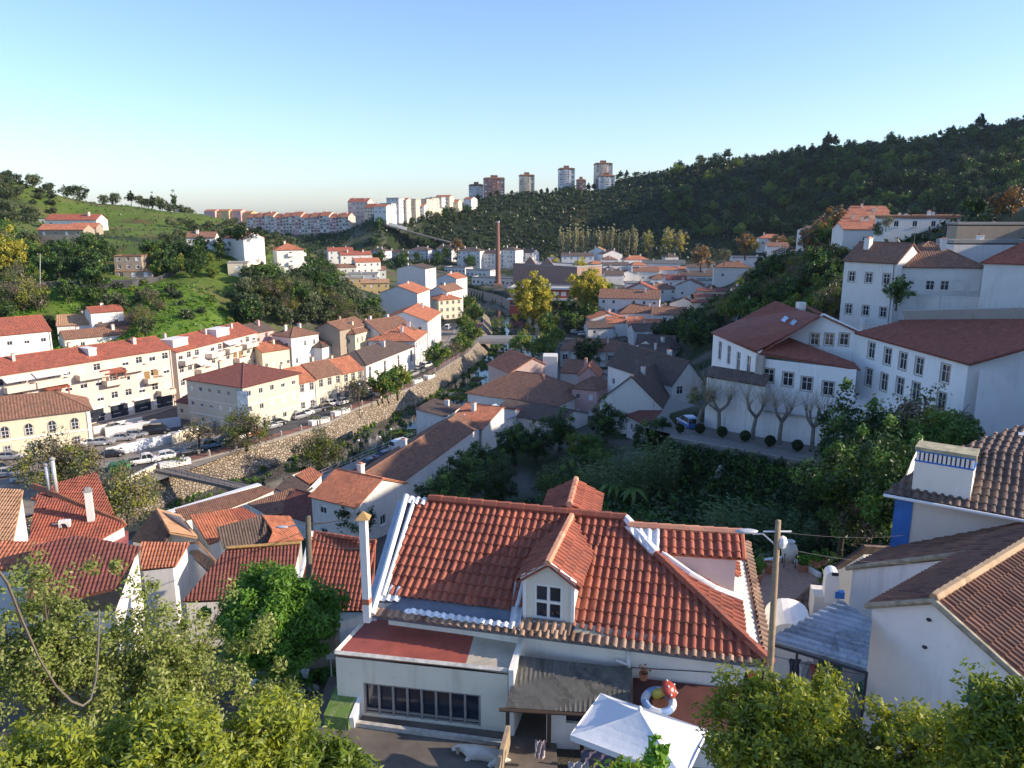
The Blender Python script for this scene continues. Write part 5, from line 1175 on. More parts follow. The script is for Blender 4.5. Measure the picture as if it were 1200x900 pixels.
# terrace
tp = [PZ(884, 690, -14.0), PZ(905, 727, -14.0), PZ(960, 676, -14.0), PZ(925, 655, -14.0), PZ(893, 660, -14.0)]
rt = thing('potted_terrace', 'sunlit terracotta-paved terrace with a low wall behind the wooden pole', 'terrace', sum(tp, Vector())/5)
b = MB(); b.slab(tp, .25); b.build('paving', [plain('terracotta_paving', (.40, .24, .17), .8, .2, 4)], rt)
b = MB()
for i in range(5): p, q = tp[i], tp[(i+1) % 5]; b.poly([(p.x, p.y, -22), (q.x, q.y, -22), (q.x, q.y, -14.2), (p.x, p.y, -14.2)])
for i in (2, 3): p, q = tp[i], tp[(i+1) % 5]; d = (q-p).normalized(); m = (p+q)/2; b.box((m.x, m.y, -13.95), ((q-p).length, .18, .2), math.atan2(d.y, d.x))
b.build('wall', [WHITE2], rt)
# ================= CONVENT =================
cv = thing('convent', 'large white shaded convent with maroon roofs and rows of small windows above the promenade', 'convent', (40, 92, -24))
CW = plaster('convent_white', (.90, .89, .87), .3, .5); CWS = plaster('convent_stained', (.84, .82, .78), .95, .4)
P_ = lambda x, y: Vector((x, y, 0))
def seg(p, q, z0, z1, ops=(), m=CW, style='s', top=None, name='wall'):
 b = MB(); d = q-p; o = wall_face(b, p, d, d.length, z0, z1, list(ops), .2, top=top); b.build(name, [m], cv); put_windows(cv, p, d, o, style)
def ops_at(p, q, lst, w, h):
 d = (q-p).normalized(); out = []
 for px, py in lst:
  c = PV(px, py, p, q); out.append(((c-p).dot(d)-w/2, c.z-h/2, w, h))
 return out
F0 = xy(PZ(836, 390, -16.4)); F1 = xy(PZ(893, 415, -16.4)); F2 = xy(PZ(1004, 433, -16.9))
F0, F1, F2 = P_(*F0), P_(*F1), P_(*F2)
seg(F0, F1, -27, -16.4, ops_at(F0, F1, [(843.5, 411), (854, 416), (865, 424), (877, 429)], 1.3, 2.6), style='tall')
seg(F1, F2, -27, -16.9, ops_at(F1, F2, [(901, 440), (923.5, 444.5), (945.5, 450), (970.5, 455.5)], 1.25, 1.6))
K0 = P_(*xy(PZ(1001, 390, -13.8))); K1 = P_(*xy(PZ(1135, 426, -13.8)))
seg(F2, K0, -27, -16.9);
# gable block behind, three windows
gd_ = (F2-F1).normalized(); G1 = K0+gd_*.6; G0 = K0-gd_*8.3
apx = PV(963, 371, G0, G1);
seg(G0, G1, -27, -13.9, ops_at(G0, G1, [(954.5, 397.5), (971.5, 397.5), (989, 397.5)], 1.0, 1.45), top=((apx-G0).dot(gd_), apx.z))
seg(K0, K1, -30, -13.8, ops_at(K0, K1, [(1003, 406), (1021, 411), (1040, 418), (1058, 423.5), (1077, 429.5), (1107.5, 438)], 1.2, 1.75)+ops_at(K0, K1, [(1018, 442), (1036, 448), (1054.5, 453), (1073, 459), (1103, 471)], 1.25, 1.9))
K2 = K1+Vector((.987, .16, 0))*9
b = MB(); b.poly([(K1.x, K1.y, -30), (K2.x, K2.y, -30), (K2.x, K2.y, -9.6), (K1.x, K1.y, -13.8)]); b.build('wall', [CW], cv)
# roofs
RC = tiles('convent_tiles', (.19, .055, .036), (.25, .08, .05), (.17, .10, .08), .3, cw=.3, ch=.4)
def croof(pts, name='roof', m=RC): b = MB(); b.slab(pts, .18); corr(b, pts, .3, .05, 4); uvfix(b); b.build(name, [m], cv)
Zz = lambda p, z: Vector((p.x, p.y, z))
wi = (K1-K0).normalized(); wn_ = Vector((-wi.y, wi.x, 0));
WP = plane3(Zz(K0-wn_*.35, -13.7), Zz(K1-wn_*.35, -13.7), Zz(K0+wn_*1, -13.1)); croof([PP(x, y, WP) for x, y in ((1001, 390), (1136, 427), (1225, 402), (1225, 374), (1060, 375))])
ap0 = Vector(apx); bk = Vector((.15, 1, 0)).normalized()*15
fl = (F1-F0).normalized(); fn = Vector((-fl.y, fl.x, 0))
top1 = PZ(923, 361, -12.9)
croof([Zz(F0-fn*.4, -16.3), Zz(F1-fn*.4, -16.3), ap0+Vector((-.5, -.6, .25)), Vector((F0.x+9, F0.y+1.5, -12.4))])
croof([ap0+Vector((0, -.4, .25)), Zz(G1, -13.7)-bk*.03, Zz(G1, -13.7)+bk, ap0+bk+Vector((0, 0, .2))])
lt = PV(924, 395, G0, G1); croof([Zz(F1-fn*.4, -16.3), Zz(F2+gd_*.4, -16.85), Zz(F2+gd_*.3, -16.6)+Vector((.3, 2, 0)), lt], 'lower_roof')
b = MB(); b.tube([ap0+Vector((0, -.5, .35)), Zz(G1, -13.6)], .14, 5); b.tube([Zz(F1-fn*.4, -16.2), lt+Vector((0, 0, .12)), ap0+Vector((0, -.5, .35))], .15, 5); b.build('roof_verge', [FRAME], cv)
b = MB(); c = F1-gd_*.0; b.box((c.x-.1, c.y-.1, -21.6), (.95, .95, 10.2), math.atan2(gd_.y, gd_.x)); b.build('corner_quoin', [STONET], cv)
b = MB(); c = PZ(938, 365, -12.6); b.box((c.x, c.y, -12.2), (1.0, .8, 1.6), R(10)); b.build('chimney', [WHITE], cv)
SPL = plane3(Zz(F0-fn*.4, -16.3), Zz(F1-fn*.4, -16.3), ap0+Vector((-.5, -.6, .25)))
for x, y in ((915, 375), (925, 379)):
 b = MB(); b.slab([PP(x+i_, y+j_, SPL)+Vector((0, 0, .2)) for i_, j_ in ((0, 2), (5, -3), (9, -1), (4, 4))], .1); b.build('skylight', [glass('sky_glass', (.25, .33, .42), .1)], cv)
# entrance block between the wings
E0 = P_(*xy(PZ(986, 470, -24)));
b = MB(); p = F2+gd_*.02; q = p+Vector((4.6, -1.8, 0)); wall_face(b, p, q-p, (q-p).length, -29, -20.8, [(.5, -26.6, 1.2, 3.9)], .25); b.poly([(q.x, q.y, -29), (q.x+3, q.y+9, -29), (q.x+3, q.y+9, -20.8), (q.x, q.y, -20.8)]); b.poly([(p.x, p.y, -20.8), (q.x, q.y, -20.8), (q.x+3, q.y+9, -20.8), (p.x+3, p.y+9, -20.8)]); b.build('entrance_block', [CW], cv)
d = (q-p).normalized(); pd_ = p+d*.5+Vector((-d.y, d.x, 0))*.15; b = MB(); b.box((pd_.x+d.x*.6, pd_.y+d.y*.6, -24.7), (1.2, .06, 3.9), math.atan2(d.y, d.x)); b.build('door', [IRON], cv)
# lower retaining wall of the convent along the promenade
Wb = [P_(*xy(PZ(826, 502, -26))), P_(*xy(PZ(880, 513, -26.2))), P_(*xy(PZ(978, 583, -29)))]
Wt = [(829, 404), (893, 447)]
b = MB(); w0, w1 = Wb[0], Wb[0]+(Wb[1]-Wb[0]).normalized()*1
a0, a1 = P_(*xy(PZ(825, 500, -26))), P_(*xy(PZ(893, 512.5, -26)))
wall_face(b, a0, a1-a0, (a1-a0).length, -30, -19.6); a2 = P_(*xy(PZ(1006, 531, -26))); wall_face(b, a1, a2-a1, (a2-a1).length, -32, -22.8); b.build('retaining_wall', [CWS], cv)
# awning roof on top of the first part
b = MB(); d = (a1-a0).normalized(); n_ = Vector((-d.y, d.x, 0)); pts = [Zz(a0-n_*.4, -19.5), Zz(a1-n_*.4, -19.7), Zz(a1+n_*1.4, -18.7), Zz(a0+n_*1.4, -18.5)]; b.slab(pts, .12); corr(b, pts, .3, .05, 4); uvfix(b); b.build('lean_to_roof', [T_DK], cv)
b = MB(); b.box(Zz((a1+a2)/2, -22.75), ((a2-a1).length, .4, .14), math.atan2((a2-a1).y, (a2-a1).x)); b.build('coping', [STONET], cv)
for x, y, z in ((40, 95, -20), (50, 90, -18), (47, 80, -20), (33, 96, -24)): HOUSES.append((x, y, z))
# tree-box hedge arbour at the convent corner
# sloping annexe wall at the right of the wing
b = MB(); p = K1+Vector((.6, -.9, 0)); q = p+Vector((9, 1.0, 0)); b.poly([(p.x, p.y, -30), (q.x, q.y, -30), (q.x, q.y, -21), (p.x+2, p.y+.2, -14.5), (p.x, p.y, -14.1)]); b.build('buttress_wall', [CW], cv)
# ---- white houses above the convent ----
gU = 'white houses above the convent'
house('white three-storey brown-roofed house directly above the convent gable', PZ(983, 380, -16), PZ(1043, 387, -16), -16, -6.7, 8, 'gx', 2.4, WHITE, T_BR, f=(3, 2, .9, 1.4), l=(2, 2, .9, 1.3), style='s', ch=1, group=gU)
house('long white house with a hipped roof and tall cross-topped chimney above the convent', PZ(1046, 352, -12), PZ(1148, 354, -12), -12.2, -7.4, 11, 'hip', 3.2, WHITE, T_BR, f=(6, 1, 1.1, 1.3), ch=1, group=gU)
stack('tall white chimney with an iron cross-shaped top on the brown roof', 1098, 306, -7.4, 2.6, .9, group=None)
stack('white square chimney on the roof of the three-storey house', 1019, 304, -6.8, 2.2, .75)
house('big blank white house with a red hipped roof at the right edge above the convent', PZ(1145, 372, -13), PZ(1235, 378, -13), -13.5, -6.2, 12, 'hip', 2.6, WHITE, T_RED, ch=0, group=gU)
house('white shaded house with a small chimney behind the big blank house', PY(1116, 305, 118), PY(1215, 307, 118), -11, -4.4, 5, 'flat', .4, WHITE, CONC, f=(5, 1), ch=1, group=gU)
house('grey weathered stone wall-house on the hill at the right edge', PY(1120, 282, 128), PY(1225, 280, 128), -4.8, -1.8, 3, 'flat', .3, STONEW, CONC, ch=0, group=gU)
# garden walls
def wallrun(label, pts, z0, z1, th=.3, m=None, name='garden_wall', cope=True, kind=None):
 ps = [PZ(*p) for p in pts]; rt = thing(name, label, 'wall', ps[len(ps)//2])
 b = MB(); c = MB()
 for i in range(len(ps)-1):
  p, q = ps[i], ps[i+1]; d = (q-p); d.z = 0; d.normalize(); n = Vector((-d.y, d.x, 0))*th/2
  b.mesh([p-n+Vector((0, 0, z0)), q-n+Vector((0, 0, z0)), q+n+Vector((0, 0, z0)), p+n+Vector((0, 0, z0)), p-n+Vector((0, 0, z1)), q-n+Vector((0, 0, z1)), q+n+Vector((0, 0, z1)), p+n+Vector((0, 0, z1))], [(0, 1, 5, 4), (2, 3, 7, 6), (4, 5, 6, 7), (1, 2, 6, 5), (3, 0, 4, 7)])
  if cope:
   n *= 1.4; c.mesh([p-n+Vector((0, 0, z1+.002)), q-n+Vector((0, 0, z1+.002)), q+n+Vector((0, 0, z1+.002)), p+n+Vector((0, 0, z1+.002)), p-n+Vector((0, 0, z1+.1)), q-n+Vector((0, 0, z1+.1)), q+n+Vector((0, 0, z1+.1)), p+n+Vector((0, 0, z1+.1))], [(0, 1, 5, 4), (2, 3, 7, 6), (4, 5, 6, 7), (1, 2, 6, 5), (3, 0, 4, 7), (3, 2, 1, 0)])
 b.build('wall', [m or WHITE], rt)
 if cope: c.build('coping', [FRAME], rt)
 return rt
wallrun('white garden wall with a stepped blue-edged end above the convent wing', [(1064, 364, -13.5), (1100, 368, -13.5), (1146, 370, -13.5)], -3, 2.4)
wallrun('ribbed white garden wall below the three-storey house', [(1002, 378, -16), (1012, 390, -16.5), (1062, 392, -16)], -3, 1.3, m=WHITE2)
wp_ = [PP(x, y, WP) for x, y in ((1060, 376), (1215, 374))]; b = MB(); b.slab([wp_[0]+Vector((0, .1, 1.1)), wp_[1]+Vector((0, .1, 1.1)), wp_[1]+Vector((0, .7, 1.1)), wp_[0]+Vector((0, .7, 1.1))], 1.6); b.build('ridge_parapet', [CONC], cv)
wallrun('pale boundary wall climbing the green slope behind the apartment blocks', [(216, 402, -36), (240, 388, -34), (262, 376, -31), (281, 361, -28)], -2, 1.6, m=STONEW)
wallrun('retaining wall of dry stone under the hillside road', [(160, 338, -22.6), (190, 334, -22.2), (230, 328, -21.4)], -3, 1.4, m=STONEW, cope=False, name='retaining_wall')
wallrun('high grey retaining wall beyond the dusty yard on the right hill', [(1030, 254, 0), (1075, 254, 0), (1110, 257, 0)], -6, .5, m=CONC, cope=False, name='retaining_wall')
# ================= TERRAIN =================
CTRL = [(0, -30, -12), (0, 0, -10.5), (-12, 0, -11), (12, 0, -11), (0, 6, -11.5), (-8, 8, -12), (10, 8, -12.5), (0, 12, -13), (-5, 16, -13.5), (0, 17, -13.45), (4, 17, -13.5), (8, 18, -13.6), (-3, 15, -13.4), (-8, 20, -14.2), (3, 26, -14.5), (0, 33, -18.5),  # unseen ground behind the viewpoint kept low so sky light reaches the walls
 (8, 33, -18), (-14, 18, -14.5), (-16, 30, -19), (-25, 25, -18.5), (-14, 42, -23.5), (-30, 42, -26), (-45, 45, -30), (0, 45, -22.5), (10, 50, -25), (20, 45, -22), (10, 62, -27), (5, 75, -30), (20, 70, -30), (30, 66, -31), (40, 60, -29), (20, 28, -17), (30, 36, -18), (40, 40, -20),
 (16, 18, -14), (26, 14, -12), (35, 15, -11), (50, 20, -10), (60, 0, -11), (-25, 60, -33), (-20, 75, -37), (-5, 90, -37), (-20, 95, -40), (-35, 100, -42), (-35, 80, -38.5), (-55, 60, -35), (-60, 90, -42), (-90, 60, -38), (-100, 100, -42), (-120, 120, -42), (10, 100, -37), (20, 108, -35), (15, 130, -38.5), (8, 150, -41.5),
 (30, 120, -31), (45, 100, -17), (60, 75, -17), (55, 60, -20), (60, 45, -14), (75, 60, -4), (80, 85, 0), (90, 62, 14), (104, 45, 14), (100, 95, 16), (120, 140, 8), (62, 105, -13), (62, 125, -14), (80, 125, -7), (110, 170, 1), (50, 150, -27), (60, 190, -22), (90, 190, -12), (110, 220, -10), (140, 250, -4), (40, 200, -36), (60, 240, -33), (45, 270, -39.5),  # rises outside the view at the right, raised to block sun from the convent
 (90, 290, -28), (130, 320, -22), (170, 330, -14), (120, 400, -36), (180, 420, -24), (250, 330, 4), (200, 240, 4), (200, 150, 14), (160, 60, 12), (20, 340, -41), (0, 420, -41), (60, 400, -39), (60, 500, -38), (120, 520, -36), (-60, 480, -38), (40, 600, -37), (120, 620, -35), (200, 600, -28),
 (-42, 640, -30), (0, 655, -30), (60, 650, -34), (-60, 745, 6), (-20, 765, 13), (5, 775, 17), (62, 795, 25), (105, 800, 31), (141, 795, 38), (180, 790, 45), (248, 765, 52), (300, 740, 56), (347, 705, 57), (430, 655, 67), (480, 640, 76), (560, 620, 150), (640, 600, 245), (650, 700, 240), (520, 560, 84), (330, 560, 24), (300, 500, 5), (380, 500, 40), (240, 640, 8), (200, 690, 14), (100, 715, -2), (0, 700, -9),  # tall peak outside the view, added to shade the dark hill
 (260, 420, -4), (330, 400, 18), (420, 420, 50), (520, 400, 60), (150, 650, -22), (120, 900, 20), (300, 1000, 40), (-50, 900, -6), (600, 800, 90),
 (-95, 650, -8), (-125, 690, -14), (-170, 700, -17), (-235, 705, -19), (-130, 620, -30), (-200, 620, -34), (-90, 560, -37), (-200, 800, -25), (-300, 900, -30), (-400, 700, -35), (-120, 500, -38),
 (-260, 385, 19), (-240, 400, 13.5), (-232, 420, 7), (-190, 430, 1), (-165, 432, -3), (-142, 430, -8), (-120, 420, -14), (-97, 400, -23), (-70, 380, -34), (-190, 330, -6.5), (-205, 320, -6), (-150, 330, -8.5), (-120, 330, -13), (-100, 320, -19), (-170, 280, -14), (-150, 240, -19), (-140, 230, -20.5), (-96, 232, -20.5), (-118, 232, -20.5),
 (-77, 265, -21.5), (-60, 290, -30), (-94, 192, -33), (-84, 214, -26.5), (-70, 225, -31), (-52, 232, -35), (-50, 300, -36), (-40, 260, -38), (-110, 190, -33), (-140, 190, -31), (-125, 212, -26), (-160, 200, -27), (-200, 250, -12), (-260, 300, 6), (-300, 350, 18), (-350, 300, 22), (-200, 180, -28), (-300, 200, -8), (-72, 215, -37), (-62, 210, -40.5),
 (-300, 500, 2), (-200, 520, -20), (-90, 450, -37), (0, -80, -14), (-150, 0, -30), (-250, 100, -25), (150, -50, -10), (400, 200, 40), (700, 500, 80), (-600, 500, -20), (-700, 200, -10)]
TPT = np.array(CTRL+HOUSES, float)
# thin out near duplicates, keep the first
keep = []
for i in range(len(TPT)):
 if all((TPT[i, 0]-TPT[j, 0])**2+(TPT[i, 1]-TPT[j, 1])**2 > 4 for j in keep): keep.append(i)
TPT = TPT[keep]
def kern(dx, dy): return np.sqrt(dx*dx+dy*dy+9.0)
K = kern(TPT[:, 0][:, None]-TPT[:, 0], TPT[:, 1][:, None]-TPT[:, 1])
NP = n_ = len(TPT); A_ = np.zeros((n_+1, n_+1)); A_[:n_, :n_] = K-np.eye(n_)*.8; A_[:n_, n_] = 1; A_[n_, :n_] = 1
WGT = np.linalg.solve(A_, np.append(TPT[:, 2], 0))
def vnoise(x, y, s, seed=0):
 """Smooth value noise."""
 x = np.asarray(x, float)/s; y = np.asarray(y, float)/s
 xi = np.floor(x).astype(np.int64); yi = np.floor(y).astype(np.int64); fx = x-xi; fy = y-yi
 fx = fx*fx*(3-2*fx); fy = fy*fy*(3-2*fy)
 def h(a, b):
  v = (a*374761393+b*668265263+seed*974634777) & 0xffffffff; v = ((v ^ (v >> 13))*1274126177) & 0xffffffff
  return ((v ^ (v >> 16)) & 0xffff)/65535.0
 return (h(xi, yi)*(1-fx)+h(xi+1, yi)*fx)*(1-fy)+(h(xi, yi+1)*(1-fx)+h(xi+1, yi+1)*fx)*fy
# river: left bank top, left foot, right foot, right top
LT = [(-75, 100), (-66, 112), (-56.4, 125.6), (-47.6, 136.6), (-37.7, 151.2), (-34.1, 164), (-24.6, 185), (-13.3, 233), (-10.8, 256), (-11, 300), (-14, 340), (-28, 400), (-48, 450)]
LF = [(-68, 98), (-60, 108), (-50, 126.5), (-41, 142.6), (-35, 153.6), (-31.2, 164), (-22, 187), (-10.4, 236), (-7.6, 256), (-7.5, 300), (-10, 340), (-22, 400), (-42, 450)]
RF = [(-50, 84), (-44, 97), (-37, 112), (-28, 129), (-17, 149), (-9, 166), (-1, 188), (7, 232), (9, 256), (8, 300), (6, 340), (-8, 400), (-30, 450)]
RT = [(-48.5, 82), (-42.5, 95.5), (-35.5, 111), (-26.5, 128), (-15.5, 148), (-7.5, 165), (.5, 187), (8.5, 231), (10.5, 256), (9.8, 300), (8, 340), (-6, 400), (-28, 450)]
def interp_x(poly, y):
 return np.interp(y, [p[1] for p in poly], [p[0] for p in poly])
def inside(poly, x, y):
 c = np.zeros(np.shape(x), bool); n = len(poly)
 for i in range(n):
  x1, y1 = poly[i]; x2, y2 = poly[(i+1) % n]
  t = ((y1 > y) != (y2 > y)) & (x < (x2-x1)*(y-y1)/((y2-y1) if y2 != y1 else 1e-9)+x1); c ^= t
 return c
QUAY = [(-75, 100), (-66, 112), (-56.4, 125.6), (-47.6, 136.6), (-37.7, 151.2), (-34.1, 164), (-24.6, 185), (-13.3, 233), (-10.8, 256), (-11, 300), (-26, 300), (-32, 245), (-40, 205), (-66, 205), (-90, 165), (-125, 140), (-125, 100)]
RROAD = [(-48.5, 82), (-42.5, 95.5), (-35.5, 111), (-26.5, 128), (-15.5, 148), (-7.5, 165), (.5, 187), (8.5, 231), (10.5, 256), (26, 256), (22, 210), (8, 175), (-5, 150), (-15, 128), (-22, 108), (-34, 88)]
PROM = [(20, 100), (23, 88), (32, 82), (40, 77), (44, 77), (44, 84), (34, 91), (28, 98), (26, 106)]
def hgt(x, y):
 x = np.atleast_1d(np.asarray(x, float)); y = np.atleast_1d(np.asarray(y, float))
 z = np.empty(x.shape); fx, fy = x.ravel(), y.ravel(); out = np.empty(len(fx))
 for i in range(0, len(fx), 20000):
  s = slice(i, i+20000)
  out[s] = kern(fx[s][:, None]-TPT[:, 0], fy[s][:, None]-TPT[:, 1]) @ WGT[:NP]+WGT[NP]
 z = out.reshape(x.shape)
 r = np.hypot(x, y-200); t = np.clip((r-750)/500, 0, 1); t = t*t*(3-2*t)
 z = z*(1-t)+(-46)*t
 z += (vnoise(x, y, 17, 1)-.5)*np.clip((np.hypot(x, y)-60)/300, 0, 1)*3*(1-t)
 q = inside(QUAY, x, y); z = np.where(q, -42.05, z)
 q = inside(RROAD, x, y); z = np.where(q, -42.05, z)
 lf, rf = interp_x(LT, y), interp_x(RT, y)
 riv = (x > lf) & (x < rf) & (y > 82) & (y < 450)
 z = np.where(riv, -46.2+(vnoise(x, y, 5, 4)-.5)*1.3, z)
 q = inside(PROM, x, y); z = np.where(q, -26.3, z)
 return z
def gz(x, y): return float(hgt(x, y)[0])
def axis(segs):
 o = []
 for a, b, s in segs: o += list(np.arange(a, b, s))
 return np.array(o)
gx = axis([(-6000, -1500, 900), (-1500, -500, 100), (-500, -160, 10), (-160, -70, 3), (-70, 70, 1.6), (70, 160, 3), (160, 560, 10), (560, 1500, 90), (1500, 6001, 900)])
gy = axis([(-90, -60, 30), (-60, 0, 8), (0, 30, 1.2), (30, 130, 1.6), (130, 270, 2.2), (270, 460, 4), (460, 860, 8), (860, 1500, 60), (1500, 9000, 900), (9000, 30001, 6000)])
gx[0] = -16000; gx[-1] = 16000
X, Y = np.meshgrid(gx, gy); Zt = hgt(X, Y)
nx, ny = len(gx), len(gy)
vv = np.stack([X.ravel(), Y.ravel(), Zt.ravel()], 1)
idx = np.arange(nx*ny).reshape(ny, nx)
ff = np.stack([idx[:-1, :-1].ravel(), idx[:-1, 1:].ravel(), idx[1:, 1:].ravel(), idx[1:, :-1].ravel()], 1)
def npmesh(name, v, f, mats, mi=None, smooth=False):
 me = bpy.data.meshes.new(name); k = f.shape[1]
 me.vertices.add(len(v)); me.vertices.foreach_set('co', np.asarray(v, np.float32).ravel())
 me.loops.add(f.size); me.loops.foreach_set('vertex_index', f.astype(np.int32).ravel())
 me.polygons.add(len(f)); me.polygons.foreach_set('loop_start', np.arange(0, f.size, k, dtype=np.int32))
 try: me.polygons.foreach_set('loop_total', np.full(len(f), k, np.int32))
 except Exception: pass
 for m in mats: me.materials.append(m)
 if mi is not None: me.polygons.foreach_set('material_index', mi.astype(np.int32))
 if smooth: me.polygons.foreach_set('use_smooth', np.ones(len(f), bool))
 me.update(calc_edges=True); return me
# land cover: ground colours, paler behind the camera for bounced light
def cover(x, y):
 n1, n2, n3 = vnoise(x, y, 22, 7), vnoise(x, y, 7, 8), vnoise(x, y, 60, 9)
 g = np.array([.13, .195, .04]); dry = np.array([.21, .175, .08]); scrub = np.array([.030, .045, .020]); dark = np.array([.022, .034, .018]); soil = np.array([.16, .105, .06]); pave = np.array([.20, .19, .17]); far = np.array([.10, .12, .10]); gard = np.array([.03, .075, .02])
 c = np.zeros(x.shape+(3,))+far
 L = lambda a, b, t: a*(1-t[..., None])+b*t[..., None]
 sm = lambda v, a, b: np.clip((v-a)/(b-a), 0, 1)
 left = L(np.zeros(x.shape+(3,))+g, np.zeros(x.shape+(3,))+dry, sm(n1*.6+n2*.4, .5, .75)); left = L(left, left*0+scrub*1.6, sm(n3*.6+n2*.4, .55, .7))
 left = L(left, left*0+soil, sm(vnoise(x, y, 9, 21), .82, .9))
 fld = inside([(-150, 178), (-85, 180), (-72, 215), (-95, 229), (-150, 229)], x, y)*.75; left = L(left, left*0+np.array([.13, .26, .03]), fld*sm(n2, .15, .45))
 right = L(np.zeros(x.shape+(3,))+dark, np.zeros(x.shape+(3,))+scrub*1.3, sm(n1, .4, .7)); right = L(right, right*0+dry*.6, sm(n2*n3, .5, .6))
 town = L(np.zeros(x.shape+(3,))+pave*.8, np.zeros(x.shape+(3,))+scrub*1.5, sm(n2, .4, .6))
 r = np.hypot(x, y-200)
 isleft = sm(-x-.0*y, 60, 75)*sm(y, 150, 185)*(1-.8*sm(y, 440, 520))
 isr = sm(y, 560, 640)*sm(x, -120, -60); isr = np.maximum(isr, sm(x*.9+(y-300)*.3, 95, 140)*sm(y, 120, 180))
 c = np.where((r < 900)[..., None], town, c)
 c = L(c, left, isleft); c = L(c, right, isr)
 ga = (sm(x, -14, -6)*sm(58-x*.0, 0, 1)*sm(y, 28, 36)*(1-sm(y, 98, 106))*(1-sm(x, 50, 56)))
 c = L(c, L(np.zeros(x.shape+(3,))+gard, np.zeros(x.shape+(3,))+scrub, sm(n2, .4, .7)), ga)
 near = (1-sm(y, 24, 30))*(1-sm(np.abs(x), 30, 50)); c = L(c, np.zeros(x.shape+(3,))+np.array([.17, .15, .12])*(.8+.4*n2[..., None]), near)
 c = L(c, c*0+np.array([.42, .37, .30]), 1-sm(y, 0, 5)); riv = inside([*LT, *RT[::-1]], x, y); c = np.where(riv[..., None], L(np.zeros(x.shape+(3,))+g*.7, np.zeros(x.shape+(3,))+soil*.5, sm(n2, .5, .7)), c)  # unseen ground behind the camera made pale, added to bounce light forward
 q = inside(QUAY, x, y); c = np.where(q[..., None], pave, c)
 return c
me = npmesh('ground', vv, ff, [], smooth=True)
ca = me.color_attributes.new('cover', 'FLOAT_COLOR', 'POINT'); cc = np.ones((nx*ny, 4), np.float32); cc[:, :3] = cover(X, Y).reshape(-1, 3); ca.data.foreach_set('color', cc.ravel())
m, t, b = nt('land'); at = t.nodes.new('ShaderNodeAttribute'); at.attribute_name = 'cover'
ge = coord(t)
c1 = ramp(t, noise(t, ge, .9, 8, .75), [(.3, (.55, .55, .5)), (.5, (1, 1, 1)), (.72, (1.0, 1.0, .8))])
c2 = ramp(t, noise(t, ge, .08, 6, .7), [(.3, (.6, .62, .6)), (.7, (1, 1, 1))])
t.links.new(mix(t, 1.0, mix(t, 1.0, at.outputs['Color'], c1, 'MULTIPLY'), c2, 'MULTIPLY'), b.inputs['Base Color']); b.inputs['Roughness'].default_value = .95; b.inputs['Specular IOR Level'].default_value = .15
bump(t, b, noise(t, ge, 1.5, 8, .8), .8, .4)
me.materials.append(m)
tag(mobj('ground', me), kind='structure')
# ---------- surfaces ----------
ASPH = plain('asphalt', (.075, .075, .078), .9, .25, .7); PAVE = plain('paving', (.27, .25, .22), .9, .18, 1.2); LOTP = plain('lot_paving', (.24, .21, .175), .92, .2, .4)
REDP = plain('red_paving', (.22, .10, .075), .9, .15, 1.0); LINE = plain('line_paint', (.7, .7, .68), .7, .1)
COB = plain('cobble', (.20, .185, .165), .9, .25, 3.0)
def sheet(name, poly, z, m, th=.0):
 b = MB(); zz = z if hasattr(z, '__len__') else [z]*len(poly)
 if th: b.prism(poly, z-th, z)
 else: b.poly([(p[0], p[1], q) for p, q in zip(poly, zz)])
 o = b.build(name, [m]); return tag(o, kind='structure')
def ribbon(name, L1, L2, z, m, kind='structure', drop=0):
 b = MB()
 for i in range(len(L1)-1):
  z1 = z[i] if hasattr(z, '__len__') else z; z2 = z[i+1] if hasattr(z, '__len__') else z
  b.poly([(*L1[i], z1), (*L2[i], z1), (*L2[i+1], z2), (*L1[i+1], z2)])
  if drop:
   b.poly([(*L1[i], z1-drop), (*L1[i], z1), (*L1[i+1], z2), (*L1[i+1], z2-drop)]); b.poly([(*L2[i], z1), (*L2[i], z1-drop), (*L2[i+1], z2-drop), (*L2[i+1], z2)])
 o = b.build(name, [m]); tag(o, kind=kind); return o
def shift(L, d):
 o = []
 for i, p in enumerate(L):
  a = Vector(L[max(i-1, 0)]); c = Vector(L[min(i+1, len(L)-1)]); t = (c-a).normalized(); n = Vector((-t.y, t.x)); o.append((p[0]+n.x*d, p[1]+n.y*d))
 return o
LTq = LT[1:10]
sheet('car_park', [(-60, 111), (-47, 137.5), (-37, 153), (-33.6, 165), (-24, 186), (-13, 233), (-11, 299), (-25, 299), (-32, 245), (-40, 206), (-64, 206), (-92, 164), (-124, 140), (-124, 100), (-72, 100)], -41.95, LOTP)
ribbon('quay_walk', shift(LTq, .3), shift(LTq, 2.6), -41.80, REDP, drop=.3)
ribbon('quay_kerb', shift(LTq, -.15), shift(LTq, .3), -41.75, PAVE, drop=.5)
ribbon('quay_road', shift(LTq, 2.6), shift(LTq, 8.4), -41.93, ASPH)
ribbon('quay_pavement', shift(LTq, 8.4), shift(LTq, 10.6), -41.82, PAVE, drop=.2)
sheet('car_park_lane', [(-83, 148), (-76, 140), (-60, 149), (-66, 156), (-74, 166), (-76, 160)], -41.93, ASPH)
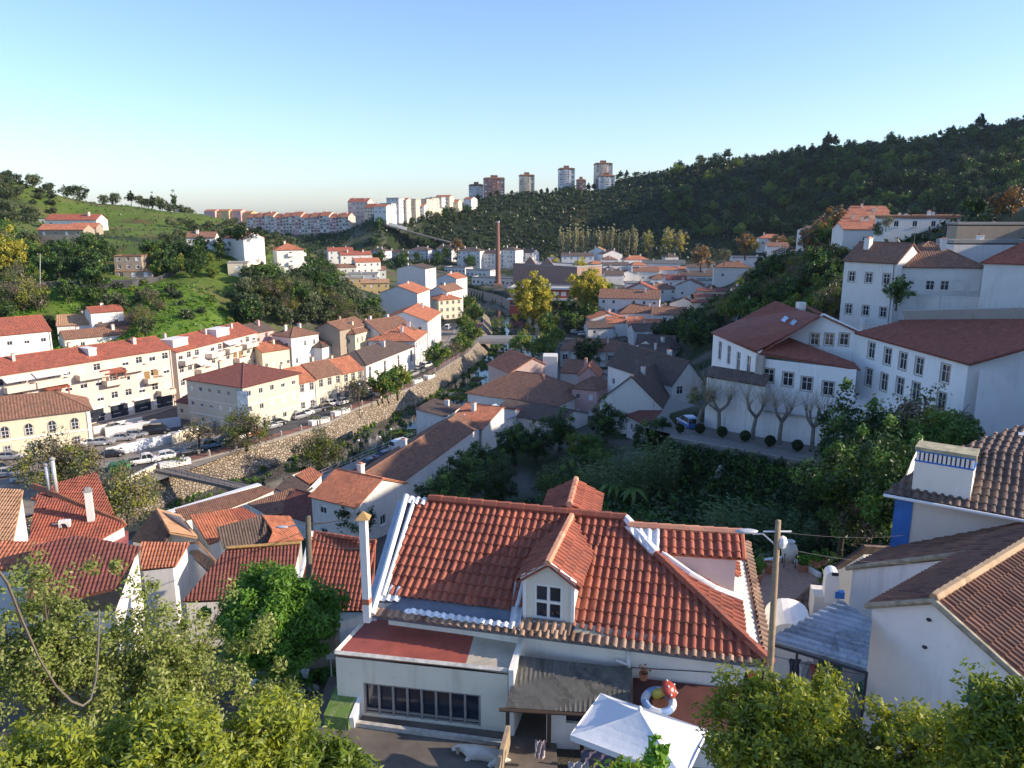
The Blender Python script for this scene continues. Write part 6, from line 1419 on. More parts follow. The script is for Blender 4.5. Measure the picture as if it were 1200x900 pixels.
# stone embankment
m, t, b = nt('embankment_stone'); v = coord(t)
vo = t.nodes.new('ShaderNodeTexVoronoi'); vo.feature = 'DISTANCE_TO_EDGE'; vo.inputs['Scale'].default_value = 2.1; t.links.new(v, vo.inputs['Vector'])
vc = t.nodes.new('ShaderNodeTexVoronoi'); vc.inputs['Scale'].default_value = 2.1; t.links.new(v, vc.inputs['Vector'])
sp = t.nodes.new('ShaderNodeSeparateColor'); t.links.new(vc.outputs['Color'], sp.inputs[0])
st = ramp(t, sp.outputs[0], [(0, (.24, .19, .13)), (.5, (.36, .29, .21)), (1, (.46, .40, .31))])
jn = ramp(t, vo.outputs['Distance'], [(.0, (0, 0, 0)), (.07, (1, 1, 1))])
t.links.new(mix(t, jn, (.07, .055, .04), st), b.inputs['Base Color']); b.inputs['Roughness'].default_value = .9; bump(t, b, ramp(t, vo.outputs['Distance'], [(0, (0, 0, 0)), (.16, (1, 1, 1))]), 1.0, .25)
EMB = m
b = MB()
for i in range(len(LT)-1):
 b.poly([(*LT[i], -41.9), (*LF[i], -45.4), (*LF[i+1], -45.4), (*LT[i+1], -41.9)]); b.poly([(*LF[i], -45.4), (*LF[i], -47), (*LF[i+1], -47), (*LF[i+1], -45.4)])
o = b.build('embankment', [EMB]); tag(o, 'sunlit rough stone embankment sloping from the quay down to the river bed', 'embankment')
b = MB()
for i in range(len(RT)-1):
 b.poly([(*RT[i], -41.85), (*RT[i+1], -41.85), (*RF[i+1], -47), (*RF[i], -47)])
o = b.build('river_wall', [STONEW]); tag(o, 'shaded stone wall holding the right river bank below the road', 'wall')
# water
m, t, b = nt('river_water'); b.inputs['Base Color'].default_value = (.05, .07, .065, 1); b.inputs['Roughness'].default_value = .06; bump(t, b, noise(t, coord(t), 1.2, 4), .15, .05)
sheet('river', LF+RF[::-1], -45.85, m)
# right bank road
RTq = RT[0:9]
ribbon('riverside_walk', shift(RTq, -2.4), shift(RTq, -.05), -41.78, PAVE, drop=.3)
ribbon('riverside_red_walk', shift(RTq, -3.4), shift(RTq, -2.4), -41.85, REDP, drop=.2)
ribbon('riverside_road', shift(RTq, -10.5), shift(RTq, -3.4), -41.93, ASPH)
# bridge
br = thing('road_bridge', 'low concrete bridge crossing the river in the middle of the town', 'bridge', (0, 256, -42))
b = MB(); b.box((0, 256, -42.0), (26, 6.5, .9), 0); b.build('deck', [CONC], br)
for y in (252.9, 259.1): b = MB(); b.box((0, y, -41.1), (24, .25, 1.0)); b.build('parapet', [plain('bridge_grey', (.42, .42, .42), .8)], br)
# footbridge
f0, f1 = PZ(183, 545, -41.4), PZ(275, 573, -41.6); f0, f1 = PZ(186, 548, -41.5), PZ(283, 574, -42.2)
fd = (f1-f0); fd.z = 0; fl_ = fd.length; fd.normalize(); fnn = Vector((-fd.y, fd.x, 0)); mm = (f0+f1)/2
fb = thing('footbridge', 'narrow grey footbridge crossing from the car park quay over the river', 'footbridge', mm)
b = MB(); b.box(mm, (fl_+5, 2.0, .5), math.atan2(fd.y, fd.x)); b.build('deck', [plain('deck_grey', (.17, .155, .14), .85)], fb)
for s in (-1, 1):
 b = MB(); k = 16
 for i in range(k+1): p = f0-fd*1.5+(f1-f0+fd*3)*(i/k)+fnn*s*.95; b.tube([p, p+Vector((0, 0, 1.25))], .03, 4)
 for z in (.7, 1.25): b.tube([f0-fd*1.5+fnn*s*.95+Vector((0, 0, z)), f1+fd*1.5+fnn*s*.95+Vector((0, 0, z))], .035, 4)
 b.build('railing', [IRON], fb)
# second footbridge-ramp wall and planters on the quay
def bx(name, label, cat, px, py, z, dims, rz, m, group=None, cap=None):
 c = PZ(px, py, z); rt = thing(name, label, cat, c, 0, group)
 b = MB(); b.box((c.x, c.y, c.z+dims[2]/2), dims, R(rz)); b.build('box', [m], rt)
 if cap == 'plant':
  P_ = MB(); rnd = random.Random(int(px));
  for i in range(150):
   p = Vector((c.x+rnd.uniform(-.5, .5)*dims[0]*.9, c.y+rnd.uniform(-.4, .4)*dims[1], c.z+dims[2]+abs(rnd.gauss(0, .3)))); s = .22
   P_.poly([p+Vector([rnd.uniform(-s, s) for _ in range(3)]) for _ in range(3)])
  P_.build('plants', [leaf('planter_leaf', (.05, .10, .02), (.14, .18, .04))], rt)
 return rt
bx('planter', 'long white planter with shrubs at the head of the footbridge', 'planter', 205, 546, -41.8, (5, 1.2, 1.0), 40, WHITE, cap='plant')
bx('planter', 'white planter on the quay in front of the terrace shops, nearer one', 'planter', 374, 496, -41.8, (4.5, 1.4, .9), 52, WHITE, group='planters on the quay', cap='plant')
bx('planter', 'white planter on the quay in front of the terrace shops, farther one', 'planter', 399, 485, -41.8, (4.5, 1.4, .9), 58, WHITE, group='planters on the quay', cap='plant')
bx('planter', 'white planter below the tall quay trees', 'planter', 488, 448, -41.8, (4, 1.4, .9), 66, WHITE, group='planters on the quay', cap='plant')
bx('planter', 'white planter nearest the bridge on the quay', 'planter', 503, 443, -41.8, (4, 1.4, .9), 68, WHITE, group='planters on the quay', cap='plant')
for i, px in enumerate((136, 145)):
 c = PZ(px, 552-i*2, -41.9); rt = thing('waste_container', 'green wheeled waste container by the quay wall, %s of the pair' % ('left' if i == 0 else 'right'), 'waste container', c, 0, 'green waste containers')
 b = MB(); b.prism([c.xy+Vector(p) for p in ((-.9, -.6), (.9, -.6), (.9, .6), (-.9, .6))], c.z+.1, c.z+1.2); b.build('bin', [plain('bin_green', (.06, .22, .08), .5)], rt)
 b = MB(); b.mesh([(c.x-.95, c.y-.65, c.z+1.21), (c.x+.95, c.y-.65, c.z+1.21), (c.x+.95, c.y+.65, c.z+1.45), (c.x-.95, c.y+.65, c.z+1.45)], [(0, 1, 2, 3)]); b.build('lid', [plain('bin_lid', (.05, .17, .07), .5)], rt)
# car park walls
wallrun('long pale hoarding wall in the middle of the car park', [(124, 513, -41.9), (165, 506, -41.9), (212, 499, -41.9)], -.3, 1.9, m=plain('hoarding', (.55, .58, .62), .7), cope=False, name='boundary_wall')
wallrun('see-through pale fence panel along the quay side of the car park', [(125, 536, -41.9), (165, 527, -41.9), (201, 518, -41.9)], -.3, 1.7, m=plain('hoarding2', (.60, .63, .66), .7), cope=False, th=.1, name='fence')
wallrun('white wall between the car park and the quay road, right of the fence', [(202, 521, -41.9), (228, 511, -41.9), (254, 502, -41.9)], -.3, 1.8, m=CREAM)
wallrun('low white wall at the back of the car park in front of the shops', [(110, 508, -41.9), (140, 501, -41.9), (167, 496, -41.9)], -.3, 1.2, m=WHITE)
wallrun('cream retaining wall curving from the footbridge head along the quay', [(132, 573, -41.9), (150, 566, -41.9), (186, 549, -41.9)], -5, .9, m=CREAM, name='retaining_wall')
# hillside road, left
hr = [(20, 334), (60, 332), (120, 331), (160, 330), (190, 328), (230, 325), (262, 319)]
q = [PZ(x, y, -20.1+.0*x) for x, y in hr];
ribbon('hillside_road', [xy(p+Vector((0, -2.6, 0))) for p in q], [xy(p+Vector((0, 2.6, 0))) for p in q], [max(gz(p.x, p.y), p.z)+.5 for p in q], ASPH, drop=2.5)
# lane on the right hillside
q = [PZ(867, 384, -27), PZ(872, 368, -24.5), PZ(884, 356, -21.5), PZ(890, 346, -19)]
ribbon('hillside_lane', [xy(p+Vector((-2.2, 0, 0))) for p in q], [xy(p+Vector((2.2, 0, 0))) for p in q], [max(gz(p.x, p.y), p.z)+.3 for p in q], COB, drop=2.5)
wallrun('low stone wall along the left side of the hillside lane', [(861, 384, -26.6), (866, 368, -24.2), (878, 355, -21.2)], -2, .8, m=CONC, cope=False)
# promenade below the convent
q = [(24, 100), (29, 91.5), (34, 85.5), (40, 80.3), (46, 75)]; zq = [-26, -26.1, -27.2, -28.2, -29.1]
pa = [PZ(790, 506, -26), PZ(850, 516, -26), PZ(900, 525, -26), PZ(950, 534, -26), PZ(1020, 546, -26)]
ribbon('promenade', [(p.x-1.2, p.y-2.2) for p in pa], [(p.x+2.6, p.y+5.4) for p in pa], [-26.0]*5, COB, drop=7)
ribbon('promenade_kerb', [(p.x-1.4, p.y-2.5) for p in pa], [(p.x-1.2, p.y-2.2) for p in pa], [-25.88]*5, PAVE, drop=7)
sheet('convent_lane', [(18, 104), (24, 94), (31, 97), (27, 112), (22, 122), (17, 116)], -26.6+.6, COB, th=6) if False else None
la = [PZ(745, 500, -28.8), PZ(775, 492, -27.8), PZ(800, 488, -26.6), PZ(790, 470, -28)]
ribbon('convent_lane', [xy(PZ(757, 505, -27)), xy(PZ(775, 485, -27)), xy(PZ(785, 468, -28))], [xy(PZ(800, 508, -26.2)), xy(PZ(812, 490, -26.2)), xy(PZ(815, 470, -27))], [-26.6, -26.8, -27.6], COB, drop=8)
# street in the village
ribbon('village_street', [xy(PZ(700, 372, -40)), xy(PZ(704, 350, -39.5)), xy(PZ(715, 334, -39))], [xy(PZ(722, 372, -40)), xy(PZ(722, 350, -39.5)), xy(PZ(726, 334, -39))], [-39.4, -38.9, -38.4], ASPH, drop=3)
# far sloping viaduct road
q = [PY(x, y, 640) for x, y in ((446, 262), (470, 268), (500, 276), (530, 284))]
ribbon('sloping_road', [(p.x, p.y-4) for p in q], [(p.x, p.y+4) for p in q], [p.z for p in q], plain('pale_road', (.12, .125, .12), .9), drop=1)
c = PY(466, 265, 634); rt = thing('white_barrier', 'long white barrier beside the sloping road under the far village', 'barrier', c); b = MB(); b.box(c, (15, .6, 2.2), M=Matrix.Rotation(R(16), 3, 'Y')); b.build('panel', [WHITE], rt)
b = MB(); b.box(c-Vector((0, 0, 2)), (.5, .5, 3)); b.build('post', [CONC], rt)
# near yard
sheet('yard', [(-5.2, 13.2), (1.0, 12.6), (1.2, 19.2), (-5.4, 20.4)], -13.36, plain('yard_cement', (.13, .11, .09), .95, .35, 1.1), th=.3)
p0, p1 = PZ(405, 847, -13.32), PZ(588, 872, -13.32); b = MB(); d = (p1-p0).normalized(); c = (p0+p1)/2; b.box((c.x, c.y, -13.29), ((p1-p0).length, .13, .12), math.atan2(d.y, d.x)); tag(b.build('yard_kerb', [plain('chalky_kerb', (.45, .43, .38), .9, .3, 5)]), kind='structure')
# ================= VEGETATION =================
def leaves(centers, radii, per, size, rng, flat=.0, aspect=1.0, quadk=4, up=.3):
 """Leaf-sized faces scattered round clump centres."""
 n = len(centers)*per
 c = np.repeat(centers, per, 0); r = np.repeat(radii, per)[:, None]
 d = rng.normal(size=(n, 3)); d /= np.linalg.norm(d, axis=1)[:, None]
 p = c+d*r*(rng.random((n, 1))**.45)*np.array([1, 1, 1-flat])
 a = rng.normal(size=(n, 3)); a /= np.linalg.norm(a, axis=1)[:, None]
 nn = d*.7+rng.normal(size=(n, 3))*.6; nn[:, 2] += up; nn /= np.linalg.norm(nn, axis=1)[:, None]
 u = np.cross(nn, a); u /= np.linalg.norm(u, axis=1)[:, None]+1e-9; v = np.cross(nn, u)
 s = size*(.6+.8*rng.random((n, 1)))
 u *= s*.5; v *= s*.5*aspect
 vs = np.stack([p-v, p+u*.8-v*.1, p+v, p-u*.8-v*.1], 1).reshape(-1, 3)
 f = np.arange(4*n).reshape(n, 4)
 return vs, f
def crown_centers(n, rx, ry, rz, cz, rng, shell=.6, lump=.25, cone=0):
 d = rng.normal(size=(n, 3)); d /= np.linalg.norm(d, axis=1)[:, None]
 r = shell+(1-shell)*rng.random((n, 1)); r = np.where(rng.random((n, 1)) < .3, r*rng.random((n, 1)), r)
 k = 1+lump*np.sin(d[:, :1]*5+1.3)*np.cos(d[:, 1:2]*4+.4)+lump*.6*rng.normal(size=(n, 1))*.5
 p = d*r*k*np.array([rx, ry, rz])
 if cone: p[:, :2] *= (1-cone*(p[:, 2:3]/rz*.5+.5))
 p[:, 2] += cz; return p
BARK = plain('bark', (.10, .075, .055), .95, .3, 6); BARKP = plain('pale_bark', (.26, .22, .17), .9, .25, 6)
def trunk_mb(h, r, rng, limbs=5, spread=1.5, b=None):
 b = b or MB(); pts = [(0, 0, -.6), (0, 0, h*.3), (rng.normal()*.05*h, rng.normal()*.05*h, h*.65), (rng.normal()*.08*h, rng.normal()*.08*h, h)]
 b.tube(pts, [r*1.2, r, r*.8, r*.5], 7)
 for i in range(limbs):
  a = 2*math.pi*i/limbs+rng.random(); z0 = h*(.5+.4*rng.random()); L = spread*(.6+.6*rng.random())
  b.tube([(0, 0, z0), (math.cos(a)*L*.5, math.sin(a)*L*.5, z0+L*.45), (math.cos(a)*L, math.sin(a)*L, z0+L*1.1)], [r*.5, r*.35, r*.12], 5)
 return b
TREES = {}
def tree_kind(key, h, rx, rz, leaf_m, n=70, per=26, size=.5, cr=.9, trunk=.22, limbs=5, flat=0, cone=0, aspect=1.3, shell=.6, lump=.25, tm=None, seed=1, up=.3, cb=None, name='tree', variants=1, crn='crown'):
 """Master meshes of one kind of tree: crown of clumps of leaf faces and a tapered trunk."""
 out = []
 for vtn in range(variants):
  rng = np.random.default_rng(seed*17+vtn); cz = h-rz*.95
  c = crown_centers(n, rx, rx, rz, cz, rng, shell, lump, cone); rad = cr*(.6+.7*rng.random(n))
  v, f = leaves(c, rad, per, size, rng, flat, aspect, up=up)
  mi = None; mats = leaf_m if isinstance(leaf_m, list) else [leaf_m]
  if len(mats) > 1: mi = np.repeat(rng.integers(0, len(mats), n), per)
  cm = npmesh(crn, v, f, mats, mi)
  tm_ = trunk_mb(max(.6, cz-rz*.25), trunk, rng, limbs, rx*.75).data('trunk', tm or BARK, True)
  out.append((cm, tm_))
 TREES[key] = out
def plant(key, x, y, z=None, s=1.0, label=None, cat='tree', group=None, name='tree', rz=None, sz=None, single=False, sink=0):
 rnd = random.Random(int(x*37+y*91)); v = TREES[key][rnd.randrange(len(TREES[key]))]
 z = gz(x, y) if z is None else z
 if single:
  o = bpy.data.objects.new(name, v[0]); COL.objects.link(o); o.location = (x, y, z-sink); o.scale = (s, s, sz or s); o.rotation_euler = (0, 0, rnd.random()*6.28)
  return tag(o, label, cat, group)
 o = thing(name, label, cat, (x, y, z-sink), rnd.random()*6.28 if rz is None else rz, group); o.scale = (s, s, sz or s)
 for nm, me in (('crown', v[0]), ('trunk', v[1])):
  k = bpy.data.objects.new(nm, me); COL.objects.link(k); k.parent = o
 return o
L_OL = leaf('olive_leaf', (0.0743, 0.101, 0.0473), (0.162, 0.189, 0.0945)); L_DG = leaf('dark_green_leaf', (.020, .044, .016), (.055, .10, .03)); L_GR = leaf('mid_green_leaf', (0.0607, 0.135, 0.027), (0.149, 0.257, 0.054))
L_YE = leaf('yellow_autumn_leaf', (.36, .34, .05), (.58, .50, .08), .4); L_YG = leaf('yellow_green_leaf', (.15, .19, .03), (.30, .31, .05)); L_OR = leaf('orange_autumn_leaf', (.30, .14, .04), (.42, .22, .06)); L_PO = leaf('pale_poplar_leaf', (.30, .29, .16), (.50, .46, .26), .2)
L_BR = leaf('brown_twig', (.13, .10, .07), (.20, .16, .10), .1); L_CI = leaf('citrus_leaf', (.13, .20, .02), (.36, .40, .04), .4); L_PE = leaf('pear_leaf', (0.0945, 0.149, 0.0297), (0.27, 0.324, 0.0743), .3); L_MG = leaf('glossy_green_leaf', (0.0743, 0.176, 0.0243), (0.176, 0.351, 0.0405), .35)
L_PI = leaf('pine_needle', (0.027, 0.0607, 0.0203), (0.0675, 0.115, 0.0338), .1); L_CA = leaf('cane_leaf', (0.081, 0.135, 0.054), (0.176, 0.243, 0.108), .25); L_FA = leaf('far_forest_leaf', (.018, .030, .016), (.055, .075, .03), .1)
tree_kind('olive', 6.5, 3.3, 2.6, [L_OL, L_OL, L_DG], 60, 30, .42, .9, seed=2, variants=3)
tree_kind('round', 7, 3.2, 2.9, [L_GR, L_YG, L_GR], 70, 30, .42, .85, seed=3, variants=2)
tree_kind('dark', 9, 3.4, 3.9, [L_DG, L_DG, L_GR], 75, 30, .45, 1.0, seed=4, variants=3, lump=.35)
tree_kind('yellow', 20, 7.4, 9.2, [L_YE, L_YE, L_YG], 190, 60, .7, 1.5, .4, seed=5, variants=2, lump=.3)
tree_kind('poplar', 19, 1.3, 8.0, [L_PO], 55, 22, .55, .7, .18, limbs=2, seed=6, variants=3, shell=.3, tm=BARKP)
tree_kind('poplarwide', 18, 4.2, 7.5, [L_PO, L_YE], 90, 24, .6, 1.2, .3, seed=7, shell=.4)
tree_kind('pine', 8.5, 3.0, 3.0, [L_FA, L_DG], 40, 22, .7, 1.0, .2, seed=8, variants=4, cone=.5)
tree_kind('bush', 3.2, 2.0, 1.6, [L_FA, L_OL], 30, 20, .45, .7, .1, seed=9, variants=3)
tree_kind('gbush', 2.6, 1.7, 1.3, [L_GR, L_YG], 30, 24, .32, .6, .08, seed=19, variants=2)
tree_kind('fdark', 9, 3.4, 3.9, [L_DG, L_DG, L_GR], 130, 90, .2, .8, seed=4, variants=2, lump=.35, aspect=1.7)
tree_kind('fround', 7, 3.2, 2.9, [L_GR, L_YG, L_GR], 120, 90, .19, .75, seed=3, variants=2, aspect=1.7)
tree_kind('folive', 6.5, 3.3, 2.6, [L_OL, L_OL, L_DG], 110, 90, .16, .75, seed=2, variants=2, aspect=1.8)
tree_kind('umbrella', 9, 6.2, 2.0, [L_DG], 90, 34, .45, 1.0, .35, seed=10, flat=.3)
tree_kind('cypress', 9, 1.1, 4.3, [L_PI], 50, 26, .35, .6, .15, limbs=2, seed=11, shell=.4)
tree_kind('autumn', 11, 4.2, 4.6, [L_OR, L_BR], 80, 26, .5, 1.1, .3, seed=12)
tree_kind('twiggy', 6.5, 3.4, 2.8, [L_BR, L_OL], 80, 22, .26, 1.0, .16, seed=13, shell=.5)
tree_kind('willow', 7, 4.6, 3.4, [L_YG, L_OL, L_BR], 130, 60, .24, 1.1, .2, seed=14, variants=2)
def P2(px, py, z): p = PZ(px, py, z); return p.x, p.y
def onhill(px, py, y0, y1, n=60):
 """First terrain point met by a sight line, searched between two distances."""
 r = ray(px, py); ys = np.linspace(y0, y1, n); xs = r.x/r.y*ys; zs = r.z/r.y*ys; h = hgt(xs, ys)
 k = np.argmax(zs <= h)
 if not (zs <= h).any(): return None
 return float(xs[k]), float(ys[k]), float(h[k])
# left crest trees
crest = [(2, 200, 395, .5, 'olive'), (12, 203, 398, .7, 'olive'), (22, 205, 400, .6, 'olive'), (59, 218, 405, .75, 'olive'), (79, 226, 408, .95, 'olive'), (93, 232, 410, 1.15, 'olive'), (121, 236, 415, .75, 'olive'), (134, 240, 418, .9, 'olive'), (153, 243, 425, .75, 'pine'), (165, 245, 428, .9, 'olive'),
   (173, 246, 430, .8, 'olive'), (186, 249, 432, 1.1, 'olive'), (203, 253, 434, 1.25, 'cypress'), (196, 253, 434, .8, 'olive'), (178, 250, 430, .9, 'cypress'), (220, 256, 436, .8, 'olive'), (212, 255, 436, .9, 'olive')]
names_ = ['leftmost lone tree on the crest of the green hill', 'second lone tree from the left edge on the crest', 'third lone tree from the left edge on the crest', 'lone round tree on the crest where the slope steepens', 'round tree on the crest, left of the largest one', 'largest round tree on the bare crest of the left hill', 'slim small tree on the crest left of the twin crowns', 'broad tree on the crest beyond the bare slope', 'wispy tree on the crest left of the dark group', 'dark tree at the start of the crest group', 'dark tree in the middle of the crest group', 'wide dark tree in the crest group left of the cypress',
   'tall dark cypress standing highest in the crest group', 'round tree under the tall cypress', 'small thin cypress left of the tall one', 'last round tree at the right end of the left crest', 'low tree between the cypress and the last crest tree']
for (px, py, Yd, s, k), lab in zip(crest, names_):
 x = PY(px, 230, Yd).x; plant(k, x, Yd, None, s*1.15, lab, 'tree', 'trees on the left crest', 'cypress' if k == 'cypress' else 'olive_tree', sink=.4)
def scatter(key, region, n, y0, y1, smin, smax, label, group, name, cat='tree', seed=1, single=False, mindist=0, prob=None):
 rnd = random.Random(seed); got = []; tries = 0
 while len(got) < n and tries < n*12:
  tries += 1
  x1, x2, ya, yb = region; px, py = rnd.uniform(x1, x2), rnd.uniform(ya(px) if callable(ya) else ya, yb(px) if callable(yb) else yb)
  h = onhill(px, py, y0, y1)
  if not h: continue
  if any((h[0]-a)**2+(h[1]-b)**2 < mindist**2 for a, b in got): continue
  if inside(QUAY, h[0], h[1]) or any((h[0]-a)**2+(h[1]-b)**2 < 49 for a, b, c in HOUSES): continue
  got.append((h[0], h[1])); k = key if isinstance(key, str) else rnd.choice(key)
  plant(k, h[0], h[1], h[2], rnd.uniform(smin, smax), label, cat, group, name, single=single, sink=.3)
# wood above the hillside road
scatter(['dark', 'dark', 'round'], (20, 132, 300, 330), 26, 222, 300, .75, 1.1, 'dense dark green tree of the wood above the hillside road, left of the ruin', 'wood left of the ruin', 'tree', seed=21, mindist=4)
scatter(['dark', 'dark', 'round'], (172, 262, 300, 328), 26, 222, 290, .6, .85, 'tall green tree in the row above the hillside road, right of the ruin', 'tree row right of the ruin', 'tree', seed=22, mindist=3.5)
scatter(['round', 'olive', 'willow'], (0, 45, 285, 340), 14, 200, 330, .9, 1.3, 'yellowish leafy tree at the left edge of the hillside wood', 'leafy trees at the left edge', 'tree', seed=23, mindist=5)
scatter(['olive', 'bush', 'bush', 'olive'], (0, 62, 215, 262), 40, 260, 440, .6, 1.1, 'olive tree scattered over the upper left hillside', 'olives of the upper left hillside', 'olive_tree', seed=24, mindist=5)
scatter(['olive', 'bush', 'olive'], (185, 345, 262, 302), 46, 260, 450, .5, .95, 'dark shrub on the grassy slope running down to the right of the farmhouses', 'shrubs of the grassy slope', 'shrub', 'shrub', seed=25, mindist=4)
scatter(['olive', 'olive', 'dark', 'willow'], (288, 442, 332, 392), 62, 195, 290, .75, 1.15, 'grey-green olive in the dense wood below the white villa', 'olive wood below the villa', 'olive_tree', seed=26, mindist=3.5)
scatter(['olive', 'dark'], (352, 400, 290, 330), 20, 250, 380, .6, 1.0, 'dark tree on the shoulder right of the white villa', 'trees right of the villa', 'tree', seed=27, mindist=4)
scatter(['willow', 'olive', 'twiggy', 'dark'], (0, 200, 354, 395), 22, 165, 232, .55, .85, 'bushy tree on the green slope between the hillside road and the apartment roofs', 'trees on the green slope', 'tree', seed=28, mindist=6)
scatter(['gbush', 'bush'], (120, 290, 335, 400), 30, 165, 235, .4, .9, 'low shrub on the bright green slope under the hillside road', 'shrubs on the bright slope', 'shrub', 'shrub', seed=29, mindist=3)
for px, py, s, k, lab in [(289, 306, 1.15, 'umbrella', 'broad dark umbrella pine beside the yellow hillside house'), (112, 352, 1.2, 'dark', 'big dark round tree below the hillside road'), (138, 375, 1.1, 'olive', 'round dark shrub-tree on the green slope above the apartment roofs'), (28, 370, 1.35, 'willow', 'large yellow-green tree at the left edge above the white building'), (12, 330, 1.4, 'yellow', 'yellow autumn tree at the left edge of the hillside wood')]:
 h = onhill(px, py, 160, 330)
 if h: plant(k, h[0], h[1], h[2], s*(.5 if k == 'yellow' else 1), lab, name='umbrella_pine' if k == 'umbrella' else 'tree')
# quay trees
Q = [(234, 556-28, -41.9, 1.0, 'twiggy', 'brownish thinning tree by the car park wall, left of the greener one'), (290, 531-6, -41.9, 1.0, 'willow', 'round yellow-green quay tree in front of the beige corner building'), (420, 474, -41.9, 1.0, 'twiggy', 'thin brownish tree on the quay in front of the last terrace shop'),
  (448, 470, -41.9, 1.05, 'round', 'round green quay tree, left of the pair before the white building'), (466, 466, -41.9, 1.15, 'round', 'round green quay tree, right of the pair before the white building'), (513, 434, -41.9, 1.15, 'round', 'large green quay tree in front of the orange-hipped house'),
  (531, 420, -41.9, .9, 'twiggy', 'brownish small tree between the green quay trees'), (541, 417, -41.9, 1.0, 'round', 'green quay tree second from the bridge'), (552, 408, -41.9, 1.2, 'round', 'large yellow-green quay tree next to the bridge'),
  (545, 392, -41.9, 1.05, 'round', 'green tree at the far side of the bridge end'), (556, 380, -42, 1.2, 'round', 'yellow-green tree on the far left river bank, nearest the bridge'), (548, 368, -42, 1.2, 'round', 'yellow-green tree on the far left river bank, middle one'), (540, 352, -42, 1.1, 'round', 'yellow-green tree on the far left river bank, farthest one')]
for px, py, z, s, k, lab in Q:
 x, y = P2(px, py, z); plant(k, x, y, z, s*.95, lab, 'tree', 'trees along the quay', 'quay_tree')
S = [(375, 551, -45.4, .95, 'willow', 'big yellow-green willow-like tree growing in the river bed'), (150, 612, -40.6, 1.0, 'willow', 'fluffy olive-green shrub beside the striped red roof'), (72, 575, -41.5, 1.2, 'willow', 'wide sprawling bush in front of the cream civic building'), (100, 572, -41.5, .8, 'twiggy', 'twiggy right half of bushes in front of the civic building'),
  (583, 452, -44.5, .85, 'round', 'yellow-green shrub at the water edge below the bridge'), (612, 420, -42, 1.15, 'round', 'yellow-green tree on the right bank, nearer of the two by the bridge'), (637, 424, -42, 1.15, 'round', 'yellow tree right of the bridge beside the pink warehouse'), (650, 408, -42, 1.0, 'round', 'green tree behind the yellow one at the right bridge end'),
  (690, 432, -42, 1.0, 'dark', 'dark green tree in front of the arcaded market house'), (418, 634, -37.5, .55, 'dark', 'dark shrub beside the door of the two-storey tiled house')]
for px, py, z, s, k, lab in S:
 x, y = P2(px, py, z); plant(k, x, y, z, s, lab, 'tree' if s > .6 else 'shrub', None, 'tree')
# yellow trees by the brick factory
for px, py, Y_, s, k, lab in [(624, 384, 285, .98, 'yellow', 'great golden-yellow tree left of the pair by the river bend'), (688, 372, 300, .98, 'yellow', 'great golden-yellow tree right of the pair, near the brick factory'), (664, 384, 283, 1.35, 'dark', 'dark green conical tree between the two golden trees'), (690, 388, 280, 1.2, 'dark', 'broad dark green tree under the right golden tree'),
  (672, 395, 272, 1.1, 'dark', 'low dark green tree in front of the conical one'), (641, 395, 272, 1.3, 'round', 'green lower tree in front of the left golden tree'), (705, 378, 290, 1.1, 'dark', 'dark tree at the right foot of the right golden tree'), (679, 330, 390, .55, 'yellow', 'small yellow tree above the brick factory wall'), (712, 345, 360, .9, 'round', 'green tree at the street behind the right golden tree'),
  (536, 300, 520, 1.1, 'autumn', 'orange-brown autumn tree above the apartment row'), (821, 315, 330, .95, 'autumn', 'golden-brown round tree at the right end of the village'), (831, 314, 335, .7, 'twiggy', 'grey-brown leafless tree beside the golden-brown round one'), (848, 308, 320, 1.0, 'twiggy', 'tall thin pale tree right of the golden-brown one'), (873, 302, 300, .9, 'autumn', 'reddish autumn tree beside the long low white house'), (880, 296, 300, .8, 'willow', 'yellow-green tree behind the reddish autumn one'),
  (640, 322, 480, .9, 'twiggy', 'bare grey tree at the end of the apartment row'), (649, 325, 470, .6, 'yellow', 'yellow bush-tree right of the apartment row'), (728, 290, 600, 1.6, 'cypress', 'single taller dark poplar standing in the pale poplar row')]:
 p = PY(px, py, Y_); plant(k, p.x, Y_, p.z, s, lab, 'tree', None, 'tree', sink=.5)
# poplar rows
rnd = random.Random(5)
for i in range(34):
 px = 656+i*3.0+rnd.uniform(-.8, .8)
 if px > 748: px = 656+rnd.random()*90
 p = PY(px, 297+rnd.uniform(-2, 1), 585+rnd.uniform(-6, 6)); plant('poplar', p.x, p.y, p.z, rnd.uniform(.8, 1.1), 'slender pale poplar in the long row at the foot of the dark hill', 'tree', 'row of pale poplars', 'poplar_tree', sink=.5)
for px, s, lab in ((759, 1.0, 'broad pale poplar, left of the three broad ones behind the village'), (782, 1.1, 'broad pale yellowish poplar, middle of the three behind the village'), (797, 1.0, 'broad pale poplar, right of the three behind the village')):
 p = PY(px, 301, 560); plant('poplarwide', p.x, 560, p.z, s, lab, 'tree', None, 'poplar_tree')
# right hill: individual trees, largest first
ct = 0
rnd = random.Random(77); got = []
while ct < 270:
 px = rnd.uniform(780, 1215); py = rnd.uniform(150, 282)
 h = onhill(px, py, 300, 860, 120)
 if not h: continue
 if py > 262 and px > 960: continue
 if any((h[0]-a)**2+(h[1]-b)**2 < 49 for a, b in got): continue
 got.append((h[0], h[1])); s = rnd.uniform(.8, 1.5)*(1.25 if h[1] > 500 else .95)
 k = rnd.choice(['pine', 'dark', 'olive', 'dark', 'olive', 'round']); o = plant(k, h[0], h[1], h[2], s, 'dark green tree among the many covering the right hill', 'tree', 'trees of the right hill', 'forest_tree', single=True, sink=.5*s+(1.5 if k != 'pine' else .5)); ct += 1
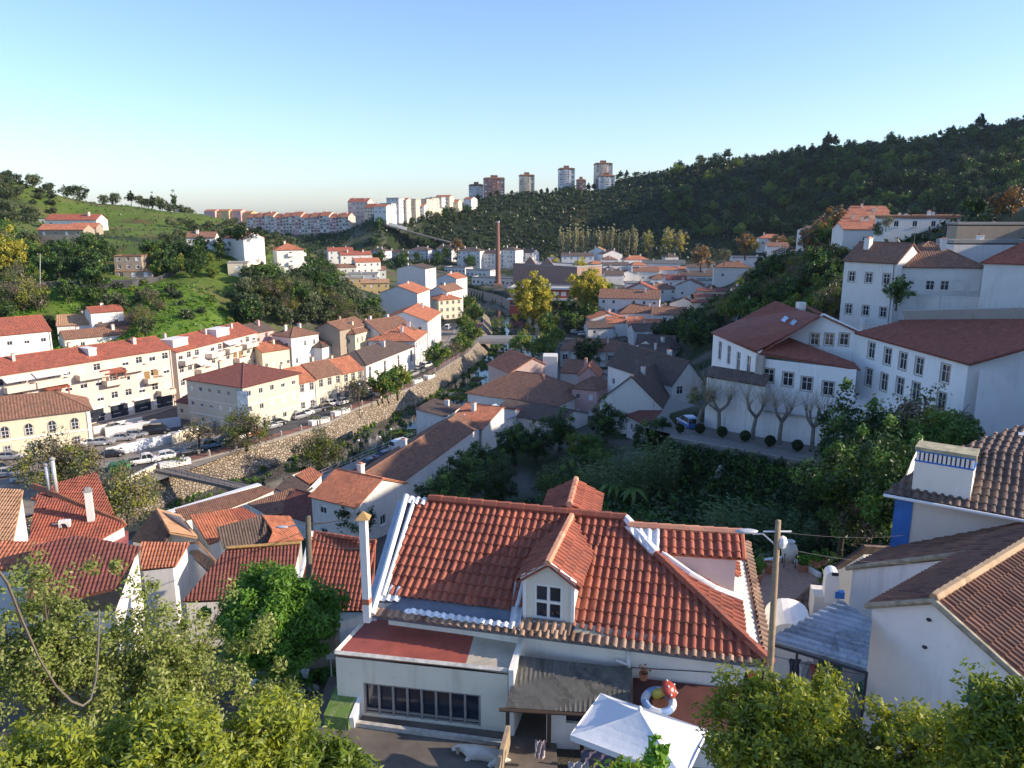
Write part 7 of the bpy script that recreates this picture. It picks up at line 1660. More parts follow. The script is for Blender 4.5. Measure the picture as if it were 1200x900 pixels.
# skyline trees
for i in range(58):
 px = 725+i*8.3+rnd.uniform(-3, 3)
 if px > 1200: break
 best = None
 for Yd in range(560, 860, 12):
  x = PY(px, 200, Yd).x; z = gz(x, Yd); yy = proj(Vector((x, Yd, z)))[1]
  if best is None or yy < best[0]: best = (yy, x, Yd, z)
 plant(rnd.choice(['dark', 'dark', 'pine', 'olive']), best[1], best[2], best[3], rnd.uniform(.35, .85), 'tree standing against the sky on the crest of the right hill', 'tree', 'skyline trees of the right hill', 'skyline_tree', single=True, sink=.8)
for px, s in ((583, .9), (600, .7), (634, .7), (641, .8), (651, .6), (689, 1.0), (695, .9), (702, 1.0), (726, 1.0), (733, .9), (575, .7), (560, .8)):
 best = None
 for Yd in range(700, 820, 8):
  x = PY(px, 220, Yd).x; z = gz(x, Yd); yy = proj(Vector((x, Yd, z)))[1]
  if best is None or yy < best[0]: best = (yy, x, Yd, z)
 plant('pine', best[1], best[2]-6, best[3], s, 'small tree on the ridge beside the tower blocks', 'tree', 'trees at the foot of the towers', 'ridge_tree', single=True, sink=.8)
# village and hillside trees in the middle
scatter(['dark', 'round', 'dark', 'olive'], (775, 838, 376, 412), 26, 120, 240, .55, .95, 'leafy tree in the thicket between the village and the convent', 'thicket by the village', 'tree', seed=41, mindist=3)
scatter(['dark', 'round', 'willow', 'gbush'], (838, 985, 318, 385), 62, 125, 300, .55, 1.0, 'leafy tree on the shaded slope behind the convent', 'trees behind the convent', 'tree', seed=42, mindist=3.2)
scatter(['dark', 'bush', 'olive'], (690, 860, 300, 400), 30, 200, 500, .4, .7, 'dark garden tree between the houses of the village', 'garden trees of the village', 'tree', seed=43, mindist=6)
scatter(['dark', 'bush', 'dark'], (430, 560, 270, 318), 34, 300, 640, .8, 1.3, 'dark tree in the shaded hollow left of the apartment row', 'trees of the shaded hollow', 'tree', seed=44, mindist=6, single=True)
scatter(['autumn', 'olive', 'dark'], (860, 985, 270, 300), 22, 200, 420, .6, .9, 'autumn-tinted tree on the hillside above the white houses', 'autumn trees of the hillside', 'tree', seed=45, mindist=4)
for px, py, z, s, k, lab in [(972, 322, -14, .75, 'umbrella', 'broad dark round-topped tree in the garden behind the three-storey house'), (1038, 270, -4, .7, 'twiggy', 'grey palm-like tree beside the orange terrace'), (1036, 288, -7, .8, 'olive', 'grey-green tree at the end of the orange terrace'), (1083, 340, -12, .45, 'dark', 'dark rounded shrub against the sunroom house, left one'), (1104, 340, -12, .45, 'dark', 'dark rounded shrub against the sunroom house, right one'), (1030, 372, -15, .6, 'olive', 'grey shrub in the garden right of the three-storey house'), (1140, 258, 1, .8, 'dark', 'dark clipped tree left of the grey stone wall-house'),
  (1168, 256, 2, .7, 'autumn', 'orange-leaved tree on the grey wall, left one'), (1185, 254, 2, .85, 'autumn', 'orange-leaved tree on the grey wall, right one'), (1050, 362, -13, .5, 'dark', 'dark tree in the shade of the sunroom house')]:
 x, y = P2(px, py, z) if z < -2 else (PY(px, py, 130).x, 130.0);
 if z > -5: p = PY(px, py, 135); x, y, z = p.x, 135, p.z; s *= .55
 plant(k, x, y, z, s, lab, 'tree' if s > .5 else 'shrub', None, 'tree')
scatter(['dark', 'olive'], (440, 552, 246, 262), 26, 560, 700, .6, 1.1, 'small dark tree among the houses of the far ridge village', 'trees of the far ridge village', 'tree', seed=61, mindist=7, single=True)
# ---- pollarded promenade trees ----
def pollard(x, y, z, seed, label, leafy=False, h=4.6):
 rng = np.random.default_rng(seed); rt = thing('pollarded_tree', label, 'tree', (x, y, z), 0, 'pollarded trees on the promenade')
 b = MB(); o = Vector((x, y, z)); lean = Vector((rng.normal()*.25, 0, 0)); top = o+Vector((0, 0, h*.42))+lean
 b.tube([o-Vector((0, 0, .3)), o+Vector((0, 0, h*.2)), top], [.3, .24, .22], 8); tips = []
 for i in range(4):
  a = i*1.57+rng.random(); d = Vector((math.cos(a), math.sin(a)*.7, 0)); e = top+d*(.7+.5*rng.random())+Vector((0, 0, .8)); e2 = e+d*.3+Vector((0, 0, .8*rng.random()+.3)); b.tube([top-Vector((0, 0, .1)), e, e2], [.2, .15, .13], 6); b.ball(e2, .2, 4); tips.append(e2)
 b.build('trunk', [plain('grey_bark', (.20, .18, .15), .9, .35, 5)], rt)
 b = MB()
 for tp_ in tips:
  for k in range(20):
   d = Vector((rng.normal()*.55, rng.normal()*.55, 1.0)).normalized(); L = rng.uniform(1.6, 3.6); m_ = tp_+d*L*.5+Vector((rng.normal()*.08, rng.normal()*.08, 0)); b.tube([tp_, m_, tp_+d*L], [.022, .016, .006], 3, cap=False)
 b.build('twigs', [plain('twig_grey', (.34, .28, .20), .9, .2)], rt)
 if leafy:
  c = np.array([tuple(t+Vector((0, 0, -.1))) for t in tips])-np.array(o); v, f = leaves(c, np.full(4, .9), 130, .2, rng); k = mobj('leaves', npmesh('leaves', v, f, [L_YG]), rt)
for i, (px, py, z, s) in enumerate([(818, 504, -26, True), (842, 507.5, -26, False), (882, 515, -26, False), (913, 520.5, -26, False), (951, 528, -26, False)]):
 x, y = P2(px, py, z); pollard(x, y, z, 30+i, ['pollarded tree with a few yellow leaves, nearest the blue car', 'bare pollarded tree second from the blue car', 'bare pollarded tree in the middle of the promenade', 'bare pollarded tree second from the right on the promenade', 'bare leaning pollarded tree at the right end of the promenade'][i], s, 6.6)
# clipped balls
def ballbush(px, py, z, r, label):
 x, y = P2(px, py, z); rt = thing('topiary_ball', label, 'shrub', (x, y, z), 0, 'clipped balls along the promenade')
 rng = np.random.default_rng(int(px)); d = rng.normal(size=(1300, 3)); d /= np.linalg.norm(d, axis=1)[:, None]; v, f = leaves(d*r*.93+np.array([0, 0, r+.15]), np.full(1300, .06), 1, .13, rng, up=0); mobj('foliage', npmesh('foliage', v, f, [L_DG]), rt)
 b = MB(); b.ball((x, y, z+r+.15), r*.8, 6); b.tube([(x, y, z-.3), (x, y, z+.4)], .06); b.build('stem', [BARK], rt)
for px, py, z, lab in [(820, 509, -26, 'clipped dark ball bush nearest the blue car'), (846, 513, -26, 'clipped dark ball bush second from the blue car'), (873, 518, -26, 'clipped dark ball bush in the middle of the promenade edge'), (902, 524, -26, 'clipped dark ball bush second from the right'), (934, 529.5, -26, 'clipped dark ball bush at the right end of the promenade edge'), (776, 502, -26.3, 'clipped dark ball bush at the lane corner left of the blue car'), (797, 508, -26, 'clipped dark ball bush just left of the blue car')]:
 ballbush(px, py, z, .62 if px > 800 else .5, lab)
# ---- garden in the hollow ----
def stuff(name, pts3, per, size, m, label=None, cr=.5, seed=1, aspect=1.6, up=.4, flat=0, kind='stuff'):
 rng = np.random.default_rng(seed); c = np.array(pts3, float); v, f = leaves(c, np.full(len(c), cr)*(.6+.8*rng.random(len(c))), per, size, rng, flat, aspect, up=up)
 mi = None; mats = m if isinstance(m, list) else [m]
 if len(mats) > 1: mi = np.repeat(rng.integers(0, len(mats), len(c)), per)
 o = mobj(name, npmesh(name, v, f, mats, mi)); tag(o, label, None, None, kind); return o
rng = np.random.default_rng(9)
def area(poly, n, rng, hfun, zoff=0):
 xs = [p[0] for p in poly]; ys = [p[1] for p in poly]; out = []
 while len(out) < n:
  x = rng.uniform(min(xs), max(xs), 400); y = rng.uniform(min(ys), max(ys), 400); k = inside(poly, x, y); x, y = x[k], y[k]; z = hfun(x, y)+zoff; out += list(zip(x, y, z))
 return out[:n]
GP = [(-8, 36), (2, 30), (22, 29), (34, 38), (44, 52), (44, 66), (30, 76), (22, 84), (12, 96), (2, 96), (-6, 80), (-10, 60)]
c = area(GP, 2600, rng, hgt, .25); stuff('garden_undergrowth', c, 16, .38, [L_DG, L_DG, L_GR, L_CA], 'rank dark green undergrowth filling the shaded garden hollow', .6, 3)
GRS = [(-6, 62), (4, 56), (14, 62), (14, 80), (6, 92), (-4, 86)]
c = area(GRS, 1500, rng, hgt, .08); stuff('lawn_grass', c, 14, .22, [leaf('lawn_blade', (.05, .17, .03), (.10, .27, .05))], 'short green grass of the garden clearing', .35, 4)
# canes: tall blades in clumps
def cane_clump(px, py, z, n, h, r, label, m=L_CA, name='cane_clump', seed=1, group='cane and reed clumps'):
 x, y = P2(px, py, z); z = gz(x, y); rng = np.random.default_rng(seed); rt = thing(name, label, 'cane clump', (x, y, z), 0, group)
 vs = []; fs = []
 for i in range(n):
  a = rng.random()*6.28; rr = r*math.sqrt(rng.random()); b0 = np.array([math.cos(a)*rr, math.sin(a)*rr, 0]); ln = np.array([math.cos(a), math.sin(a), 0])*rng.uniform(.1, .5); H_c = h*rng.uniform(.6, 1.1)
  for j in range(9):
   t = .25+.75*j/8; p = b0+ln*t*t*1.2+np.array([0, 0, H_c*t]); d = rng.normal(size=3); d[2] = abs(d[2])*.4+.2; d /= np.linalg.norm(d); L = .85*rng.uniform(.5, 1); s = np.cross(d, [0, 0, 1]); s = s/np.linalg.norm(s)*.045
   k = len(vs); vs += [p-s, p+s, p+d*L*.6+s*.7, p+d*L+np.array([0, 0, -.2]), ]; fs.append([k, k+1, k+2, k+3])
  k = len(vs); s = np.array([.02, 0, 0]); vs += [b0-s, b0+s, b0+ln+[0, 0, H_c]+s*.3, b0+ln+[0, 0, H_c]-s*.3]; fs.append([k, k+1, k+2, k+3])
 mobj('blades', npmesh('blades', np.array(vs), np.array(fs), [m]), rt)
for i, (px, py, n, h, r, lab) in enumerate([(735, 560, 150, 5.5, 2.4, 'tall cane clump in the middle of the garden, left one'), (770, 548, 150, 5.5, 2.4, 'tall cane clump in the middle of the garden, right one'), (905, 615, 200, 3.4, 3.4, 'reed bed in the right part of the garden, nearest the sheds'), (865, 600, 180, 3.0, 3.0, 'reed bed in the right part of the garden, left one'), (930, 600, 180, 3.0, 3.0, 'reed bed in the right part of the garden, under the retaining hedge'), (700, 548, 90, 4.5, 2.0, 'thin cane clump beside the yellow-green garden tree')]):
 cane_clump(px, py, -28 if px < 800 else -27, n, h, r, lab, seed=60+i)
def banana(px, py, z, n, h, label, seed=1, L=2.0, m=None, name='banana_plant', cat='plant', group='banana plants of the garden'):
 x, y = P2(px, py, z); z = gz(x, y); rng = np.random.default_rng(seed); rt = thing(name, label, cat, (x, y, z), 0, group); b = MB()
 for i in range(n):
  a = 6.28*i/n+rng.random()*.5; d = Vector((math.cos(a), math.sin(a), 0)); s = Vector((-d.y, d.x, 0)); ln = L*rng.uniform(.7, 1.1); prev = None
  for t in np.linspace(0, 1, 6):
   p = Vector((x, y, z+h))+d*ln*t+Vector((0, 0, ln*(.7*t-1.1*t*t))); w = .26*math.sin(math.pi*min(1, t*.9+.08)); q = (p-s*w, p+Vector((0, 0, .05)), p+s*w)
   if prev: b.poly([prev[0], prev[1], q[1], q[0]]); b.poly([prev[1], prev[2], q[2], q[1]])
   prev = q
 b.build('leaves', [m or L_GR], rt); b = MB(); b.tube([(x, y, z-.3), (x, y, z+h+.1)], [.14, .08]); b.build('stem', [BARKP], rt)
banana(722, 562, -28, 11, 2.2, 'banana-like plant with arching leaves in the garden, left one', 1, 2.3); banana(742, 570, -28, 10, 1.8, 'banana-like plant with arching leaves in the garden, right one', 2, 2.0)
G2 = [(688, 505, -32, .9, 'round', 'yellow-green tree catching light at the top of the garden'), (700, 535, -30, .85, 'round', 'leafy tree in the garden below the yellow-green one'), (672, 545, -30, .9, 'olive', 'grey-green tree at the left of the garden thicket'), (650, 555, -30, .8, 'olive', 'grey-green bush-tree beside the garden clearing'), (712, 490, -34, .8, 'dark', 'dark tree under the stained white gable'), (655, 505, -36, .8, 'dark', 'dark tree by the shaded lean-to'), (630, 515, -36, .7, 'dark', 'dark tree hiding the lean-to wall, right one'), (604, 520, -37, .8, 'dark', 'dark tree hiding the lean-to wall, left one'),
  (560, 540, -36, .8, 'dark', 'dark tree beneath the long slanting roof'), (570, 525, -37, .6, 'twiggy', 'bare pale-twigged tree beside the white gable'), (540, 560, -34, .9, 'dark', 'dark tree at the left of the garden behind the red roof'), (580, 565, -32, .8, 'dark', 'dark bushy tree behind the ridge of the red roof'), (520, 590, -32, .8, 'dark', 'dark tree just above the white verge of the red roof'), (660, 580, -27, .6, 'dark', 'low dark bush-tree left of the rear dormer'),
  (770, 520, -29, .8, 'dark', 'dark tree between canes and the topiary promenade'), (1000, 600, -26, 1.15, 'dark', 'tall yellow-tipped evergreen at the right of the garden, left one'), (1030, 590, -26, 1.1, 'round', 'bright leafy tree above the dark evergreens in front of the convent'), (1070, 575, -25, 1.25, 'willow', 'spiky silvery-green tree in front of the convent wing'), (985, 640, -22, .8, 'dark', 'dark evergreen in the deep shade by the dark roof tip'), (1018, 645, -21, .6, 'twiggy', 'small twiggy tree in the shade behind the blue stripe'), (1120, 530, -20, .55, 'olive', 'small grey-leaved tree with pale flowers before the convent buttress'),
  (1050, 640, -20, .8, 'dark', 'dark tree directly behind the blue corner stripe'), (960, 625, -24, .7, 'dark', 'dark tree behind the potted terrace'), (1100, 560, -22, .9, 'round', 'leafy tree behind the wide chimney')]
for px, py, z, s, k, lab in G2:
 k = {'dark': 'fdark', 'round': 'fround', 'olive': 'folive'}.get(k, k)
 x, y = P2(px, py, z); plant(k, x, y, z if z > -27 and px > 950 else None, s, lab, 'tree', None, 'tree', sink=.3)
# hedge on the retaining slope under the promenade
hp = []
for i in range(len(pa)-1):
 for k in range(170):
  t = rng.random(); p = pa[i].lerp(pa[i+1], t); d = rng.random(); hp.append((p.x-1.9-d*2.6+rng.normal()*.3, p.y-3.0-d*3.0, p.z-.5-d*5.2+rng.normal()*.2))
o = stuff('hedge', hp, 60, .26, [L_DG, L_DG, L_GR], None, .75, 12, kind=None); tag(o, 'dense dark ivy hedge covering the bank under the promenade', 'hedge');
del_ = None
# blue tarp
c = PZ(811, 606, -22); c.z = gz(c.x, c.y)+.3; b = MB(); rnd = random.Random(2); g = [[Vector((c.x+(i-2)*.25+rnd.uniform(-.05, .05), c.y+(j-2)*.25, c.z+.22*math.exp(-((i-2)**2+(j-2)**2)/3)+rnd.uniform(0, .1))) for i in range(5)] for j in range(5)]
for j in range(4):
 for i in range(4): b.poly([g[j][i], g[j][i+1], g[j+1][i+1], g[j+1][i]])
tag(b.build('tarpaulin', [BLUEP], org=c), 'crumpled blue tarpaulin lying in the garden undergrowth', 'tarpaulin')
# rock / statue-like white figure in garden
c = PZ(842, 556, -28.5); c.z = gz(c.x, c.y); b = MB(); b.ball(c+Vector((0, 0, .9)), (.55, .4, .9), 6); b.ball(c+Vector((.15, 0, 1.9)), (.28, .25, .35), 5); b.ball(c+Vector((-.6, 0, .5)), (.6, .4, .5), 5)
tag(b.build('garden_rock', [plain('pale_rock', (.34, .32, .28), .95, .35, 3)], org=c, smooth=True), 'upright pale weathered rock in the dark reeds below the promenade', 'rock')
# ---- river bed vegetation ----
c = []
for i in range(700):
 y = rng.uniform(110, 335); lf, rf = float(interp_x(LF, y)), float(interp_x(RF, y)); t = rng.beta(.7, 1.6) if rng.random() < .8 else rng.beta(3, 1)
 if (vnoise(0, y, 9, 33)*1.0 < .45 and t > .3) or t > .75: continue
 c.append((lf+(rf-lf)*t*.9, y, -45.75+rng.random()*.3))
stuff('river_plants', c, 46, .3, [L_GR, leaf('bright_reed', (.12, .22, .03), (.22, .34, .05)), L_DG], 'bright green plants growing in the river bed', .5, 31)
c = [(float(interp_x(RF, y))-rng.random()*5, y, -45+rng.random()*1.0) for y in rng.uniform(160, 192, 90)]
stuff('river_thicket', c, 60, .32, [L_DG, L_YG], 'thicket of bushes along the shaded foot of the right bank', .9, 32)
# grass and scrub cover of the left slope and the dark hill
def hillcover(name, poly, n, per, size, cr, m, label, seed, z=.2):
 rg = np.random.default_rng(seed); c = area(poly, n, rg, hgt, z); c = [p for p in c if all((p[0]-a)**2+(p[1]-b)**2 > 40 for a, b, q in HOUSES)]; return stuff(name, c, per, size, m, label, cr, seed)
hillcover('hillside_scrub', [(-280, 200), (-90, 185), (-66, 212), (-60, 300), (-90, 420), (-300, 430)], 2000, 14, .5, .7, [L_OL, L_GR, L_OL], 'low scrub and tufts over the left hillside', 51)
hillcover('ridge_scrub', [(-250, 470), (-60, 500), (-50, 700), (-250, 695)], 2600, 14, 1.1, 1.8, [L_FA, L_DG], 'dark scrub on the slope under the far apartment row', 58, .6)
hillcover('slope_grass', [(-150, 178), (-85, 180), (-72, 215), (-95, 232), (-150, 230)], 2600, 12, .32, .5, [leaf('slope_blade', (.10, .22, .025), (.17, .33, .04))], 'long bright grass on the slope below the hillside road', 52)
hillcover('hill_scrub', [(-110, 620), (200, 600), (330, 480), (560, 420), (560, 640), (430, 720), (250, 800), (-90, 790)], 9000, 16, 1.3, 2.4, [L_FA, L_FA, L_DG], 'dense dark scrub and woodland mass covering the right hill', 53, .8)
hillcover('slope_scrub', [(60, 130), (110, 150), (200, 260), (330, 420), (300, 560), (180, 560), (150, 380), (100, 300), (62, 230)], 5200, 14, .8, 1.5, [L_FA, L_OL, L_DG], 'mixed scrub on the slopes right of the valley', 54, .4)
hillcover('valley_scrub', [(-30, 300), (-30, 520), (-100, 620), (150, 640), (180, 500), (120, 300), (40, 130), (20, 170)], 2000, 14, .6, 1.1, [L_DG, L_OL], 'scrub and garden green between the houses of the valley', 55, .2)
# ---- foreground trees ----
def near_tree(name, label, c, rx, ry, rz, n, per, size, m, trunk_h, seed, aspect=2.0, cr=.5, tr=.12, shell=.55, base=None, cat='tree', lump=.2, group=None, sticks=0):
 rng = np.random.default_rng(seed); base = base if base is not None else gz(c.x, c.y)
 rt = thing(name, label, cat, (c.x, c.y, base), 0, group); cen = crown_centers(n, rx, ry, rz, c.z-base, rng, shell, lump); v, f = leaves(cen, cr*(.5+.9*rng.random(n)), per, size, rng, 0, aspect)
 mats = m if isinstance(m, list) else [m]; mi = rng.integers(0, len(mats), len(f)); mobj('crown', npmesh('crown', v, f, mats, mi), rt)
 b = MB(); o = Vector((c.x, c.y, base)); top = Vector((c.x, c.y, c.z-rz*.5)); b.tube([o-Vector((0, 0, .4)), o.lerp(top, .5)+Vector((.1, .05, 0)), top], [tr*1.3, tr, tr*.8], 8)
 for k in range(0, n, max(1, n//45)):
  e = Vector(cen[k])+o; mdl = top.lerp(e, .5)+Vector((rng.normal()*.1, rng.normal()*.1, .1))*min(1, rx); b.tube([top, mdl, e], [tr*.45, tr*.25, tr*.08], 5, cap=False)
 b.build('trunk', [BARK], rt, smooth=True); return rt
# round glossy tree beside the garden pots
c = PD = PZ(325, 722, -15.0); c = ray(326, 722)*23.5
near_tree('orange_tree', 'dense rounded bright green tree between the pots and the red-roofed house', c, 1.95, 1.85, 1.35, 300, 240, .075, [L_MG, L_MG, L_GR], 2, 71, 1.9, .36, .12, base=gz(c.x, c.y), cat='tree')
# loose-leaved pear tree, left
for (px, py, d, rx, rz_, n, lab, sd) in [(55, 765, 11.5, 1.25, 1.35, 210, 'loose-leaved fruit tree at the left edge with gaps showing roofs', 72), (190, 800, 12.2, 1.6, 1.3, 330, 'loose-leaved fruit tree in the lower left, right of the edge one', 73), (325, 838, 13.0, .8, .6, 80, 'thin outer fruit tree reaching toward the pots', 74)]:
 c = ray(px, py)*d; near_tree('fruit_tree', lab, c, rx, rx*.8, rz_, n, 110, .042, [L_PE, L_PE, leaf('pear_leaf_pale', (.16, .19, .06), (.30, .32, .12))], 2, sd, 1.5, .21, .07, .25, cat='tree', lump=.35)
# bright citrus in the very front
for (px, py, d, rx, rz_, n, lab, sd) in [(50, 935, 7.0, 1.0, .5, 190, 'yellow-green citrus bush at the bottom left corner', 81), (215, 915, 7.2, 1.0, .6, 230, 'yellow-green citrus bush along the bottom edge, middle of three', 82), (350, 930, 7.6, .75, .5, 150, 'yellow-green citrus bush along the bottom edge, right of three', 83)]:
 c = ray(px, py)*d; near_tree('citrus_bush', lab, c, rx, rx, rz_, n, 240, .030, [L_CI, L_CI, L_PE], 1, sd, 2.3, .2, .05, .5, cat='citrus bush', group='citrus bushes in the foreground')
for (px, py, d, rx, rz_, n, lab, sd) in [(925, 880, 9.5, 1.0, .85, 260, 'large yellow-green citrus bush at the bottom right beside the parasol', 84), (1085, 905, 9.0, .9, .8, 130, 'sparse leafy bush in front of the white wall', 85), (1195, 865, 8.0, .6, .62, 70, 'citrus branches at the right edge with ripening fruit', 86)]:
 c = ray(px, py)*d; near_tree('citrus_bush', lab, c, rx, rx, rz_, n, 190, .036, [L_CI, L_PE, leaf('lemon_leaf', (.22, .26, .02), (.42, .42, .05), .4)], 1, sd, 2.1, .2, .05, .45, cat='citrus bush', group='citrus bushes in the foreground')
c = ray(770, 893)*8.2; near_tree('citrus_sprig', 'single bright leafy sprig rising in front of the white parasol', c, .1, .1, .42, 40, 9, .055, [L_MG], 1, 87, 2.4, .06, .015, .2, cat='sprig')
c = ray(735, 925)*8.4; near_tree('citrus_bush', 'low leafy bush at the bottom edge under the parasol', c, .55, .5, .12, 50, 90, .04, [L_MG, L_CI], 1, 88, 2.2, .14, .03, .4, cat='citrus bush')
# ================= CARS =================
TYRE = plain('tyre', (.02, .02, .02), .9, bmp=0); RIM = plain('rim', (.45, .45, .47), .35, .05, metal=.6, bmp=0); LAMPW = plain('head_lamp', (.7, .7, .68), .2, bmp=0); LAMPR = plain('tail_lamp', (.35, .02, .02), .3, bmp=0)
def carpaint(name, c):
 if name in MATS: return MATS[name]
 m, t, b = nt(name); b.inputs['Base Color'].default_value = (*c, 1); b.inputs['Roughness'].default_value = .28; b.inputs['Coat Weight'].default_value = .6; return m
PAINT = {k: carpaint('paint_'+k, c) for k, c in dict(white=(.72, .72, .70), silver=(.30, .31, .33), grey=(.14, .15, .16), black=(.015, .016, .02), blue=(.03, .14, .38), light_blue=(.20, .38, .55), red=(.38, .03, .02), orange=(.55, .13, .04), dark_blue=(.02, .04, .09)).items()}
CARG = glass('car_glass', (.015, .02, .025), .05)
def loft(mb, rings, mat=0, caps_=True):
 n = len(rings[0]); vs = [p for r in rings for p in r]
 fs = [(i*n+j, i*n+(j+1) % n, (i+1)*n+(j+1) % n, (i+1)*n+j) for i in range(len(rings)-1) for j in range(n)]
 if caps_: fs += [tuple(range(n-1, -1, -1)), tuple(range((len(rings)-1)*n, len(rings)*n))]
 mb.mesh(vs, fs, mat)
def car_proto(kind):
 """Length along x, front at +x. Sections of the body, a narrower glasshouse, four wheels, lamps."""
 P = dict(hatch=(4.0, 1.72, [(-2.0, .62, .35), (-1.96, .9, .3), (-1.5, .96, .24), (0, .93, .22), (1.0, .88, .22), (1.6, .78, .26), (1.92, .66, .3), (2.0, .5, .38)], [(-1.9, .9), (-1.55, 1.40), (-.9, 1.48), (.2, 1.47), (1.1, .90)]),
    sedan=(4.5, 1.76, [(-2.25, .7, .35), (-2.2, .92, .3), (-1.5, .98, .24), (0, .93, .22), (1.1, .9, .22), (1.9, .76, .26), (2.2, .64, .3), (2.25, .5, .38)], [(-1.75, .95), (-1.0, 1.38), (-.3, 1.44), (.3, 1.42), (1.2, .9)]),
    van=(4.9, 1.9, [(-2.45, 1.1, .38), (-2.4, 1.15, .3), (-1.5, 1.15, .26), (0, 1.12, .25), (1.1, 1.08, .25), (1.9, .98, .28), (2.35, .8, .3), (2.45, .6, .38)], [(-2.4, 1.14), (-2.3, 1.86), (-1.0, 1.95), (.9, 1.9), (1.85, 1.02)]),
    pickup=(5.1, 1.84, [(-2.55, .95, .42), (-2.5, 1.0, .38), (-1.0, 1.02, .34), (.1, 1.04, .32), (1.2, 1.03, .32), (2.1, .95, .34), (2.45, .86, .36), (2.55, .6, .42)], [(-.6, 1.02), (-.45, 1.68), (.1, 1.75), (.9, 1.7), (1.5, 1.03)]))[kind]
 L, W, body, cab = P
 rt = thing('parked_car', '', 'car'); b = MB(); rings = []
 for x, zt, zb in body:
  k = .86 if abs(x) > L/2-.12 else (.95 if abs(x) > L/2-.5 else 1); w = W/2*k
  rings.append([(x, -w*.92, zb), (x, w*.92, zb), (x, w, zb+(zt-zb)*.4), (x, w*.98, zb+(zt-zb)*.75), (x, w*.88, zt), (x, -w*.88, zt), (x, -w*.98, zb+(zt-zb)*.75), (x, -w, zb+(zt-zb)*.4)])
 loft(b, rings); rf = MB()
 w0, w1 = W/2*.86, W/2*.68
 (xa, za), (xb, zb), (xc, zc), (xd, zd), (xe, ze) = cab
 for (x1, z1), (x2, z2), wa, wb in (((xb, zb), (xc, zc), w1, w1*1.03), ((xc, zc), (xd, zd), w1*1.03, w1)): b.slab([(x1, -wa, z1+.02), (x2, -wb, z2+.02), (x2, wb, z2+.02), (x1, wa, z1+.02)], .05)
 for s in (-1, 1):
  for (x1, z1, y1), (x2, z2, y2) in (((xa, za, w0), (xb, zb, w1)), ((xe, ze, w0), (xd, zd, w1)), (((xa+xe)/2-.1, za, w0), ((xb+xd)/2-.05, (zb+zd)/2+.03, w1))): b.tube([(x1, s*y1, z1), (x2, s*y2, z2)], .035, 4)
  b.tube([(xb, s*w1, zb), (xc, s*w1*1.03, zc), (xd, s*w1, zd)], .035, 4)
  b.box((xe-.35, s*(W/2+.07), ze+.05), (.16, .16, .12))
 if kind == 'van':      # closed load space
  b.slab([(xb, -w1-.06, zb-.05), (xc, -w1-.08, zc-.03), (xc, w1+.08, zc-.03), (xb, w1+.06, zb-.05)], .1)
  for s in (-1, 1): b.mesh([(xa+.03, s*(w0+.0), za-.05), (-.05, s*(w0+.0), za-.05), (-.05, s*(w1+.06), zc-.02), (xb, s*(w1+.06), zb-.02)], [(0, 1, 2, 3)])
 b.build('body', [PAINT['white']], rt)
 g = MB(); wa, wb = w0-.02, w1-.02
 lo = [(xa, -wa, za-.03), (xe, -wa, ze-.03), (xe, wa, ze-.03), (xa, wa, za-.03)];
 ring = lambda y: None
 pr = [(xa, za), (xb, zb), (xc, zc), (xd, zd), (xe, ze)]; n = 5
 vs = [(x, -(wa if i in (0, 4) else wb), z-.01) for i, (x, z) in enumerate(pr)]+[(x, (wa if i in (0, 4) else wb), z-.01) for i, (x, z) in enumerate(pr)]
 g.mesh(vs, [(0, 1, 2, 3, 4), (9, 8, 7, 6, 5)]+[(i, 5+i, 6+i, i+1) for i in range(4)]+[(4, 9, 5, 0)]); g.build('glasshouse', [CARG], rt)
 for x in (-L*.31, L*.31):
  for s in (-1, 1):
   w = MB(); k = 14; R_ = .32
   w.lathe([(.0, -.1), (R_*.9, -.1), (R_, -.06), (R_, .08), (R_*.9, .1), (.2, .1), (.0, .09)], (0, 0, 0), k)
   M = Matrix.Rotation(R(90)*s, 3, 'X'); w.v = [tuple(M @ Vector(v)+Vector((x, -s*(W/2-.1), R_))) for v in w.v]; wo = w.build('wheel', [TYRE], rt, True)
   w = MB(); w.lathe([(.0, .115), (.18, .112), (.2, .1)], (0, 0, 0), 10); w.v = [tuple(M @ Vector(v)+Vector((x, -s*(W/2-.1), R_))) for v in w.v]; w.build('rim', [RIM], wo)
 for s in (-1, 1):
  w = MB(); w.box((L/2-.12, s*W*.33, .62), (.16, .34, .14)); w.build('headlight', [LAMPW], rt); w = MB(); w.box((-L/2+.03, s*W*.36, .78), (.1, .22, .2)); w.build('tail_light', [LAMPR], rt)
 if kind == 'pickup': w = MB(); w.box((-1.6, 0, 1.03), (1.7, 1.4, .04)); w.build('load_bed', [TYRE], rt)
 return rt
PROTO = {}
USED = set()
def car(px, py, z, yaw, kind, paint, label, group='parked cars', name='parked_car', cat='car'):
 x, y = P2(px, py, z)
 if kind not in PROTO: PROTO[kind] = car_proto(kind)
 pr = PROTO[kind]
 if kind in USED: o = copy_tree(pr)
 else: o = pr; USED.add(kind); list(COL.objects)
 o.location = (x, y, z); o.rotation_euler = (0, 0, R(yaw)); o.name = name
 tag(o, label, cat, group)
 for k in [c for c in COL.objects if c.parent == o and c.name.startswith('body')]: k.material_slots[0].link = 'OBJECT'; k.material_slots[0].material = PAINT[paint]
 return o
for k in ('hatch', 'sedan', 'van', 'pickup'):
 PROTO[k] = car_proto(k); KIDS[PROTO[k].name] = [c for c in COL.objects if c.parent == PROTO[k]]
Z0 = -41.93; ZL = -41.9
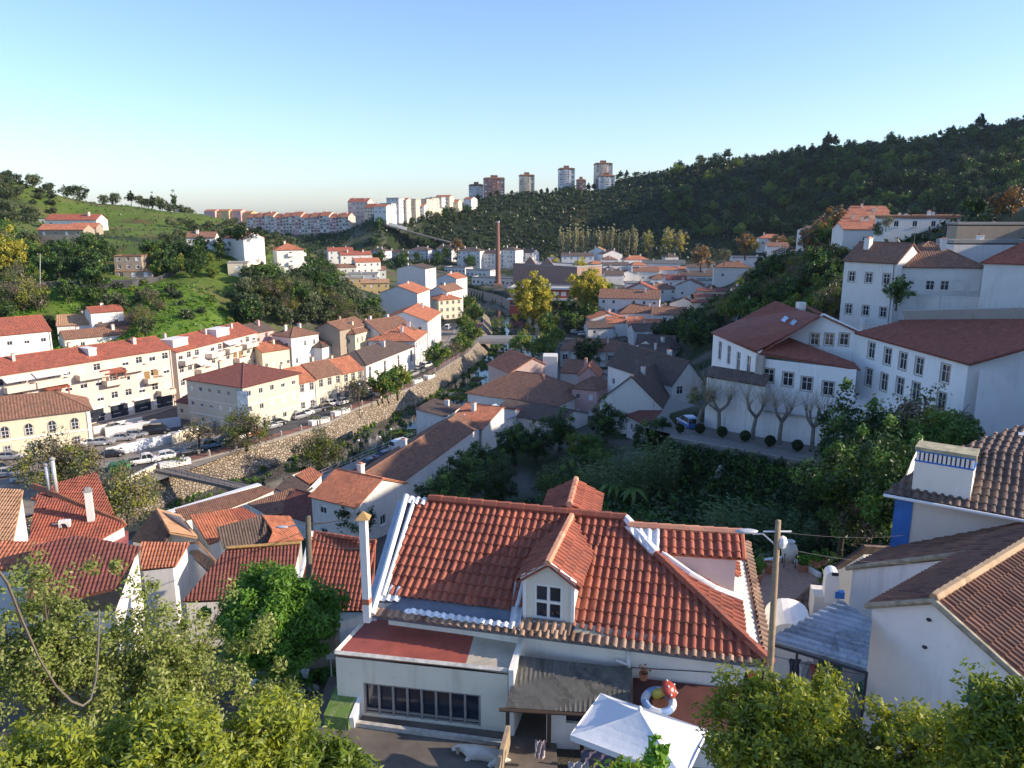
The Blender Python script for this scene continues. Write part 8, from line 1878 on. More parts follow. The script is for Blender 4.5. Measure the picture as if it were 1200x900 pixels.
CARS = [
 # car park
 (134, 503, ZL, 60, 'sedan', 'silver', 'silver car in the back row of the car park, parked by the low white wall'), (149, 504, ZL, 150, 'hatch', 'white', 'white car just right of the back row silver car'), (165, 502, ZL, 150, 'hatch', 'white', 'white car third in the back row of the car park'), (179, 500, ZL, 150, 'hatch', 'silver', 'silver car last in the back row of the car park'),
 (120, 521, ZL, 20, 'sedan', 'silver', 'silver car at the left of the middle row, beside the civic building corner'), (144, 516, ZL, 18, 'sedan', 'silver', 'silver car in front of the pale hoarding, left one'), (160, 512, ZL, 18, 'hatch', 'silver', 'silver car in front of the pale hoarding, middle one'), (184, 508, ZL, 18, 'van', 'black', 'black car in front of the pale hoarding, right one'), (208, 515, ZL, 30, 'hatch', 'grey', 'grey car half hidden behind the white car park wall, left'), (226, 508, ZL, 30, 'hatch', 'black', 'black car half hidden behind the white car park wall, right'),
 (131, 535, ZL, 25, 'sedan', 'black', 'black car behind the see-through fence, left one'), (149, 529, ZL, 60, 'hatch', 'white', 'white car behind the see-through fence, middle one'), (171, 523, ZL, 60, 'hatch', 'white', 'white car behind the see-through fence, right one'), (106, 522, ZL, 20, 'sedan', 'white', 'white car nosing out behind the civic building corner'),
 # left, in front of civic building
 (12, 538, ZL, 12, 'sedan', 'silver', 'silver estate car in front of the cream civic building'), (8, 558, ZL, 8, 'sedan', 'silver', 'silver car at the left edge below the estate car'), (3, 551, ZL, 8, 'hatch', 'black', 'black car at the left edge between the two silver cars'), (30, 564, ZL, 15, 'hatch', 'white', 'white car nose beside the sprawling bush'),
 # quay road
 (170, 543, Z0, 32, 'pickup', 'white', 'white pickup truck parked on the quay road by the waste containers'), (198, 537, Z0, 38, 'hatch', 'white', 'white car on the quay road behind the shrub planter'), (222, 533, Z0, 42, 'sedan', 'black', 'black car on the quay road, left of the light blue one'), (248, 524, Z0, 45, 'hatch', 'light_blue', 'light blue car on the quay road beside the black one'), (268, 518, Z0, 48, 'sedan', 'dark_blue', 'dark blue car on the quay road under the thinning tree'), (279, 515, Z0, 48, 'hatch', 'white', 'white car on the quay road next to the dark blue one'), (297, 510, Z0, 50, 'hatch', 'orange', 'orange-red car on the quay road behind the round tree'), (318, 502, Z0, 52, 'sedan', 'silver', 'silver car right of the orange-red one'), (326, 498, Z0, 52, 'hatch', 'black', 'black car right of the silver one below the beige building'),
 (352, 490, Z0, 55, 'hatch', 'silver', 'silver car before the first terrace shop, left one'), (358, 487, Z0, 55, 'hatch', 'white', 'white car before the first terrace shop, right one'), (371, 483, Z0, 56, 'sedan', 'grey', 'grey car before the lattice-windowed shop'), (383, 480, Z0, 56, 'hatch', 'black', 'black car before the lattice-windowed shop, farther one'), (390, 475, Z0, 58, 'hatch', 'white', 'white car before the last terrace shop, left one'), (403, 473, Z0, 58, 'sedan', 'white', 'white car before the last terrace shop, right one'),
 (431, 465, Z0, 60, 'hatch', 'grey', 'grey car behind the thin quay tree'), (445, 458, Z0, 62, 'hatch', 'red', 'red car in the shade of the quay trees, left one'), (455, 455, Z0, 62, 'hatch', 'red', 'dark red car in the shade of the quay trees, right one'), (484, 440, Z0, 64, 'hatch', 'silver', 'silver car before the white quay building'), (490, 437, Z0, 64, 'sedan', 'grey', 'grey car between white quay building and planters'), (500, 430, Z0, 66, 'hatch', 'white', 'white car under the large green quay tree'), (505, 426, Z0, 66, 'hatch', 'blue', 'blue car under the large green quay tree'),
 (525, 386, -41.9, 80, 'van', 'white', 'white van in the small square near the cream corner house'), (532, 401, -41.9, 80, 'hatch', 'grey', 'grey car in the small square by the bridge'),
 # right bank road
 (471, 526, Z0, 48, 'van', 'white', 'white van parked on the shaded right bank road'), (452, 537, Z0, 48, 'sedan', 'dark_blue', 'dark car behind the white van on the right bank road, nearer the van'), (435, 546, Z0, 48, 'sedan', 'black', 'black car last in the line behind the white van'), (500, 514, Z0, 50, 'sedan', 'black', 'black car ahead of the white van on the right bank road'),
 (806, 500, -26.2, 100, 'hatch', 'blue', 'bright blue car parked at the head of the promenade'),
 (675, 391, -41.5, 10, 'hatch', 'silver', 'silver car near the white kiosk by the green trees, left one'), (684, 393, -41.5, 10, 'hatch', 'white', 'white car near the white kiosk by the green trees, right one'), (714, 357, -39.2, 80, 'hatch', 'silver', 'silver car on the village street'), (704, 348, -38.9, 60, 'hatch', 'dark_blue', 'dark car at the left of the village street'), (716, 346, -38.9, 80, 'hatch', 'white', 'white car at the upper end of the village street')]
for a in CARS:
 car(*a)
for k in list(PROTO):
 if k not in USED: pass
# ================= POLES AND CABLES =================
def pole(label, px, pyt, pyb, d, m, r0=.1, lean=(0, 0), lamp=None, name='utility_pole', cat='pole', group=None):
 base = ray(px, pyb)*d; top = PY(px+lean[0], pyt, base.y)
 rt = thing(name, label, cat, base, 0, group); b = MB(); b.tube([base-Vector((0, 0, 2)), base, top], [r0*1.05, r0, r0*.8], 8); b.build('shaft', [m], rt, True)
 if lamp:
  lx, ly = lamp; e = PY(lx, ly, base.y); s = top+(base-top)*.18
  b = MB(); b.tube([s, s.lerp(e, .6)+Vector((0, 0, .12)), e], [.025, .022, .02], 6); b.build('lamp_arm', [RIM], rt)
  d_ = (e-s).normalized(); b = MB(); b.ball(e+d_*.15, (.26, .1, .05), 5); b.build('lamp_head', [plain('lamp_grey', (.45, .47, .5), .4)], rt, True)
 return rt, top
WOODP = plain('weathered_pole', (.30, .22, .14), .9, .25, 5); CPOLE = plain('dark_pole', (.12, .105, .08), .9, .2, 5)
rp, rtop = pole('leaning wooden pole with a street lamp arm beside the potted terrace', 903, 610, 772, 17.2, WOODP, .078, (9, 0), (882, 626))
lp, ltop = pole('grey-brown pole with a street lamp arm in front of the bright red roof', 363, 605, 690, 30, CPOLE, .13, (-2, 0), (335, 618))
b = MB(); b.ball(rtop-Vector((-.12, 0, .5)), (.12, .1, .16), 4); b.tube([rtop-Vector((.3, 0, .25)), rtop-Vector((-.3, 0, .25))], .02); b.build('insulator', [FRAME], rp)
def cable(label, pts, r=.012, sag=.3, m=None, cat='cable', name='overhead_cable', n=12, ctrl=False):
 b = MB()
 if ctrl: path = pts
 else:
  path = []
  for i in range(n+1):
   t = i/n; p = pts[0].lerp(pts[1], t); p.z -= sag*4*t*(1-t); path.append(p)
 b.tube(path, r, 5); o = b.build(name, [m or IRON], org=path[0]); return tag(o, label, cat)
cable('overhead cable running from the wooden pole to the blue-striped house', [rtop-Vector((0, 0, .25)), a+Vector((.5, -.1, 3)) if False else PZ(1060, 627, -10.9)], .007, .12)
cable('second overhead cable from the wooden pole to the brown-roofed house', [rtop-Vector((0, 0, .6)), Q_(1100, 668, .2)], .007, .15)
cable('thin wire from the wooden pole down behind the side dormer', [rtop-Vector((0, 0, .9)), H_(870, 690, .1)], .006, .1)
cable('pair of wires from the lamp pole to the two-storey tiled house', [ltop-Vector((0, 0, .3)), PZ(420, 592, -33.5)], .03, .6)
cable('black wire looping from the lamp pole to the red roof', [ltop-Vector((0, 0, .8)), PZ(432, 640, -16.3)], .02, .3)
cable('thick pale cable drooping in a loop across the lower left foreground', [ray(x, y)*d for x, y, d in ((-12, 655, 3.0), (8, 682, 3.2), (25, 725, 3.5), (45, 770, 3.8), (65, 803, 4.1), (84, 822, 4.3), (97, 827, 4.4), (106, 820, 4.5), (112, 798, 4.7), (115, 760, 5.0), (116, 715, 5.4))], .006, 0, plain('old_cable', (.17, .14, .11), .9, bmp=0), ctrl=True)
for i, (px, pyt, pyb, z) in enumerate([(47, 297, 338, -20.5), (61, 309, 327, -20.2), (277, 333, 356, -29), (122, 520, 556, -41.9), (231, 503, 534, -41.9), (210, 505, 545, -41.9), (487, 462, 482, -41.8), (421, 450, 480, -41.8), (458, 503, 533, -41.8), (420, 516, 552, -41.8), (445, 512, 538, -41.8)]):
 base = PZ(px, pyb, z); rt, t = pole(['tall concrete pole beside the hillside road at the left', 'shorter pole beside the tall one on the hillside road', 'pole standing on the boundary wall of the green slope', 'dark lamp post beside the waste containers', 'slim lamp post in front of the white car park wall', 'slim lamp post near the footbridge head', 'slim lamp post on the quay among the green trees', 'slim lamp post on the quay in front of the thin tree', 'slim lamp post on the right bank walk by the white van', 'slim lamp post on the right bank walk, nearest the viewer', 'slim lamp post on the right bank walk between the others'][i], px, pyt, pyb, ray(px, pyb).length*base.y/ray(px, pyb).y/ray(px, pyb).length, CONC if i < 3 else IRON, .12 if i < 3 else .06, name='lamp_post' if i > 2 else 'utility_pole', group=None)
 if i > 2: b = MB(); b.ball(t, (.22, .22, .16), 4); b.build('lamp_head', [FRAME], rt)
# bollards and rail along the quay
for i in range(30):
 t = i/29; y = 126+t*118; x = float(interp_x(LT, y))-.45; rt = thing('quay_bollard', 'pale stone bollard in the row along the quay edge', 'bollard', (x, y, -41.75), 0, 'bollards along the quay edge')
 b = MB(); b.prism([(x-.16, y-.16), (x+.16, y-.16), (x+.16, y+.16), (x-.16, y+.16)], -41.75, -40.85); b.build('post', [STONET], rt); b = MB(); b.ball((x, y, -40.8), .17, 4); b.build('top', [STONET], rt)
def rail(label, L, z, step=2.2, h=1.0):
 b = MB(); p = [Vector((*q, z)) for q in L]; rt = thing('railing', label, 'railing', p[0])
 for i in range(len(p)-1):
  k = max(1, int((p[i+1]-p[i]).length/step))
  for j in range(k): q = p[i].lerp(p[i+1], j/k); b.tube([q, q+Vector((0, 0, h))], .035, 4)
  for zz in (.5, h): b.tube([p[i]+Vector((0, 0, zz)), p[i+1]+Vector((0, 0, zz))], .03, 4)
 b.build('rails', [RIM], rt)
rail('grey metal railing along the right bank walk', shift(RTq, -.15)[1:7], -41.78)
rail('grey metal railing along the far part of the quay', shift(LTq, .1)[5:9], -41.75)
# ================= PEOPLE =================
def skin_fig(name, joints, edges, mat, parent, sub=1):
 me = bpy.data.meshes.new(name); me.from_pydata([j[:3] for j in joints], edges, []); me.materials.append(mat)
 o = mobj(name, me, parent); md = o.modifiers.new('skin', 'SKIN'); md.use_smooth_shade = True
 for i, j in enumerate(joints): r = j[3]; me.skin_vertices[0].data[i].radius = (r, r if len(j) < 5 else j[4])
 me.skin_vertices[0].data[0].use_root = True
 s = o.modifiers.new('sub', 'SUBSURF'); s.levels = sub; s.render_levels = sub; return o
SKIN = plain('skin', (.45, .28, .20), .6, .05, bmp=0)
def person(px, py, z, yaw, shirt, pants, label, step=.22):
 c = PZ(px, py, z); rt = thing('person', label, 'person', c, R(yaw), None)
 J = [(0, 0, .95, .15, .11), (0, 0, 1.15, .14, .1), (0, 0, 1.38, .17, .11), (0, 0, 1.5, .06), (0, .01, 1.62, .09, .1), (0, .01, 1.72, .08, .09), (.19, 0, 1.42, .055), (.26, .03, 1.14, .042), (.25, .12, .9, .035), (-.19, 0, 1.42, .055), (-.26, -.03, 1.14, .042), (-.25, .04, .9, .035),
   (.09, 0, .88, .1), (.1, step*.5, .48, .065), (.1, step*.6, .08, .05), (.1, step*.6+.14, .03, .04), (-.09, 0, .88, .1), (-.1, -step*.3, .48, .065), (-.1, -step, .08, .05), (-.1, -step+.13, .03, .04)]
 E = [(0, 1), (1, 2), (2, 3), (3, 4), (4, 5), (2, 6), (6, 7), (7, 8), (2, 9), (9, 10), (10, 11), (0, 12), (12, 13), (13, 14), (14, 15), (0, 16), (16, 17), (17, 18), (18, 19)]
 bo = skin_fig('body', J, E, SKIN, rt)
 J2 = [(0, 0, 1.0, .165, .125), (0, 0, 1.15, .155, .115), (0, 0, 1.38, .185, .125), (.19, 0, 1.42, .068), (.255, .03, 1.16, .055), (-.19, 0, 1.42, .068), (-.255, -.03, 1.16, .055)]
 skin_fig('shirt', J2, [(0, 1), (1, 2), (2, 3), (3, 4), (2, 5), (5, 6)], plain('shirt_'+shirt[0], shirt[1], .8, bmp=0), rt)
 J3 = [(0, 0, .97, .165, .125), (.09, 0, .86, .112), (.1, step*.5, .48, .08), (.1, step*.6, .14, .062), (-.09, 0, .86, .112), (-.1, -step*.3, .48, .08), (-.1, -step, .14, .062)]
 skin_fig('trousers', J3, [(0, 1), (1, 2), (2, 3), (0, 4), (4, 5), (5, 6)], plain('trousers_'+pants[0], pants[1], .8, bmp=0), rt)
 b = MB(); b.ball((0, -.015, 1.72), (.095, .105, .085), 5); me = b.data('hair', [plain('hair', (.03, .02, .015), .7, bmp=0)], True); mobj('hair', me, rt)
person(252, 505, -41.9, 30, ('blue', (.05, .12, .35)), ('navy', (.03, .04, .08)), 'person in blue standing by the pale hoarding in the car park')
person(447, 472, -41.75, 60, ('white', (.6, .6, .58)), ('dark', (.03, .03, .04)), 'person in a white top walking on the quay under the trees')
person(458, 466, -41.75, 240, ('red', (.35, .05, .04)), ('navy', (.03, .04, .08)), 'person in a red top walking on the quay under the trees')
# ================= NEAR THINGS =================
# parasol
zc, za = -11.15, -10.62
Lf, Bk, Rt = PZ(668, 861, zc), PZ(704, 812, zc), PZ(829, 855, zc); Fr = Lf+Rt-Bk; ctr = (Lf+Rt)/2; apx_ = Vector((ctr.x, ctr.y, za))
apx_ = PZ(748, 837, za-.02)*.0+apx_
ps_ = thing('parasol', 'square white canvas parasol open in the yard beside the house', 'parasol', Vector((ctr.x, ctr.y, GZ)))
b = MB(); cs = [Lf, Fr, Rt, Bk]
def sagp(p, q, s, t):   # canopy facet between two corners, slightly hollow
 e = p.lerp(q, s); v = apx_.lerp(e, t); v.z -= .06*math.sin(math.pi*t)*1+.05*math.sin(math.pi*s)*t; return v
for i in range(4):
 p, q = cs[i], cs[(i+1) % 4]; n = 6
 for a_ in range(n):
  for c_ in range(n):
   b.poly([sagp(p, q, a_/n, c_/n), sagp(p, q, a_/n, (c_+1)/n), sagp(p, q, (a_+1)/n, (c_+1)/n), sagp(p, q, (a_+1)/n, c_/n)])
 b.poly([p, q, q-Vector((0, 0, .14)), p-Vector((0, 0, .14))])
m, t, bb = nt('canvas'); bb.inputs['Base Color'].default_value = (.72, .74, .76, 1); bb.inputs['Roughness'].default_value = .8; bump(t, bb, noise(t, coord(t), 3, 5), .25, .05)
b.build('canopy', [m], ps_)
b = MB(); b.tube([apx_-Vector((0, 0, .05)), Vector((ctr.x, ctr.y, GZ))], .03, 8); b.build('pole', [FRAME], ps_, True)
for p in cs: b = MB(); b.tube([apx_-Vector((0, 0, .06)), p-Vector((0, 0, .05))], .014, 4); b.build('rib', [FRAME], ps_)
b = MB(); b.lathe([(.0, 0), (.06, .02), (.04, .1), (0, .12)], apx_, 8); b.build('finial', [FRAME], ps_); b = MB(); b.lathe([(.0, .08), (.3, .06), (.34, 0)], (ctr.x, ctr.y, GZ+.16), 14); b.build('base', [CONC], ps_)
# inflatable ring and mushroom toy on the lean-to roof
def torus(mb, c, R1, r, M, n=24, k=8, col=None):
 for i in range(n):
  for j in range(k):
   def P(i, j): a = 6.2832*i/n; e = 6.2832*j/k; return M @ Vector(((R1+r*math.cos(e))*math.cos(a), (R1+r*math.cos(e))*math.sin(a), r*math.sin(e)))+c
   mb.poly([P(i, j), P(i+1, j), P(i+1, j+1), P(i, j+1)], (i//3) % 2 if col else 0)
c = PZ(773, 823, -11.9); MT = Matrix.Rotation(R(-8), 3, 'X')
c = PZ(772, 822, -11.82)
rt = thing('swim_ring', 'blue and white inflatable ring lying on the dark red lean-to roof', 'swim ring', c); b = MB(); torus(b, c, .34, .1, Matrix.Rotation(R(14), 3, 'X'), col=True); b.build('ring', [plain('ring_blue', (.22, .34, .55), .4, bmp=0), plain('ring_white', (.60, .63, .68), .4, bmp=0)], rt, True)
b = MB(); b.ball(c+Vector((.3, -.2, .05)), .03, 4); b.build('valve', [FRAME], rt)
c = PZ(784, 808, -11.55)
rt = thing('mushroom_toy', 'red-capped inflatable mushroom toy with a yellow stem above the swim ring', 'inflatable toy', c)
Mm = Matrix.Rotation(R(40), 3, 'Y') @ Matrix.Rotation(R(20), 3, 'X')
b = MB(); pr = [(.0, .15), (.12, .13), (.21, .07), (.24, 0), (.21, -.05), (.1, -.06), (0, -.06)]; b.lathe(pr, (0, 0, 0), 16); b.v = [tuple(Mm @ Vector(v)+c) for v in b.v]; cap_ = b.build('cap', [plain('toy_red', (.36, .06, .04), .35, bmp=0)], rt, True)
b = MB()
for a_, e_ in ((0, .5), (1.2, .9), (2.4, .5), (3.6, .9), (4.8, .5), (5.6, 1.1)): v = Vector((math.cos(a_)*.225*math.cos(e_), math.sin(a_)*.225*math.cos(e_), .15*math.sin(e_))); b.ball(Mm @ v+c, .03, 4)
b.build('spots', [FRAME], cap_); b = MB(); b.tube([Mm @ Vector((0, 0, -.04))+c, Mm @ Vector((-.05, 0, -.22))+c, Mm @ Vector((-.08, 0, -.42))+c], [.09, .11, .14], 10); b.build('stem', [plain('toy_yellow', (.55, .45, .08), .4, bmp=0)], rt, True)
c = PZ(754, 796, -11.65); rt = thing('flower_pot', 'small clay pot with red flowers on the dark red lean-to roof', 'flower pot', c); b = MB(); b.lathe([(0, 0), (.09, 0), (.12, .18), (.1, .18)], c, 10); b.build('pot', [plain('clay_pot', (.36, .15, .08), .8)], rt); b = MB(); rnd = random.Random(4)
for i in range(40): p = c+Vector((rnd.gauss(0, .08), rnd.gauss(0, .08), .22+abs(rnd.gauss(0, .06)))); b.poly([p+Vector([rnd.uniform(-.05, .05) for _ in range(3)]) for _ in range(3)], i % 2)
b.build('plant', [L_GR, plain('flower_red', (.45, .05, .03), .6, bmp=0)], rt)
# dog
c = PZ(566, 893, GZ+.0); dg = thing('dog', 'large white dog lying on the yard cement by the shed', 'dog', c, R(-12))
DOGM = plain('dog_coat', (.62, .56, .47), .9, .12, 8)
J = [(.42, 0, .20, .17, .16), (.15, 0, .24, .18, .17), (-.15, 0, .26, .18, .18), (-.38, .0, .28, .13, .13), (-.52, .0, .32, .09), (-.62, -.02, .34, .10), (-.74, -.04, .29, .06), (-.80, -.05, .27, .045),
  (-.3, -.14, .18, .08), (-.42, -.2, .07, .055), (-.62, -.22, .05, .045), (-.7, -.23, .04, .05), (-.28, .16, .16, .08), (-.4, .22, .07, .05), (-.6, .22, .05, .045),
  (.42, -.17, .17, .13), (.2, -.27, .13, .07), (.42, -.3, .05, .05), (.28, -.33, .04, .045), (.45, .16, .15, .12), (.25, .25, .08, .06), (.6, 0, .16, .06), (.75, .08, .07, .035), (.9, .18, .04, .025)]
E = [(0, 1), (1, 2), (2, 3), (3, 4), (4, 5), (5, 6), (6, 7), (3, 8), (8, 9), (9, 10), (10, 11), (3, 12), (12, 13), (13, 14), (0, 15), (15, 16), (16, 17), (17, 18), (0, 19), (19, 20), (0, 21), (21, 22), (22, 23)]
skin_fig('body', J, E, DOGM, dg, 2)
for s in (-1, 1):
 b = MB(); v = [(-.57, s*.09-.02, .41), (-.66, s*.1-.02, .41), (-.66, s*.14-.02, .26), (-.58, s*.15-.02, .25)]; b.slab(v, .02); mobj('ear', b.data('ear', [plain('dog_ear', (.34, .24, .16), .9)]), dg)
 b = MB(); b.ball((-.69, s*.055-.03, .365), .013, 4); mobj('eye', b.data('eye', [IRON]), dg)
b = MB(); b.ball((-.845, -.055, .275), (.022, .025, .02), 4); mobj('nose', b.data('nose', [IRON]), dg)
# mossy stepped block at the extension's left corner
c0_, c1_, c2_, c3_ = PZ(379, 838, -13.0), PZ(408, 842, -13.0), PZ(423, 806, -12.75), PZ(394, 803, -12.75)
rt = thing('mossy_step', 'green mossy sloped masonry block against the left corner of the extension', 'step block', (c0_+c2_)/2)
b = MB(); m, t, bb = nt('moss'); nn_ = noise(t, coord(t), 5, 8, .75); t.links.new(ramp(t, nn_, [(.4, (.10, .19, .03)), (.55, (.16, .22, .06)), (.7, (.40, .38, .28))]), bb.inputs['Base Color']); bb.inputs['Roughness'].default_value = .95; bump(t, bb, noise(t, coord(t), 12, 4), .5, .03)
q_ = [c0_, c1_, c2_, c3_]; b.poly(q_)
for i in range(4): p, q = q_[i], q_[(i+1) % 4]; b.poly([(p.x, p.y, -14), (q.x, q.y, -14), q, p])
b.build('block', [m], rt)
b = MB(); p, q = c1_, c2_; dd = (q-p).normalized(); b.slab([p+Vector((.02, 0, .02)), p+Vector((.14, 0, .02)), q+Vector((.14, 0, .02)), q+Vector((.02, 0, .02))], 1.0); b.build('side_slab', [FRAME], rt)
# wooden fence board beside the dog
p, q = PZ(588, 873, GZ+.4), PZ(598, 845, GZ+.9); b = MB(); b.slab([PZ(578, 905, GZ+.6), PZ(583, 905, GZ+.6), PZ(598, 850, GZ+1.0), PZ(593, 850, GZ+1.0)], .9)
tag(b.build('fence_board', [plain('old_board', (.34, .26, .17), .9, .25, 5)], org=PZ(588, 880, GZ)), 'weathered board fence between the dog and the dark shed opening', 'fence')
# laundry and clutter in the shed opening
for (px, py, z, col_, lab, w_, h_) in [(633, 868, GZ+.9, (.5, .42, .42), 'pale pink cloth hanging in the shed opening', .25, .5), (678, 893, GZ+.5, (.4, .4, .42), 'crumpled pale cloth below the parasol edge', .5, .35), (700, 880, GZ+.6, (.12, .11, .16), 'dark chair cover below the parasol edge', .8, .5)]:
 c = PZ(px, py, z); b = MB(); n = 8; rows_ = [[Vector((c.x+(i/n-.5)*w_, c.y+.05*math.sin(i*1.9+j), c.z-h_*j/6)) for i in range(n+1)] for j in range(7)]
 for j in range(6):
  for i in range(n): b.poly([rows_[j][i], rows_[j][i+1], rows_[j+1][i+1], rows_[j+1][i]])
 tag(b.build('cloth', [plain('cloth_%d' % px, col_, .9)], org=c, smooth=True), lab, 'cloth')
# clothes under the canopy
for i, (px, col_, nm) in enumerate([(932, (.05, .06, .10), 'dark navy'), (945, (.35, .36, .4), 'pale grey'), (957, (.3, .08, .07), 'faded red'), (968, (.08, .12, .2), 'blue')]):
 c = PZ(px, 772+i*3, -12.0); b = MB(); n = 6; w_, h_ = .28, .55; rows_ = [[Vector((c.x+(k/n-.5)*w_*(1+.2*(j < 2)), c.y+.03*math.sin(k*2+j), c.z-h_*j/6)) for k in range(n+1)] for j in range(7)]
 for j in range(6):
  for k in range(n): b.poly([rows_[j][k], rows_[j][k+1], rows_[j+1][k+1], rows_[j+1][k]])
 tag(b.build('shirt', [plain('laundry_%d' % i, col_, .9)], org=c, smooth=True), '%s garment drying under the corrugated canopy' % nm, 'garment', 'laundry under the canopy')
cable('washing line stretched under the corrugated canopy', [PZ(905, 768, -11.9), PZ(1010, 790, -11.9)], .008, .05, name='washing_line', cat='washing line')
# folded drying rack at the right corner of the house
c = PZ(876, 806, -12.2); rt = thing('drying_rack', 'folding drying rack with a red cloth at the right corner of the house', 'drying rack', c); b = MB()
for s in (-.3, .3):
 b.tube([c+Vector((s, 0, .5)), c+Vector((s*.6, .25, -.7))], .015); b.tube([c+Vector((s, .25, .5)), c+Vector((s*.6, 0, -.7))], .015)
for k in range(6): b.tube([c+Vector((-.3, -.05+k*.06, .5)), c+Vector((.3, -.05+k*.06, .5))], .008, 4)
b.build('frame', [FRAME], rt); b = MB(); b.slab([c+Vector((.0, .0, .5)), c+Vector((.2, .0, .5)), c+Vector((.2, -.02, .1)), c+Vector((.0, -.02, .1))], .02); b.build('cloth', [plain('flag_red', (.45, .06, .05), .8)], rt)
# flower pots
def pot(px, py, z, r, h, label, plant_=True, m=None, group='clay pots of the terrace', seed=1, big=0):
 c = PZ(px, py, z); rt = thing('flower_pot', label, 'flower pot', c, 0, group); b = MB(); b.lathe([(0, 0), (r*.65, 0), (r, h*.85), (r*1.1, h*.88), (r*1.1, h), (r*.9, h), (r*.85, h*.8), (0, h*.8)], c, 14); b.build('pot', [m or plain('terracotta', (.42, .19, .11), .8, .15)], rt, False)
 if plant_:
  rg = np.random.default_rng(seed); cen = rg.normal(size=(14, 3))*r*.6+np.array([0, 0, h+r*.7]); cen[:, 2] = np.abs(cen[:, 2]-h)+h; v, f = leaves(cen, np.full(14, r*.5), 26, r*.32, rg, 0, 1.8); mobj('plant', npmesh('plant', v, f, [L_MG]), rt)
TZ = -14.0
for i, (px, py, r, h, pl, lab) in enumerate([(888, 673, .2, .32, 1, 'clay pot with green plant at the far left of the terrace'), (887, 684, .2, .45, 1, 'tall clay pot at the near left of the terrace'), (901, 671, .24, .42, 0, 'bulging empty clay pot behind the wooden pole'), (941, 669, .22, .3, 1, 'round bushy potted plant right of the white urn'), (956, 664, .2, .3, 1, 'clay pot with reddish leaves at the right of the terrace'), (964, 662, .18, .28, 1, 'last small clay pot at the right end of the terrace wall')]):
 pot(px, py, TZ, r, h, lab, pl, seed=90+i)
c = PZ(924, 663, TZ); rt = thing('white_urn', 'large white glazed urn in a dark stand on the terrace', 'urn', c); b = MB(); b.lathe([(0, .2), (.14, .2), (.3, .45), (.33, .7), (.24, .92), (.14, 1.0), (.2, 1.08), (.12, 1.08), (0, .95)], c, 16); b.build('urn', [plain('glazed_white', (.62, .60, .52), .35, bmp=0)], rt, True)
b = MB()
for k in range(4): a_ = k*1.57+.6; b.tube([c+Vector((math.cos(a_)*.3, math.sin(a_)*.3, 0)), c+Vector((math.cos(a_)*.33, math.sin(a_)*.33, .6)), c+Vector((math.cos(a_+1.57)*.33, math.sin(a_+1.57)*.33, .6))], .02)
b.build('stand', [IRON], rt)
# garden corner with pots at left
for i, (px, py, z, r, h, pl, lab, mm_) in enumerate([(324, 802, -14.6, .35, .3, 0, 'wide shallow clay bowl beneath the orange tree', None), (343, 796, -14.5, .2, .25, 1, 'small pale pot with greenery beneath the orange tree', CREAM), (298, 806, -14.7, .16, .2, 0, 'white jug-like pot left of the shallow bowl', FRAME), (324, 781, -14.3, .18, .26, 1, 'clay pot with tall plant behind the shallow bowl', None), (358, 794, -14.4, .12, .25, 0, 'small white bottle-shaped pot at the right of the pots', FRAME), (309, 812, -14.8, .15, .2, 1, 'little leafy pot in front of the shallow bowl', None)]):
 pot(px, py, z, r, h, lab, pl, mm_, 'pots in the garden corner', 120+i)
c = [(PZ(x, y, -14.6)) for x, y in ((330, 790), (345, 785), (318, 815), (355, 800), (380, 790), (300, 795))]; pts_ = []
rg = np.random.default_rng(8)
for p in c:
 for k in range(14): x_, y_ = p.x+rg.normal()*.35, p.y+rg.normal()*.35; pts_.append((x_, y_, gz(x_, y_)+.15))
stuff('garden_plants', pts_, 30, .12, [L_MG, L_GR], 'small leafy plants growing between the garden pots', .2, 77)
b = MB(); rnd = random.Random(6)
for i in range(9):
 p = PZ(*[(292, 778), (304, 773), (316, 768), (340, 815), (352, 812), (330, 820), (365, 808), (286, 788), (300, 820)][i], -14.5); z_ = gz(p.x, p.y); b = MB(); b.ball((p.x, p.y, z_+.06), (.22+rnd.random()*.1, .16, .12), 4)
 tag(b.build('garden_stone', [MATS['pale_rock'] if 'pale_rock' in MATS else STONET], org=(p.x, p.y, z_), smooth=False), 'pale edging stone lying round the garden pots', 'stone', 'stones round the garden pots')
c = PZ(388, 786, -14.0); b = MB(); b.box(c+Vector((0, 0, .5)), (.25, .04, .18), R(5)); b.tube([c+Vector((0, .03, -.4)), c+Vector((0, .03, .5))], .02); tag(b.build('white_plate', [FRAME], org=c), 'small white plate on a stake in the shaded garden corner', 'plate')
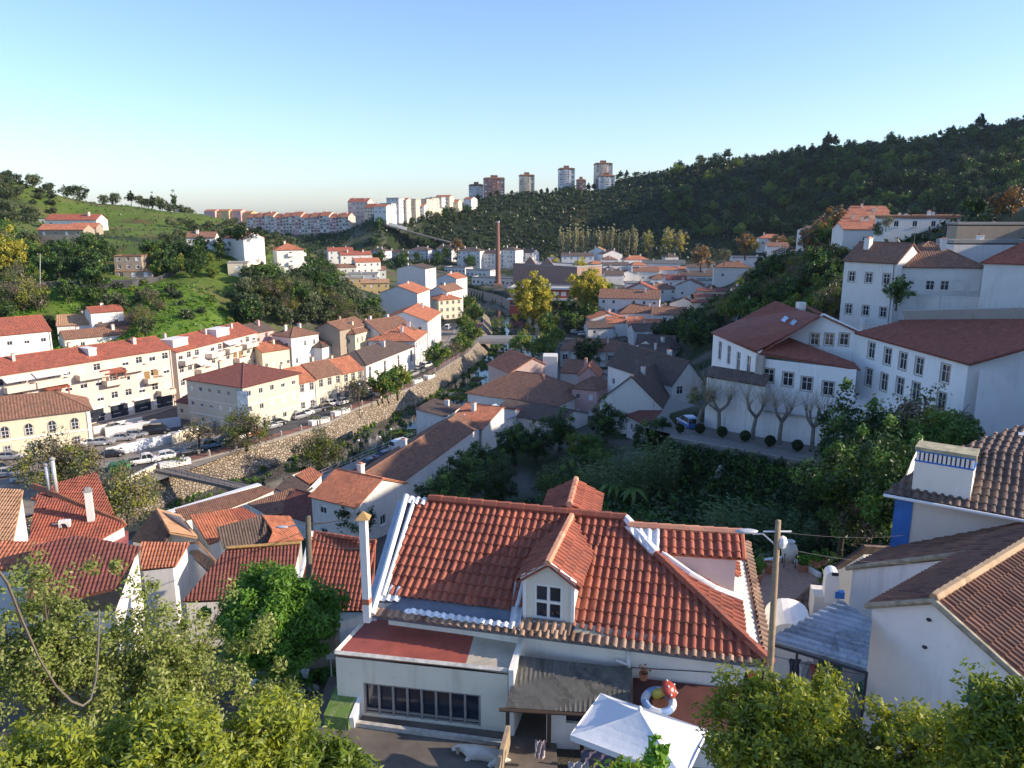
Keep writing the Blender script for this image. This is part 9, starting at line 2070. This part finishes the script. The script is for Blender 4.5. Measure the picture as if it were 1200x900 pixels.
# low dark garden wall behind the orange tree
b = MB(); p, q = PZ(290, 760, -14.8), PZ(395, 752, -13.8); wallrun('low rough grey wall behind the orange tree', [(292, 765, -14.8), (345, 760, -14.4), (396, 756, -14)], -1.5, .6, m=STONEW, cope=False, name='garden_wall')
b = MB(); b.box((0, 2300, 40), (5200, 4800, 200)); m = bpy.data.materials.new('air'); m.use_nodes = True; t = m.node_tree; t.nodes.remove(t.nodes['Principled BSDF'])
pv = t.nodes.new('ShaderNodeVolumePrincipled'); pv.inputs['Color'].default_value = (.62, .8, 1, 1); pv.inputs['Density'].default_value = .00004; pv.inputs['Anisotropy'].default_value = .2; t.links.new(pv.outputs[0], t.nodes['Material Output'].inputs['Volume'])
tag(b.build('haze', [m]), kind='stuff')
# ================= SKY, SUN, CAMERA =================
SAZ, SEL = R(-8), R(23)
w = bpy.data.worlds.new('World'); SC.world = w; w.use_nodes = True; t = w.node_tree; bg = t.nodes['Background']
sky = t.nodes.new('ShaderNodeTexSky'); sky.sky_type = 'NISHITA'; sky.sun_disc = False; sky.sun_elevation = SEL; sky.sun_rotation = math.pi/2-SAZ; sky.altitude = 100; sky.air_density = 1; sky.dust_density = .75; sky.ozone_density = 3.4
t.links.new(mix(t, 1.0, sky.outputs[0], (.88, .875, .97), 'MULTIPLY'), bg.inputs[0]); bg.inputs[1].default_value = .081
s = bpy.data.lights.new('sun', 'SUN'); s.energy = 2.2; s.angle = R(.5); s.color = (1, .83, .64)
so = bpy.data.objects.new('sun', s); COL.objects.link(so); dv_ = Vector((math.cos(SAZ)*math.cos(SEL), math.sin(SAZ)*math.cos(SEL), math.sin(SEL))); so.rotation_euler = dv_.to_track_quat('Z', 'Y').to_euler(); so.location = dv_*100
cam = bpy.data.cameras.new('camera'); cam.sensor_width = 36; cam.lens = 36*F/1200; cam.clip_start = .1; cam.clip_end = 60000
co = bpy.data.objects.new('camera', cam); COL.objects.link(co); co.location = (0, 0, 0); co.rotation_euler = (R(90)-PIT, 0, 0); SC.camera = co
SC.view_settings.view_transform = 'Standard'; SC.view_settings.look = 'None'; SC.view_settings.gamma = 1; SC.view_settings.exposure = 1.75; SC.view_settings.use_curve_mapping = False
SC.cycles.max_bounces = 5; SC.cycles.transparent_max_bounces = 4; SC.cycles.use_denoising = True
print('objects', len(bpy.data.objects), 'faces', sum(len(m.polygons) for m in bpy.data.meshes))
